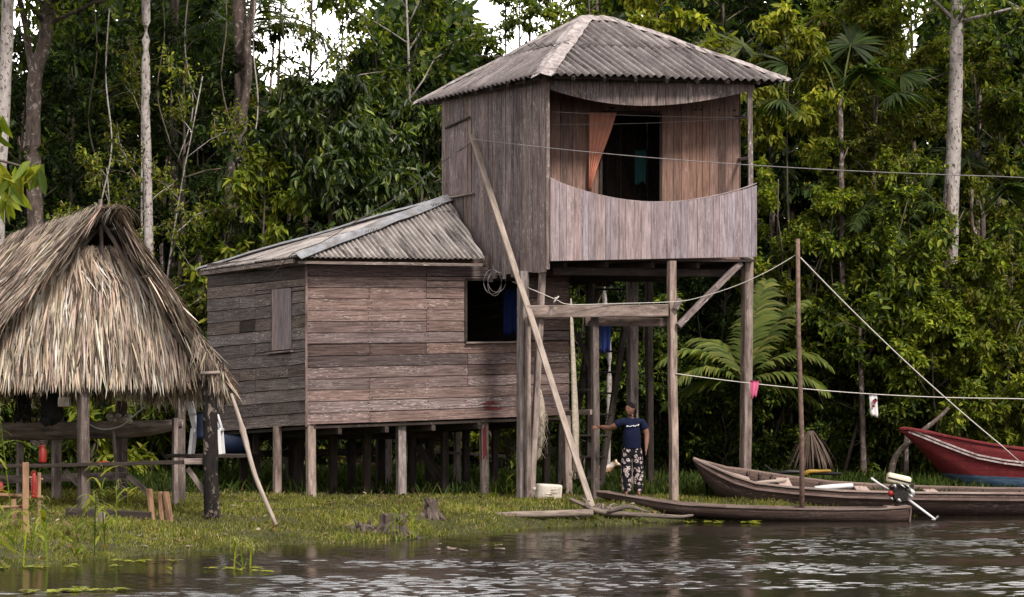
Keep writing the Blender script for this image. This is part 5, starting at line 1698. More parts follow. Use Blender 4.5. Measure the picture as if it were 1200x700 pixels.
# red boat
rb = thing('red_boat', 'red painted boat with white rubbing stripe and blue bottom behind the others', 'boat', (9, 44.5, .4))
stn = []
for px, yg, yk, Y, hw in ((1055, 503, 505.5, 44.4, .015), (1064, 503.6, 513, 44.4, .10), (1078, 507, 527, 44.42, .26), (1096, 511, 547, 44.45, .42), (1114, 515, 565, 44.5, .56), (1132, 519, 578, 44.55, .68), (1160, 524, 586, 44.6, .80), (1200, 530, 590, 44.7, .90), (1260, 536, 592, 44.9, .95), (1330, 538, 592, 45.1, .95)):
    stn.append((px2x(px, Y), Y, hw, P(px, yg, Y - hw).z, P(px, yk, Y).z))
o, S = hull('hull', stn, [(0, 1), (.07, 1.0), (.30, .985), (.31, .955), (.40, .93), (.48, .90), (.55, .87), (.62, .84), (.68, .80), (.74, .75), (.8, .68), (.86, .59), (.92, .46), (1, .12)], [0, 0, 1, 0, 0, 0, 0], ['red_hull', 'stripe', 'blue_paint'], rb, .03, (False, True), heel=.06)
for f_ in o.data.polygons:
    c_ = f_.center + ORG[rb.name]; pass
k = len(S[0][0])
for sd in (1, -1):
    strip_along(S, sd, 'red_paint', 'gunwale', rb, .07, .04, .012)
    for w_, dz in ((.05, -.0), (.045, .06)):
        strip_along(S, sd, 'stripe', 'rubbing_strake', rb, .05, .032, dz, 1, None, j=2)
mb = MB()
poly = [Vector((x, y - hw * .93, zg - .03)) for (x, y, hw, zg, zk) in stn[:7]] + [Vector((x, y + hw * .93, zg - .03)) for (x, y, hw, zg, zk) in stn[:7][::-1]]
prism(mb, poly, Vector((0, 0, 1)), .03); mb.build('bow_deck', MT['red_paint'], rb)
for i in (7, 8):
    x, y, hw, zg, zk = stn[i]; mb = MB(); beam(mb, Vector((x, y - hw + .03, zg - .12)), Vector((x, y + hw - .03, zg - .12)), .26, .04); mb.build('thwart', MT['red_paint'], rb)

# long-tail motor
mo = thing('long_tail_motor', 'small cream and black long tail motor mounted on the flat canoe stern', 'motor', P(1054, 592, 39.8))
mc = P(1053, 578, 39.75)
mb = MB()
bm = bmesh.new(); bmesh.ops.create_cube(bm, size=1); bmesh.ops.scale(bm, vec=(.40, .24, .17), verts=bm.verts); bmesh.ops.bevel(bm, geom=bm.edges[:], offset=.05, segments=3, profile=.5, affect='EDGES')
bmesh.ops.rotate(bm, cent=(0, 0, 0), matrix=Matrix.Rotation(.22, 3, 'Y'), verts=bm.verts); bm.verts.index_update()
mb.add([v.co + mc + Vector((.0, 0, .225)) for v in bm.verts], [[v.index for v in f.verts] for f in bm.faces], None, (1, 1, 1), 0, True); bm.free()
mb.build('fuel_tank', MT['cream'], mo)
mb = MB(); beam(mb, mc + Vector((-.19, -.122, .262)), mc + Vector((.185, -.122, .17)), .012, .028, jit=0); mb.build('tank_stripe', MT['black'], mo)
mb = MB()
beam(mb, mc + Vector((-.13, -.02, -.02)), mc + Vector((.13, -.02, -.06)), .22, .20, jit=0, segs=1, cham=.3)
beam(mb, mc + Vector((-.02, -.04, .02)), mc + Vector((-.10, -.04, .15)), .15, .15, up=Vector((1, 0, 0)), jit=0, segs=1, cham=.3)
for q in range(7): beam(mb, mc + Vector((.03 + q * .018, -.02, .06)), mc + Vector((.03 + q * .018, -.02, .15)), .17, .006, up=Vector((1, 0, 0)), jit=0, segs=1)
beam(mb, mc + Vector((.10, -.06, .03)), mc + Vector((.22, -.06, .00)), .12, .11, jit=0, segs=1, cham=.35)
beam(mb, mc + Vector((.15, -.04, .14)), mc + Vector((.24, -.04, .11)), .10, .09, jit=0, segs=1, cham=.35)
tube(mb, [mc + Vector((-.02, -.13, -.03)), mc + Vector((-.02, -.17, -.03))], [.095, .085], 16, smooth=False)
beam(mb, mc + Vector((.0, 0, -.12)), mc + Vector((.02, 0, -.2)), .14, .16, jit=0, segs=1)
mb.build('engine_block', MT['engine'], mo)
mb = MB()
for (ax, az, rr_, ll) in ((-.12, .12, .03, .09), (.02, .14, .025, .12), (.1, .13, .022, .1), (-.04, -.1, .035, .1), (.15, -.02, .03, .12), (-.16, -.08, .02, .08)):
    q = mc + Vector((ax, -.1, az)); tube(mb, [q, q + Vector((random.uniform(-.04, .04), -.06, random.uniform(-.03, .03))), q + Vector((ll * .5, -.07, -ll * .4))], [rr_, rr_ * .8, rr_ * .5], 7)
mb.build('engine_fittings', MT['steel'], mo)
mb = MB(); tube(mb, [mc + Vector((-.15, -.1, .0)), mc + Vector((-.15, -.15, .0))], [.05, .045], 14); mb.build('recoil_cover', MT['red_plastic'], mo)
mb = MB(); tube(mb, [mc + Vector((.16, -.08, .08)), mc + Vector((.22, -.1, .02)), mc + Vector((.22, -.1, -.05))], [.03, .04, .035], 8); tube(mb, [mc + Vector((-.02, -.14, -.05)), mc + Vector((.03, -.14, -.1))], .03, 8); mb.build('muffler', MT['steel'], mo)
mb = MB(); sh0, sh1 = P(1061, 583, 39.7), P(1096, 609, 39.2); tube(mb, [sh0, sh1], [.022, .018], 9); mb.build('drive_shaft', MT['white_plastic'], mo)
mb = MB()
for q in range(3):
    a = q * 2.09; ax = (sh1 - sh0).normalized(); s, u = frame_of(ax)
    d = s * math.cos(a) + u * math.sin(a)
    prism(mb, [sh1 + d * .01 + ax * .0, sh1 + d * .06 + s.cross(d) * .0 + ax * .025, sh1 + d * .085, sh1 + d * .05 - ax * .02], ax, .006)
mb.build('propeller', MT['steel'], mo)
mb = MB(); tube(mb, [P(1021, 560.5, 39.6), P(1030, 567, 39.65), P(1042, 574, 39.7)], [.02, .017, .017], 8); mb.build('tiller', MT['white_plastic'], mo)

# ------------------------------------------------------------------ person and dog
def skin_mesh(nodes, edges, sub=2, root=0):
    me = bpy.data.meshes.new('skin'); me.from_pydata([n[0] for n in nodes], edges, [])
    o = bpy.data.objects.new('tmp', me); COL.objects.link(o)
    m = o.modifiers.new('s', 'SKIN'); m.use_smooth_shade = True; m.branch_smoothing = .6
    if not me.skin_vertices: me.skin_vertices.new()
    sv = me.skin_vertices[0].data
    for i, n in enumerate(nodes):
        r = n[1]; sv[i].radius = r if isinstance(r, tuple) else (r, r); sv[i].use_root = (i == root)
    s = o.modifiers.new('u', 'SUBSURF'); s.levels = s.render_levels = sub
    dg = bpy.context.evaluated_depsgraph_get(); dg.update()
    ev = o.evaluated_get(dg); out = bpy.data.meshes.new_from_object(ev)
    bpy.data.objects.remove(o); return out

def place_mesh(name, me, mat, parent, M4):
    me.transform(M4); return link(name, me, mat, parent)

MT['skin'] = plain_mat('brown_skin', (.19, .092, .062), .55, 0, 10, .12, .35)
MT['hair'] = plain_mat('dark_hair', (.006, .005, .0045), .75, 0, 20, .3, .1)
MT['tshirt'] = plain_mat('navy_cotton', (.007, .010, .032), .9, 0, 9, .3, .15, .6)
MT['print_white'] = plain_mat('white_print', (.72, .72, .74), .9, 0, 9, .1, .1)
def floral():
    m, nt, out = newmat('black_floral_cotton')
    oc = N(nt, 'ShaderNodeTexCoord').outputs['Object']
    oc2 = N(nt, 'ShaderNodeVectorMath', {0: oc, 1: N(nt, 'ShaderNodeCombineXYZ', {0: N(nt, 'ShaderNodeMath', {0: noise(nt, oc, 26, 2), 1: .05}, operation='MULTIPLY').outputs[0], 2: N(nt, 'ShaderNodeMath', {0: noise(nt, oc, 31, 2), 1: .05}, operation='MULTIPLY').outputs[0]}).outputs[0]}, operation='ADD').outputs[0]
    v = N(nt, 'ShaderNodeTexVoronoi', {'Vector': oc2, 'Scale': 13.0, 'Randomness': .9})
    p = ramp(nt, noise(nt, oc, 55, 2), .42, .55)
    f = N(nt, 'ShaderNodeMath', {0: v.outputs['Distance'], 1: .47}, operation='LESS_THAN').outputs[0]
    f = N(nt, 'ShaderNodeMath', {0: f, 1: p}, operation='MULTIPLY').outputs[0]
    c = mixc(nt, f, (.010, .009, .012), (.62, .50, .50))
    b = N(nt, 'ShaderNodeBsdfPrincipled', {'Base Color': c, 'Roughness': .85, 'Specular IOR Level': .15})
    nt.links.new(b.outputs[0], out.inputs[0]); return m
MT['floral'] = floral()
wx, wy = px2x(740.5, 40.12), 40.12
wz = deckz + .002
wm = thing('person', 'standing person in navy t-shirt and black floral trousers holding a tower post', 'person', (wx, wy, wz))
def arm_r(): return [((-.175, -.01, 1.24), .055), ((-.27, -.02, 1.165), .060), ((-.365, .06, 1.115), .050), ((-.47, .20, 1.135), .039), ((-.505, .245, 1.14), .032)]
def arm_l(): return [((.175, -.0, 1.23), .055), ((.22, .0, 1.12), .060), ((.25, -.005, 1.0), .050), ((.24, -.05, .86), .040), ((.237, -.065, .81), .032)]
nodes = [((0, 0, .84), (.15, .12)), ((0, 0, .98), (.145, .13)), ((-.005, -.01, 1.12), (.13, .11)), ((-.005, 0, 1.235), (.11, .075)), ((-.012, .004, 1.31), .052), ((-.022, .004, 1.37), .047), ((-.028, -.004, 1.42), .012)]
edges = [(0, 1), (1, 2), (2, 3), (3, 4), (4, 5), (5, 6)]
def chain(start, pts):
    b = len(nodes); nodes.extend(pts); edges.append((start, b))
    for i in range(len(pts) - 1): edges.append((b + i, b + i + 1))
    return len(nodes) - 1
wr_ = chain(3, arm_r()); wl_ = chain(3, arm_l())
hr = chain(wr_, [((-.55, .285, 1.138), (.03, .018))])
for k, (dy, L) in enumerate(((.03, .05), (.012, .058), (-.004, .054), (-.02, .044))):
    chain(hr, [((-.575, .285 + dy, 1.15 - k * .01), .0105), ((-.625 - L * .3, .285 + dy * .5, 1.15 - k * .016), .010), ((-.655 - L * .2, .325 + dy * .3, 1.145 - k * .016), .0085)])
chain(hr, [((-.54, .265, 1.165), .012), ((-.57, .26, 1.185), .010)])
hl = chain(wl_, [((.235, -.075, .765), (.02, .036))])
for k, (dy, L) in enumerate(((-.028, .06), (-.01, .07), (.008, .066), (.024, .052))):
    chain(hl, [((.235, -.078 + dy, .735), .0105), ((.232, -.08 + dy, .735 - L * .5), .010), ((.222, -.08 + dy * .9, .735 - L), .0085)])
chain(hl, [((.225, -.105, .765), .012), ((.22, -.12, .735), .010)])
for s, dx in ((-1, 0), (1, .015)):
    chain(0, [((s * .085, 0, .74), .088), ((s * .088 + dx, -.01, .45), .058), ((s * .09 + dx, .0, .25), .047), ((s * .09 + dx, .015, .08), .034), ((s * .095 + dx, -.03, .035), (.036, .03)), ((s * .10 + dx, -.12, .022), (.038, .02)), ((s * .10 + dx, -.165, .018), (.03, .015))])
me = skin_mesh(nodes, edges)
# head with a face, turned to the left
bm = bmesh.new(); bm.from_mesh(me)
hd = bmesh.ops.create_uvsphere(bm, u_segments=28, v_segments=22, radius=1.0)['verts']
def g3(x, z, cx, cz, s): return math.exp(-((x - cx) ** 2 + (z - cz) ** 2) / (2 * s * s))
rotz = Matrix.Rotation(-.75, 3, 'Z'); rtx = Matrix.Rotation(.08, 3, 'X')
for v in hd:
    x, y, z = v.co
    w = .074 * (1 - .30 * max(0, -z) ** 1.6); p = Vector((x * w, y * .090, z * .112))
    if y < 0:
        f = -y
        p.y -= .020 * g3(x, z, 0, -.12, .13) * f + .010 * g3(x, z, 0, .08, .10) * f
        p.y += .012 * (g3(x, z, -.38, .10, .14) + g3(x, z, .38, .10, .14)) * f
        p.y -= .007 * g3(x, z, 0, -.48, .16) * f + .020 * g3(x, z, 0, -.90, .25)
        p.y += .004 * g3(x, z, 0, -.60, .07) * f
    for sg in (-1, 1):
        p.x += sg * .016 * math.exp(-((y - .05) ** 2 + (z + .02) ** 2) / .03) * (1 if sg * x > .8 else 0)
    v.co = rotz @ (rtx @ p) + Vector((-.03, -.022, 1.446))
for f in bm.faces: f.smooth = True
bm.to_mesh(me); bm.free()
MW = Matrix.Translation((0, 0, 0)) @ Matrix.Rotation(-.18, 4, 'Z')
MW = Matrix.Identity(4)
body = place_mesh('body', me, MT['skin'], wm, MW)
def headp(x, y, z): return rotz @ (rtx @ Vector((x, y, z))) + Vector((-.03, -.022, 1.446))
mb = MB()
W0 = Vector((wx, wy, wz))
for sg in (-1, 1): blob(mb, W0 + headp(sg * .028, -.079, .012), (.010, .006, .006), 2, 0, 8, 6)
mb.build('eyes', MT['black'], wm)
mb = MB(); tube(mb, [W0 + headp(x, -.094 + abs(x) * .35, -.054) for x in (-.022, -.008, .008, .022)], [.002, .005, .005, .002], 6); MT['lips'] = plain_mat('lips', (.16, .05, .045), .5); mb.build('mouth', MT['lips'], wm)
# hair: cap and low knot
mb = MB(); vs, fs = [], []; nu, nv = 24, 12
for j in range(nv + 1):
    for i in range(nu):
        a = 2 * math.pi * i / nu; back = (math.cos(a - math.pi / 2) + 1) / 2
        th = (j / nv) * lerp(.95, 2.25, back ** .8)
        vs.append(W0 + headp(.080 * math.sin(th) * math.cos(a), .097 * math.sin(th) * math.sin(a) + .004, .115 * math.cos(th) + .004))
for j in range(nv):
    for i in range(nu): fs.append((j * nu + i, (j + 1) * nu + i, (j + 1) * nu + (i + 1) % nu, j * nu + (i + 1) % nu))
mb.add(vs, fs, None, (1, 1, 1), 0, True); blob(mb, W0 + headp(0.0, .095, -.05), (.052, .042, .06), 3, .12, 12, 8); blob(mb, W0 + headp(0.01, .085, -.13), (.040, .034, .085), 4, .15, 12, 8)
mb.build('hair', MT['hair'], wm)
# shirt
sn = [((0, 0, .755), (.168, .145)), ((0, 0, .80), (.170, .148)), ((0, -.004, .92), (.172, .156)), ((-.0, -.014, 1.04), (.168, .156)), ((-.005, -.014, 1.15), (.166, .145)), ((-.005, -.0, 1.245), (.15, .10)), ((-.01, .0, 1.285), (.085, .07))]
se = [(0, 1), (1, 2), (2, 3), (3, 4), (4, 5), (5, 6)]
b = len(sn); sn += [((-.17, -.01, 1.245), .084), ((-.245, -.015, 1.185), .080), ((-.275, -.017, 1.165), .078)]; se += [(5, b), (b, b + 1), (b + 1, b + 2)]
b = len(sn); sn += [((.17, 0, 1.235), .084), ((.205, 0, 1.14), .082), ((.215, 0, 1.09), .078)]; se += [(5, b), (b, b + 1), (b + 1, b + 2)]
sh = place_mesh('t_shirt', skin_mesh(sn, se), MT['tshirt'], wm, MW)
mb = MB()
xs = [lerp(-.085, .105, i / 30) for i in range(31)]
pts = []
for i, x in enumerate(xs):
    zz = 1.155 + random.uniform(-.012, .012) + .06 * (x + .08)
    pts.append(W0 + Vector((x, -.158 + (abs(x) / .15) ** 2 * .05, zz)))
tube(mb, pts, [.0045 if i % 4 else .009 for i in range(31)], 6)
blob(mb, pts[0] + Vector((-.005, 0, .005)), (.010, .008, .016), 1, .2, 8, 6); blob(mb, pts[-1] + Vector((0, .01, .012)), (.014, .008, .010), 1, .2, 8, 6)
mb.build('chest_print', MT['print_white'], sh)
# trousers
sn = [((0, 0, .93), (.165, .135)), ((0, 0, .80), (.175, .15))]; se = [(0, 1)]
for s, dx in ((-1, 0), (1, .015)):
    b = len(sn); sn += [((s * .088, 0, .66), .122), ((s * .09 + dx, -.01, .46), .104), ((s * .09 + dx, .0, .25), .092), ((s * .09 + dx, .01, .09), .086), ((s * .09 + dx, .01, .05), .084)]
    se += [(1, b), (b, b + 1), (b + 1, b + 2), (b + 2, b + 3), (b + 3, b + 4)]
place_mesh('trousers', skin_mesh(sn, se), MT['floral'], wm, MW)

# dog
dx_, dy_ = px2x(707, 46.8), 46.8
dg_ = thing('dog', 'small tan and white dog standing in the grass behind the tower post', 'dog', (dx_, dy_, gz(dx_, dy_)))
nodes = [((-.16, .10, .30), (.065, .075)), ((-.02, .04, .29), (.06, .07)), ((.10, 0, .30), (.068, .085)), ((.18, -.03, .36), .05), ((.235, -.05, .41), (.05, .052)), ((.30, -.07, .385), .03), ((.34, -.08, .372), .022)]
edges = [(0, 1), (1, 2), (2, 3), (3, 4), (4, 5), (5, 6)]
for s in (-1, 1):
    o_ = Vector((.02 * s, .055 * s, 0))
    chain(2, [(tuple(Vector((.11, 0, .22)) + o_), .035), (tuple(Vector((.10, 0, .13)) + o_), .02), (tuple(Vector((.11, 0, .03)) + o_), .016), (tuple(Vector((.135, -.005, .012)) + o_), .018)])
    chain(0, [(tuple(Vector((-.14, .10, .22)) + o_), .04), (tuple(Vector((-.21, .12, .13)) + o_), .02), (tuple(Vector((-.19, .11, .03)) + o_), .015), (tuple(Vector((-.165, .10, .012)) + o_), .018)])
    chain(4, [(tuple(Vector((.225, -.05, .46)) + o_ * .7), (.022, .012)), (tuple(Vector((.245, -.06, .475)) + o_ * 1.1), (.010, .006))])
chain(0, [((-.23, .13, .34), .018), ((-.28, .15, .42), .014), ((-.27, .15, .48), .008)])
def fur():
    m, nt, out = newmat('tan_white_fur'); oc = N(nt, 'ShaderNodeTexCoord').outputs['Object']
    n1 = noise(nt, oc, 6, 4); c = mixc(nt, ramp(nt, n1, .48, .53), (.40, .24, .14), (.70, .62, .55))
    b = N(nt, 'ShaderNodeBsdfPrincipled', {'Base Color': c, 'Roughness': .9, 'Specular IOR Level': .1}); nt.links.new(b.outputs[0], out.inputs[0]); return m
MT['fur'] = fur()
place_mesh('body', skin_mesh(nodes, edges), MT['fur'], dg_, Matrix.Identity(4))
# ------------------------------------------------------------------ grass
gr = np.random.default_rng(33)
def grass_field(name, n, xr, yr, Lr, Wd, keep, pal, tilt=.45, label=None):
    Y = gr.uniform(yr[0], yr[1], n); X = gr.uniform(xr[0], xr[1], n)
    d = Y - bank(X)
    patch = np.sin(X * 1.7 + 1.1 * np.sin(Y * 1.9)) * np.sin(Y * 1.45 + .7 * np.sin(X * 1.1)) 
    k = keep(X, Y, d, patch) > gr.random(n)
    X, Y, d, patch = X[k], Y[k], d[k], patch[k]
    n = len(X)
    pos = np.stack([X, Y, ground_z(X, Y) - .015], 1)
    dr = np.stack([gr.normal(0, tilt, n), gr.normal(0, tilt, n), np.ones(n)], 1)
    up = np.stack([gr.normal(size=n), gr.normal(size=n), np.full(n, .2)], 1)
    L = gr.uniform(Lr[0], Lr[1], n) * (1 + .35 * patch)
    C = pal_pick(gr, n, pal) * (1 + .22 * patch)[:, None]
    v, f, c = leaves(pos, dr, up, L, np.full(n, Wd) * gr.uniform(.7, 1.3, n), C, .35)
    o = link(name, npmesh(name, v, f, c), MT['grass'])
    return tag(o, label, None, None, 'stuff')
GP = [(3, (.145, .165, .027)), (3, (.215, .22, .045)), (2.0, (.29, .25, .09)), (.8, (.075, .085, .02)), (.8, (.34, .28, .15))]
def in_house(X, Y):
    # under the floor of the house
    a = (X - (-3.53)); b = Y - (41.3 + .2 * a)
    return (b > .35) & (b < 4) & (X > -5.6 + 0 * X) & (X < 1.0)
grass_field('bank_grass', 260000, (-9, 10.5), (24, 44), (.035, .10), .013,
            lambda X, Y, d, p: np.where(d > -.12, 1.0, 0) * np.where(in_house(X, Y), .12, 1) * np.where(d < .9, 1, np.clip(.8 + .3 * p, .4, 1)), GP, label='short yellow green grass covering the river bank')
grass_field('meadow_grass', 60000, (-12, 12.5), (42, 50), (.12, .32), .02,
            lambda X, Y, d, p: np.where(d > .1, 1.0, 0) * np.where(in_house(X, Y), .1, 1), [(4, (.045, .075, .016)), (3, (.07, .10, .02)), (1, (.11, .12, .03))], label='taller darker grass behind the house and boats')
grass_field('edge_weeds', 5200, (-9, 3.0), (24, 40), (.05, .11), .05,
            lambda X, Y, d, p: np.where((d > -.35) & (d < .45), 1.0, 0) * np.where(p > -.3, 1, .2), [(3, (.11, .15, .03)), (3, (.16, .19, .04)), (1, (.06, .09, .02))], .9, 'fleshy low weeds along the water line')

# reeds and tall grasses at the lower left
def reed(px, Y, h, nst, seed, label, wide=.03, spread=.25, name='reed_clump', pal='bright', zed=None, plume=True):
    r = np.random.default_rng(seed); random.seed(seed)
    x = px2x(px, Y); z = gz(x, Y) if zed is None else zed
    z = max(z, -.25)
    t = thing(name, label, 'reeds', (x, Y, z))
    V, Fa, C = [], [], []
    def blade(b, d, L, w, bend, c):
        vs, fs = strip_leaf(r, b, d, L, w, bend, 5, [r.normal(), r.normal() * .4, 0])
        k = len(V); V.extend(vs); Fa.extend([[k + j for j in q] for q in fs]); C.extend([c] * len(vs))
    for i in range(nst):
        b = np.array([r.normal() * spread * .5, r.normal() * spread * .5, 0]); hh = h * r.uniform(.55, 1)
        ln = np.array([r.normal() * .10, r.normal() * .1, 1])
        c = pal_pick(r, 1, PAL[pal])[0]
        blade(b, ln, hh, .02, r.uniform(-.02, .12), c)
        for j in range(int(3 + hh * 3)):
            q = r.uniform(.05, .9)
            a = r.uniform(0, 6.28)
            blade(b + ln * hh * q * .96, [math.cos(a) * .55, math.sin(a) * .55, .8], r.uniform(.3, .6) * min(1, h), wide * r.uniform(.6, 1.3), r.uniform(.7, 1.9), pal_pick(r, 1, PAL[pal])[0])
        if plume:
            for j in range(9):
                a = r.uniform(0, 6.28)
                blade(b + ln * hh * r.uniform(.86, .99), [math.cos(a) * .5, math.sin(a) * .5, .6], r.uniform(.12, .3), .008, 1.6, np.array((.26, .26, .10)))
    link('blades', npmesh('blades', np.array(V), np.array(Fa), np.array(C)), MT['grass'], t)
    return t
reed(10, 29.6, 3.0, 2, 1, 'tallest thin reed stalks rising past the hut at the water edge', .04, .35)
reed(-22, 29.4, 2.1, 4, 2, 'dense reed clump at the left edge of the bank', .045, .6)
reed(26, 29.0, .9, 4, 3, 'bushy green reed clump in front of the wooden rack', .05, .4)
reed(62, 30.0, .55, 3, 4, 'low reed tuft right of the wooden rack', .035, .3)
reed(108, 30.4, .85, 3, 5, 'reed tuft with two tall bent blades in the shallow water', .05, .28)
reed(124, 30.6, 1.3, 2, 6, 'slim upright reeds standing in the shallows left of the firewood', .03, .2)
reed(88, 30.2, .45, 3, 7, 'short drooping grass at the muddy edge below the hut', .045, .35, plume=False)
reed(204, 27.6, .42, 2, 8, 'single broad bent leaf rising from open water', .06, .08, zed=-.12, plume=False)
reed(285, 28.5, .55, 4, 9, 'arching seeding grass stalk leaning over the water', .02, .3, zed=-.1)
reed(470, 34.6, .5, 7, 10, 'green grass tuft growing over the broad stump', .03, .25, plume=False)
reed(600, 41.4, .45, 7, 11, 'grass tuft at the foot of the tower post', .025, .4, plume=False)
reed(149, 36.4, .45, 6, 12, 'yellow flowering weed in the grass beneath the bench', .03, .2, pal='lemon', plume=False)
def floaters(px, Y, n, seed, label, sx=.35):
    r = np.random.default_rng(seed); V, Fa, C = [], [], []
    x0 = px2x(px, Y)
    for i in range(n):
        b = np.array([r.normal() * sx, r.normal() * .16, .012])
        for j in range(7):
            a = j * .9 + r.uniform(0, .4)
            vs, fs = strip_leaf(r, b, [math.cos(a), math.sin(a), .45 + r.random() * .3], .11 * r.uniform(.7, 1.2), .075, .5, 2, [-math.sin(a), math.cos(a), 0])
            k = len(V); V += vs; Fa += [[k + q for q in f] for f in fs]; C += [pal_pick(r, 1, PAL['lemon'])[0]] * len(vs)
    o = link('floating_leaves', npmesh('floating_leaves', np.array(V), np.array(Fa), np.array(C)), MT['grass'], None, (x0, Y, 0))
    return tag(o, label, 'water plant')
floaters(65, 25.0, 8, 1, 'yellow green floating plants near the lower corner of the water', .2)
floaters(118, 25.2, 10, 2, 'longer raft of floating plants on open water below the reeds', .22)
floaters(285, 28.2, 6, 3, 'small floating plants under the arching grass stalk', .16)
floaters(165, 29.6, 5, 4, 'few floating leaves beside the broad bent leaf', .25)
floaters(40, 28.6, 14, 5, 'floating plants crowding the shallows around the rack', .4)
floaters(885, 39.1, 4, 6, 'lone bright floating plant beside the flat canoe', .05)
floaters(830, 39.0, 7, 7, 'pale floating weeds along the hull of the flat canoe', .3)
def litter(px, py, n, seed, label):
    mb = MB(); random.seed(seed)
    for i in range(n):
        Y = lerp(31.5, 33.6, random.random()); x = px2x(px, Y) + random.uniform(-.6, .6); z = max(gz(x, Y), 0) + .02
        a = random.uniform(0, 6.28); p = Vector((x, Y, z)); s = random.uniform(.03, .08)
        prism(mb, [p + Vector((math.cos(a + q) * s * random.uniform(.6, 1.2), math.sin(a + q) * s * .6, random.uniform(0, .02))) for q in (0, 1.2, 2.4, 3.6, 5)], Vector((0, 0, 1)), .01)
    return tag(mb.build('driftwood_chips', MT['driftwood'], None), label, 'debris', None, 'stuff')
litter(215, 645, 10, 3, 'pale wood chips and scraps along the water line')
litter(560, 600, 8, 5, 'small wood chips in the grass')

# ------------------------------------------------------------------ trees and bushes
def tree_at(px, Y, seed, label, H, sp, pal, name='tree', cat='tree', **kw):
    d = dict(r0=.10, lo=.4, nl=22, nt=9, lpt=34, ll=.2, lw=.075)
    d.update(kw)
    return put_tree(name, label, cat, px2x(px, Y), Y, seed, H=H, spread=sp, pal=pal, **d)
# just behind the house
tree_at(395, 50.5, 101, 'broad dark tree with drooping glossy leaves right behind the low roof', 7.7, 2.35, 'dense', name='broadleaf_tree', lo=.3, nl=34, nt=12, lpt=34, ll=.26, lw=.085, droop=1.1, mat='leaf_gloss')
tree_at(488, 52.5, 102, 'dense dark tree beside the tower wall with drooping leaves', 7.9, 1.7, 'dense', name='broadleaf_tree', lo=.3, nl=26, nt=11, lpt=32, ll=.24, lw=.08, droop=1.0, mat='leaf_gloss')
tree_at(300, 49.5, 103, 'sunlit yellow green small tree between the hut and low roof', 6.6, 1.25, 'bright', name='broadleaf_tree', lo=.3, nl=18, nt=8, lpt=20, ll=.22, lw=.085, droop=.8, r0=.07)
tree_at(255, 51.5, 104, 'dark leafy young tree behind the hut ridge corner', 5.4, 1.5, 'mid', name='broadleaf_tree', lo=.15, nl=20, nt=9, lpt=26, ll=.2, lw=.07, droop=.6)
# behind the hut
tree_at(135, 50.0, 105, 'loose fine leaved olive tree with thin pale stems above the hut', 8.8, 1.9, 'olive', name='fine_leaved_tree', lo=.35, nl=26, nt=9, lpt=24, ll=.12, lw=.05, bark='bark_pale', r0=.05, stems=3, up=.7)
tree_at(205, 53.0, 106, 'dark tree with small leaves between two slim trunks', 9.6, 2.0, 'dark', name='fine_leaved_tree', lo=.3, nl=26, nt=10, lpt=30, ll=.16, lw=.06)
tree_at(85, 55.0, 107, 'dark dense tree behind the forked brown trunk', 10.5, 2.4, 'dark', name='dense_tree', lo=.25, nl=30, nt=10, lpt=30, ll=.18, lw=.07)
tree_at(-5, 53.0, 108, 'dark tree at the far end behind the thatched roof', 9.0, 2.2, 'dark', name='dense_tree', lo=.2, nl=26, nt=10, lpt=28, ll=.18, lw=.07)
tree_at(350, 57.0, 109, 'tall thin crowned tree with sky showing through its leaves', 12.6, 2.3, 'olive', name='open_tree', lo=.5, nl=20, nt=6, lpt=12, ll=.19, lw=.075)
tree_at(235, 58.0, 110, 'tall dark tree behind the twin brown trunks', 13.0, 2.0, 'dark', name='dense_tree', lo=.4, nl=26, nt=10, lpt=28, ll=.2, lw=.08)
tree_at(485, 55.0, 111, 'tall tree with pale crooked limbs left of the tower roof', 12.4, 2.3, 'mid', name='pale_limbed_tree', lo=.42, nl=20, nt=9, lpt=22, ll=.21, lw=.09, bark='bark_pale', r0=.09, up=1.0)
tree_at(450, 59.0, 112, 'dark tree between pale limbed tree and open crowned tree', 9.6, 2.0, 'dark', name='dense_tree', lo=.35, nl=24, nt=9, lpt=26, ll=.18, lw=.07)
tree_at(585, 57.0, 113, 'tree of small leaves rising behind the tower roof slope', 10.9, 1.8, 'mid', name='fine_leaved_tree', lo=.4, nl=22, nt=9, lpt=24, ll=.16, lw=.07)
tree_at(660, 59.0, 114, 'sparse tree peeping over the tower ridge against the sky', 11.6, 1.5, 'mid', name='open_tree', lo=.5, nl=16, nt=8, lpt=20, ll=.18, lw=.075)
tree_at(752, 52.0, 115, 'bright yellow green tree top above the tower roof', 10.8, 1.5, 'lemon', name='bright_tree', lo=.55, nl=22, nt=10, lpt=26, ll=.2, lw=.08, droop=.7)
tree_at(700, 55.5, 116, 'mid green tree showing left of the bright tree top', 11.2, 1.5, 'bright', name='bright_tree', lo=.55, nl=16, nt=9, lpt=22, ll=.18, lw=.075)
tree_at(850, 55.0, 117, 'tall dark green tree behind the right end of the tower roof', 13.2, 2.4, 'dark', name='dense_tree', lo=.2, nl=34, nt=11, lpt=30, ll=.2, lw=.08)
tree_at(395, 54.5, 130, 'sparse lacy tree against the bright sky above the broad dark tree', 11.9, 2.1, 'mid', name='open_tree', lo=.55, nl=20, nt=8, lpt=12, ll=.17, lw=.07, bark='bark_pale', r0=.06)
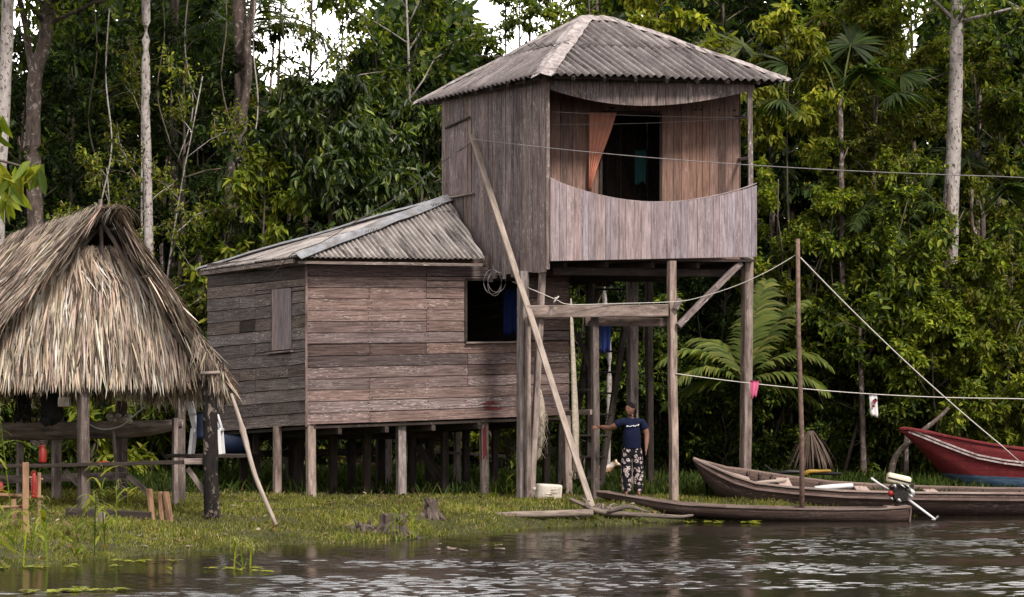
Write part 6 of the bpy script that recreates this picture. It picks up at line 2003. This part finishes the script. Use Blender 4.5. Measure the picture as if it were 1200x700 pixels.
# right side
tree_at(930, 49.5, 118, 'slender tree with yellowish top and dark hanging lower leaves', 9.6, 1.05, 'lemon', name='slender_tree', lo=.70, nl=16, nt=11, lpt=28, ll=.2, lw=.075, droop=1.0, r0=.05)
tree_at(922, 51.0, 119, 'dark hanging leaved young tree beside the tower eave', 8.3, 1.05, 'dark', name='slender_tree', lo=.5, nl=16, nt=10, lpt=28, ll=.26, lw=.09, droop=1.3, r0=.05)
tree_at(1035, 50.5, 120, 'yellow green round crowned tree left of the tall pale trunk', 10.2, 1.75, 'olive', name='round_tree', lo=.38, nl=38, nt=13, lpt=48, ll=.135, lw=.056, r0=.06)
tree_at(1000, 53.0, 121, 'mid green tree rising between slender tree and round crown', 10.2, 1.8, 'bright', name='round_tree', lo=.25, nl=32, nt=12, lpt=42, ll=.15, lw=.06)
tree_at(1092, 54.5, 122, 'tall tree with high leafy branches behind the pale trunk', 12.9, 1.9, 'mid', name='tall_tree', lo=.6, nl=18, nt=8, lpt=22, ll=.18, lw=.075)
tree_at(1158, 51.5, 123, 'olive green bushy tree standing right of the pale trunk', 9.0, 1.5, 'olive', name='bushy_tree', lo=.15, nl=36, nt=12, lpt=44, ll=.14, lw=.058)
tree_at(1235, 50.5, 124, 'broad mid green tree at the far right of the bank', 10.2, 1.9, 'mid', name='bushy_tree', lo=.15, nl=30, nt=10, lpt=26, ll=.18, lw=.07)
tree_at(1190, 56.5, 125, 'tall dark tree behind the bushy trees on the right', 12.2, 2.1, 'dark', name='dense_tree', lo=.3, nl=26, nt=10, lpt=28, ll=.2, lw=.08)
tree_at(1010, 57.5, 126, 'dark tree far behind the round crowned tree', 9.6, 2.2, 'dark', name='dense_tree', lo=.25, nl=28, nt=10, lpt=28, ll=.2, lw=.08)
tree_at(940, 57.5, 127, 'very tall dark tree between tower roof and slender tree', 13.0, 2.2, 'dark', name='dense_tree', lo=.3, nl=28, nt=10, lpt=28, ll=.2, lw=.08)
# bushes
def bush_at(px, Y, seed, label, H, sp, pal, **kw):
    d = dict(r0=.04, lo=.06, nl=24, nt=11, lpt=48, ll=.13, lw=.055, stems=4, prof='flat', wob=.05, name='leafy_bush', cat='bush')
    d.update(kw)
    return tree_at(px, Y, seed, label, H, sp, pal, **d)
bush_at(925, 50.0, 201, 'bright green bush beside the right tower post and eave', 6.9, 1.25, 'bright', lo=.2, nl=34)
bush_at(1000, 48.6, 202, 'mid green leafy bush under the round crowned tree', 6.1, 1.4, 'mid', nl=36)
bush_at(1068, 48.8, 203, 'leafy bush climbing below the round crowned tree', 6.3, 1.25, 'bright', nl=34, lo=.2)
bush_at(1125, 47.5, 204, 'broad rounded bush behind the red boat', 4.2, 1.5, 'bright', nl=40, nt=12, ll=.15, lw=.066)
bush_at(1185, 48.0, 205, 'taller bush behind the red boat near the pale trunk', 5.4, 1.4, 'olive', nl=36)
bush_at(1250, 48.5, 206, 'leafy bush past the stern of the red boat', 4.4, 1.3, 'mid', nl=26)
bush_at(1045, 49.0, 207, 'dark low bush behind the curved bare branch', 2.6, 1.1, 'under', nl=24)
bush_at(985, 48.6, 208, 'low bush behind the thin reddish pole', 2.5, 1.0, 'under', nl=24)
bush_at(925, 50.2, 209, 'dark low bush beneath the feather palm', 2.6, 1.1, 'dark', nl=22)
bush_at(850, 48.7, 210, 'low bush between two tower posts', 2.4, 1.0, 'under', nl=24)
bush_at(795, 49.3, 211, 'leafy bush behind the middle tower post', 3.6, 1.15, 'under', nl=26)
bush_at(735, 49.6, 212, 'leafy bush directly behind the standing person', 3.5, 1.1, 'under', nl=26)
bush_at(680, 49.0, 213, 'bush behind the steep stair under the tower', 3.4, 1.0, 'under', nl=24)
bush_at(640, 52.0, 214, 'dark bush behind the corner of the lower room', 4.0, 1.4, 'dark', nl=24)
bush_at(590, 50.0, 215, 'light leaved bush seen through the stilts at the red marked stilt', 1.9, 1.1, 'bright', nl=20)
bush_at(500, 51.5, 216, 'dark bush seen between the stilts in the middle', 2.0, 1.5, 'dark', nl=22)
bush_at(405, 50.5, 217, 'green bush seen between the stilts behind the front corner', 2.1, 1.3, 'under', nl=22)
bush_at(320, 50.0, 218, 'bush behind the house corner and the navy barrel', 2.6, 1.2, 'under', nl=22)
bush_at(262, 49.0, 219, 'bush behind the charred hut post', 2.6, 1.1, 'under', nl=22)
bush_at(195, 46.5, 220, 'grassy green bush behind the hut bench', 2.3, 1.0, 'mid', nl=20, ll=.26, lw=.05)
bush_at(120, 45.0, 221, 'bright young plant behind the middle hut post', 2.3, .7, 'bright', nl=12, lpt=14, ll=.26, lw=.085, droop=.9)
bush_at(60, 47.0, 222, 'leafy bush behind the hanging black bag', 3.2, 1.2, 'mid', nl=24)
bush_at(-5, 46.0, 223, 'leafy bush at the far left beneath the thatch', 3.0, 1.2, 'under', nl=24)
bush_at(160, 49.0, 224, 'dark bush further back behind the hut', 3.4, 1.5, 'dark', nl=24)
bush_at(770, 53.0, 225, 'tall dark bush filling the gap under the balcony', 5.6, 1.5, 'dark', nl=30, lo=.15)
bush_at(700, 54.0, 226, 'tall bush behind the steep stair', 5.2, 1.5, 'under', nl=28, lo=.15)
bush_at(840, 52.5, 227, 'tall dark bush right of the balcony posts', 5.4, 1.4, 'dark', nl=28, lo=.15)
bush_at(990, 53.5, 228, 'tall dark bush behind the feather palm', 5.6, 1.6, 'dark', nl=28)
bush_at(1090, 53.0, 229, 'tall dark bush at the foot of the pale trunk', 5.4, 1.6, 'under', nl=28)
bush_at(170, 54.5, 230, 'tall dark bush below the olive tree', 5.6, 1.7, 'dark', nl=28)
bush_at(60, 53.0, 231, 'tall dark bush behind the thatched ridge', 5.6, 1.7, 'dark', nl=28)
bush_at(1165, 53.5, 232, 'tall bush behind the olive bushy tree', 6.5, 1.5, 'under', nl=28)

# tall trunks
def path(pts, Y):
    out = [P(px, py, Y) for px, py in pts]
    b = out[0]; out[0] = Vector((b.x, Y, gz(b.x, Y) - .1)); return out
trunk_tree('tall_tree', 'tall pale smooth trunk at the far left above the thatch', path([(-2, 560), (-3, 300), (3, 150), (9, 20), (14, -180)], 49), (.15, .12), 'bark_pale', 301)
trunk_tree('tall_tree', 'thick grey brown forked trunk rising behind the hut ridge', path([(48, 560), (42, 270), (39, 170), (41, 90), (55, 30), (66, -150)], 50.5), (.19, .13), 'bark_brown', 302,
           forks=[([P(41, 95, 50.5), P(34, 60, 50.5), P(30, 30, 50.3), P(18, -30, 50.1), P(12, -120, 50)], .09, .05)])
trunk_tree('tall_tree', 'straight slim mottled pale trunk above the hut peak', path([(178, 560), (174, 270), (171, 130), (171, 0), (170, -190)], 48.5), (.095, .085), 'bark_pale', 303)
trunk_tree('tall_tree', 'rough brown trunk with vines behind the low roof', path([(262, 560), (268, 270), (281, 150), (283, 60), (279, -20), (276, -180)], 52), (.17, .15), 'bark_brown', 304,
           forks=[([P(270, 245, 52), P(300, 240, 51.8), P(340, 225, 51.5), P(385, 228, 51.3)], .05, .015), ([P(278, 190, 52), P(310, 185, 51.7), P(335, 165, 51.5)], .045, .012), ([P(340, 225, 51.5), P(365, 210, 51.4), P(400, 215, 51.2)], .03, .01), ([P(281, 150, 51.8), P(291, 90, 51.7), P(290, 45, 51.6), P(297, 0, 51.6), P(300, -120, 51.6)], .10, .06)])
trunk_tree('tall_tree', 'tall straight pale trunk standing on the right of the clearing', path([(1112, 560), (1113, 300), (1118, 160), (1121, 60), (1123, -190)], 49.5), (.19, .12), 'bark_pale', 306)
trunk_tree('thin_tree', 'thin greyish trunk behind the clothesline with white cloth', path([(1012, 560), (1011, 500), (1009, 440), (1008, 385)], 47.8), (.07, .045), 'bark_brown', 307, crown_r=.9, nleaf=8)
trunk_tree('thin_tree', 'second thin trunk further right behind the white cloth', path([(1062, 560), (1061, 490), (1056, 420), (1058, 300)], 48.0), (.055, .04), 'bark_brown', 308, crown_r=.9, nleaf=8)
trunk_tree('thin_tree', 'slim bare stem rising through the tree left of the round crown', path([(1020, 560), (1021, 300), (1028, 110), (1032, 20)], 50.6), (.04, .025), 'bark_brown', 309, crown_r=.8, nleaf=8, pal='bright')
trunk_tree('thin_tree', 'pale slim stems standing behind the tower stair', path([(712, 560), (714, 420), (708, 330), (716, 200)], 47), (.05, .04), 'bark_pale', 310, crown_r=1.0, nleaf=6)
mb = MB(); a = P(1101, 300, 49.4)
tube(mb, [Vector((a.x, 49.35, gz(a.x, 49.4) - .1)), P(1110, 420, 49.3), P(1110, 300, 49.25), P(1112, 215, 49.25)], [.14, .13, .11, .03], 8)
tag(mb.build('dead_tree', MT['bark_brown'], None, a), 'broken dark dead trunk leaning against the tall pale trunk', 'trunk')
wire('bare_stem', 'thin curving bare stem right of the pale trunk', 'stem', spline([Vector((px2x(1146, 48.5), 48.5, .3)), P(1146, 310, 48.5), P(1139, 260, 48.5), P(1139, 222, 48.5)], 5), .035, 'bark_brown', 6)
wire('curved_branch', 'curved bare brown branch rising from the grass behind the motor', 'branch', spline([Vector((px2x(1043, 46.5), 46.5, .35)), P(1046, 545, 46.5), P(1055, 528, 46.4), P(1078, 508, 46.2), P(1100, 490, 46.2), P(1112, 478, 46.2)], 5), [lerp(.075, .035, i / 25) for i in range(26)], 'bark_brown', 8)

# lianas
for i, (px, y0, y1, Y_, sw) in enumerate(((108, -20, 215, 52, 14), (128, 10, 240, 49.2, -10), (188, -30, 170, 51.5, 12), (222, -20, 190, 52.5, -14), (262, -40, 150, 51.2, 9), (300, -20, 190, 51.4, -8), (330, 20, 190, 53, 12), (1062, -30, 150, 51.8, 8))):
    wire('liana', 'thin bare vine hanging down between the forest trunks', 'vine', spline([P(px, y0, Y_), P(px + sw * .4, lerp(y0, y1, .35), Y_), P(px - sw * .3, lerp(y0, y1, .7), Y_), P(px + sw, y1, Y_)], 6), .016, 'bark_pale' if i % 2 else 'bark_twig', 5)['group'] = 'vines between the trunks'
# fallen leaves on the bank
r = np.random.default_rng(91); n = 420
X = r.uniform(-7.5, 3, n); Y = r.uniform(29, 43, n); k = (Y - bank(X)) > .05; X, Y = X[k], Y[k]; n = len(X)
lv = leaves(np.stack([X, Y, ground_z(X, Y) + .05], 1), np.concatenate([r.normal(size=(n, 2)), r.normal(size=(n, 1)) * .3], 1), np.array([[0, 0, 1.0]]) + r.normal(size=(n, 3)) * .4, r.uniform(.07, .16, n), r.uniform(.03, .07, n), pal_pick(r, n, [(3, (.20, .12, .06)), (2, (.10, .065, .04)), (1, (.36, .30, .22))]))
tag(link('fallen_leaves', npmesh('fallen_leaves', *lv), MT['leaf']), 'dead brown leaves scattered over the bank', None, None, 'stuff')
# palms
DN = [(2, (.06, .09, .016)), (4, (.11, .14, .028)), (2, (.17, .18, .045))]
DD = [(4, (.03, .05, .014)), (3, (.05, .08, .02)), (1, (.09, .11, .03))]
palm('feather_palm', 'young feather palm with arching fronds beside the right tower post', px2x(872, 47.5), 47.5, 2.1, .10,
     [(3.25, .85, 2.0, 1.75), (-.15, .80, 2.0, 1.7), (3.5, .55, 1.6, 1.35), (-.4, .38, 1.9, 1.25), (3.0, .12, 1.75, 1.05), (1.0, 1.25, 2.3, .8), (.4, 1.15, 2.2, 1.1), (2.2, 1.0, 1.8, 1.5), (-.1, .0, 1.6, .7)], DN, 401, leaf=.66, width=.068)
palm('dark_palm', 'dark drooping palm crown high between the slim pale and brown trunks', px2x(205, 55), 55, 11.2, .12,
     [(a * .7, .5 + .3 * math.sin(a * 3), 3.0, 1.9) for a in range(9)], DD, 402, leaf=.75, width=.045)
palm('dark_palm', 'dark palm crown behind the rough brown trunk', px2x(285, 57), 57, 9.9, .12,
     [(a * .7 + .3, .6 + .25 * math.sin(a * 2), 2.6, 1.9) for a in range(9)], DD, 403, leaf=.7, width=.045)
for i, (px, dx, lab) in enumerate(((1021, -.1, 'slender clustered palm stem leaning left below the round tree'), (1030, 0, 'slender upright palm stem in the middle of the cluster'), (1039, .15, 'slender clustered palm stem leaning right below the round tree'))):
    palm('slender_palm', lab, px2x(px, 49.2), 49.2 + .2 * i, 5.2 + .3 * i, .055, [(a * 1.05 + i, .55 + .2 * math.sin(a * 2), 1.3, 2.1) for a in range(6)], DD, 410 + i, leaf=.42, group='clustered palm stems', width=.04)
fan_palm('fan_palm', 'fan palm with stiff rayed leaves between slender tree and round crown', px2x(985, 49.0), 49.0, 7.7, [(1.9, .9, 1.6, 1.15), (2.7, .7, 1.5, 1.0), (1.2, 1.0, 1.7, 1.0), (3.4, .1, 1.3, 1.0), (5.0, .5, 1.2, 1.0), (.2, .5, 1.5, 1.0), (5.8, .2, 1.2, .95)], DD, 420)
fan_palm('fan_palm', 'fan palm with folded rayed leaves right of the pale trunk', px2x(1152, 50.2), 50.2, 5.6, [(2.6, .8, 1.5, 1.2), (1.7, .9, 1.6, 1.1), (.6, .6, 1.5, 1.1), (3.6, .2, 1.3, 1.1), (5.0, .4, 1.2, 1.0)], DD, 421)
fan_palm('fan_palm', 'small fan palm by the tower roof corner', px2x(903, 51.5), 51.5, 8.5, [(2.2, .8, 1.3, 1.0), (1.0, .8, 1.2, 1.0), (3.6, .3, 1.2, .9), (5.2, .4, 1.2, .9)], DN, 422)
# dead palm skirt
st = Strips(); r = tr_
for i in range(110):
    a = r.uniform(0, 6.28); p = P(950, 512, 47.2) + Vector((math.cos(a) * .1, math.sin(a) * .1, r.uniform(-.05, .1)))
    st.add(p, Vector((math.cos(a) * .55, math.sin(a) * .55, -.5)), r.uniform(.5, .95), .03, .6, Vector((-math.sin(a), math.cos(a), 0)), np.array((.10, .075, .06)) * r.uniform(.6, 1.4))
dt = thing('dead_palm', 'withered brown palm skirt hanging low behind the thin pole', 'palm', P(950, 560, 47.2))
st.link('dead_fronds', 'thatch', dt)
mb = MB(); a = P(950, 560, 47.2); tube(mb, [Vector((a.x, a.y, .25)), P(950, 505, 47.2)], [.1, .07], 8); mb.build('trunk', MT['bark_brown'], dt)
# branch hanging in from the left
sp = thing('overhanging_sapling', 'sapling with large bright drooping leaves reaching in above the thatch', 'tree', (px2x(-70, 37), 37, gz(px2x(-70, 37), 37)))
mb = MB(); b0 = Vector((px2x(-70, 37), 37, gz(px2x(-70, 37), 37) - .1)); q = [b0, P(-66, 300, 37), P(-50, 200, 36.6), P(-10, 188, 36.2), P(30, 196, 36)]
tube(mb, spline(q, 5), [lerp(.06, .012, i / 20) for i in range(21)], 7); mb.build('trunk', MT['bark_twig'], sp)
r = np.random.default_rng(77); LP, LD = [], []
for (px, py, n) in ((-10, 190, 6), (3, 205, 7), (12, 215, 7), (28, 197, 8), (45, 194, 8), (0, 135, 6), (-12, 150, 5), (10, 235, 5)):
    for i in range(n):
        LP.append(np.array(P(px + r.normal() * 5, py + r.normal() * 4, 36.1 + r.normal() * .12)) - np.array(ORG[sp.name])); LD.append([r.normal() * .45, r.normal() * .5, -1.0 + r.random() * .5])
n = len(LP)
lv = leaves(np.array(LP), np.array(LD), np.stack([r.normal(size=n) * .6, -np.ones(n), r.normal(size=n) * .4 + .3], 1), r.uniform(.32, .5, n), r.uniform(.11, .17, n), pal_pick(r, n, [(2, (.12, .16, .02)), (4, (.24, .26, .03)), (1, (.06, .10, .02))]), .25)
link('crown', npmesh('crown', *lv), MT['leaf'], sp)

# far forest: a deep mass of leaves
fr = np.random.default_rng(55)
n = 230000
Y = fr.uniform(59, 70, n); PXs = fr.uniform(-650, 1850, n); X = (PXs - 600) * Y / F
tops_px = [-200, 0, 8, 32, 60, 240, 285, 305, 345, 385, 425, 450, 500, 552, 566, 600, 640, 668, 700, 800, 1000, 1036, 1046, 1078, 1088, 1140, 1146, 1162, 1400]
tops_py = [-40, -20, 120, 130, -30, -50, 40, 110, 100, 105, 70, -10, -20, 20, 80, 90, 80, 60, -30, -90, -90, -60, 90, 95, -10, -10, 60, -30, -60]
topz = ZC - (np.interp(PXs, tops_px, tops_py) - YH) * Y / F
Z = .4 + (topz - .4) * fr.random(n) ** .85
# clumps and holes
cl = np.sin(X * .9 + 2 * np.sin(Z * .7)) * np.sin(Z * 1.1 + Y * .5) + .5 * np.sin(X * 2.3 + Z * 1.9)
k = (cl > -.75) | (Z < 8.5)
X, Y, Z, cl = X[k], Y[k], Z[k], cl[k]; n = len(X)
C = pal_pick(fr, n, [(6, DK), (4, MD), (1, OL)]) * (1 + .25 * cl)[:, None]
lv = leaves(np.stack([X, Y, Z], 1), fr.normal(size=(n, 3)) + np.array([0, 0, -.3]), np.array([[0, -.3, 1.0]]) + fr.normal(size=(n, 3)) * .5, fr.uniform(.28, .6, n), fr.uniform(.12, .28, n), C)
ff = link('far_forest', npmesh('far_forest', *lv), MT['leaf'])
tag(ff, 'dense dark rainforest closing the background behind the clearing', None, None, 'stuff')
mb = MB(); random.seed(9)
for i in range(60):
    px = random.uniform(-120, 1320); Y_ = random.uniform(56, 66); x = px2x(px, Y_); h = random.uniform(8, 13)
    tube(mb, [Vector((x, Y_, 0)), Vector((x + random.uniform(-.3, .3), Y_, h * .5)), Vector((x + random.uniform(-.5, .5), Y_, h))], [random.uniform(.06, .16), .07, .03], 6)
ft = mb.build('forest_trunks', MT['bark_brown'], None, (0, 60, 0)); tag(ft, 'distant trunks deep inside the rainforest', None, None, 'stuff')

# ------------------------------------------------------------------ light and camera
EL, AZ = math.radians(46), math.radians(146)     # azimuth from +Y (into the picture) clockwise towards +X
w_ = bpy.data.worlds.new('World'); SC.world = w_; w_.use_nodes = True
nt = w_.node_tree; nt.nodes.clear()
out = nt.nodes.new('ShaderNodeOutputWorld')
sky = nt.nodes.new('ShaderNodeTexSky'); sky.sky_type = 'NISHITA'; sky.sun_disc = False
sky.sun_elevation = EL; sky.sun_rotation = AZ; sky.air_density = 1.2; sky.dust_density = 3.0
tc = N(nt, 'ShaderNodeTexCoord').outputs['Generated']
cn = noise(nt, vmap(nt, tc, (1.2, 1.2, 3.2)), 2.2, 6, .6)
cc_ = mixc(nt, ramp(nt, cn, .3, .7), (4.2, 4.0, 3.95), (8.2, 7.8, 7.6))
skc = mixc(nt, N(nt, 'ShaderNodeMapRange', {'Value': cn, 'From Min': .30, 'From Max': .48, 'To Min': .72, 'To Max': 1.0}).outputs[0], sky.outputs[0], cc_)
sx = N(nt, 'ShaderNodeSeparateXYZ', {'Vector': tc})
fb = N(nt, 'ShaderNodeMapRange', {'Value': sx.outputs[1], 'From Min': .2, 'From Max': .9, 'To Min': 0.0, 'To Max': 4.0}).outputs[0]
fe = N(nt, 'ShaderNodeMapRange', {'Value': sx.outputs[2], 'From Min': .45, 'From Max': .8, 'To Min': 1.0, 'To Max': .15}).outputs[0]
fb = N(nt, 'ShaderNodeMath', {0: fb, 1: fe, 2: 1.0}, operation='MULTIPLY_ADD').outputs[0]   # sky brightened over the far bank, added to whiten the water glints
skc = mixc(nt, 1.0, skc, N(nt, 'ShaderNodeCombineXYZ', {0: fb, 1: fb, 2: fb}).outputs[0], 'MULTIPLY')
bg = N(nt, 'ShaderNodeBackground', {'Color': skc, 'Strength': .06})
nt.links.new(bg.outputs[0], out.inputs[0])
sl = bpy.data.lights.new('sun', 'SUN'); sl.energy = 1.5; sl.angle = math.radians(10); sl.color = (1.0, .93, .84)
so = bpy.data.objects.new('sun', sl); COL.objects.link(so)
dirv = Vector((math.sin(AZ) * math.cos(EL), math.cos(AZ) * math.cos(EL), math.sin(EL)))
so.rotation_euler = dirv.to_track_quat('Z', 'Y').to_euler(); so.location = dirv * 60
cam = bpy.data.cameras.new('camera'); cam.sensor_width = 36; cam.sensor_fit = 'HORIZONTAL'; cam.lens = 36 * F / 1200
cam.shift_y = (YH - 350) / 1200; cam.clip_start = .5; cam.clip_end = 3000
co = bpy.data.objects.new('camera', cam); COL.objects.link(co); co.location = (0, 0, ZC); co.rotation_euler = (math.pi / 2, 0, 0)
SC.camera = co
SC.view_settings.view_transform = 'Standard'; SC.view_settings.look = 'None'; SC.view_settings.gamma = 1; SC.view_settings.exposure = 1.58
SC.view_settings.use_curve_mapping = False
SC.cycles.max_bounces = 8; SC.cycles.diffuse_bounces = 4; SC.cycles.transmission_bounces = 4; SC.cycles.transparent_max_bounces = 4; SC.cycles.caustics_reflective = False; SC.cycles.caustics_refractive = False
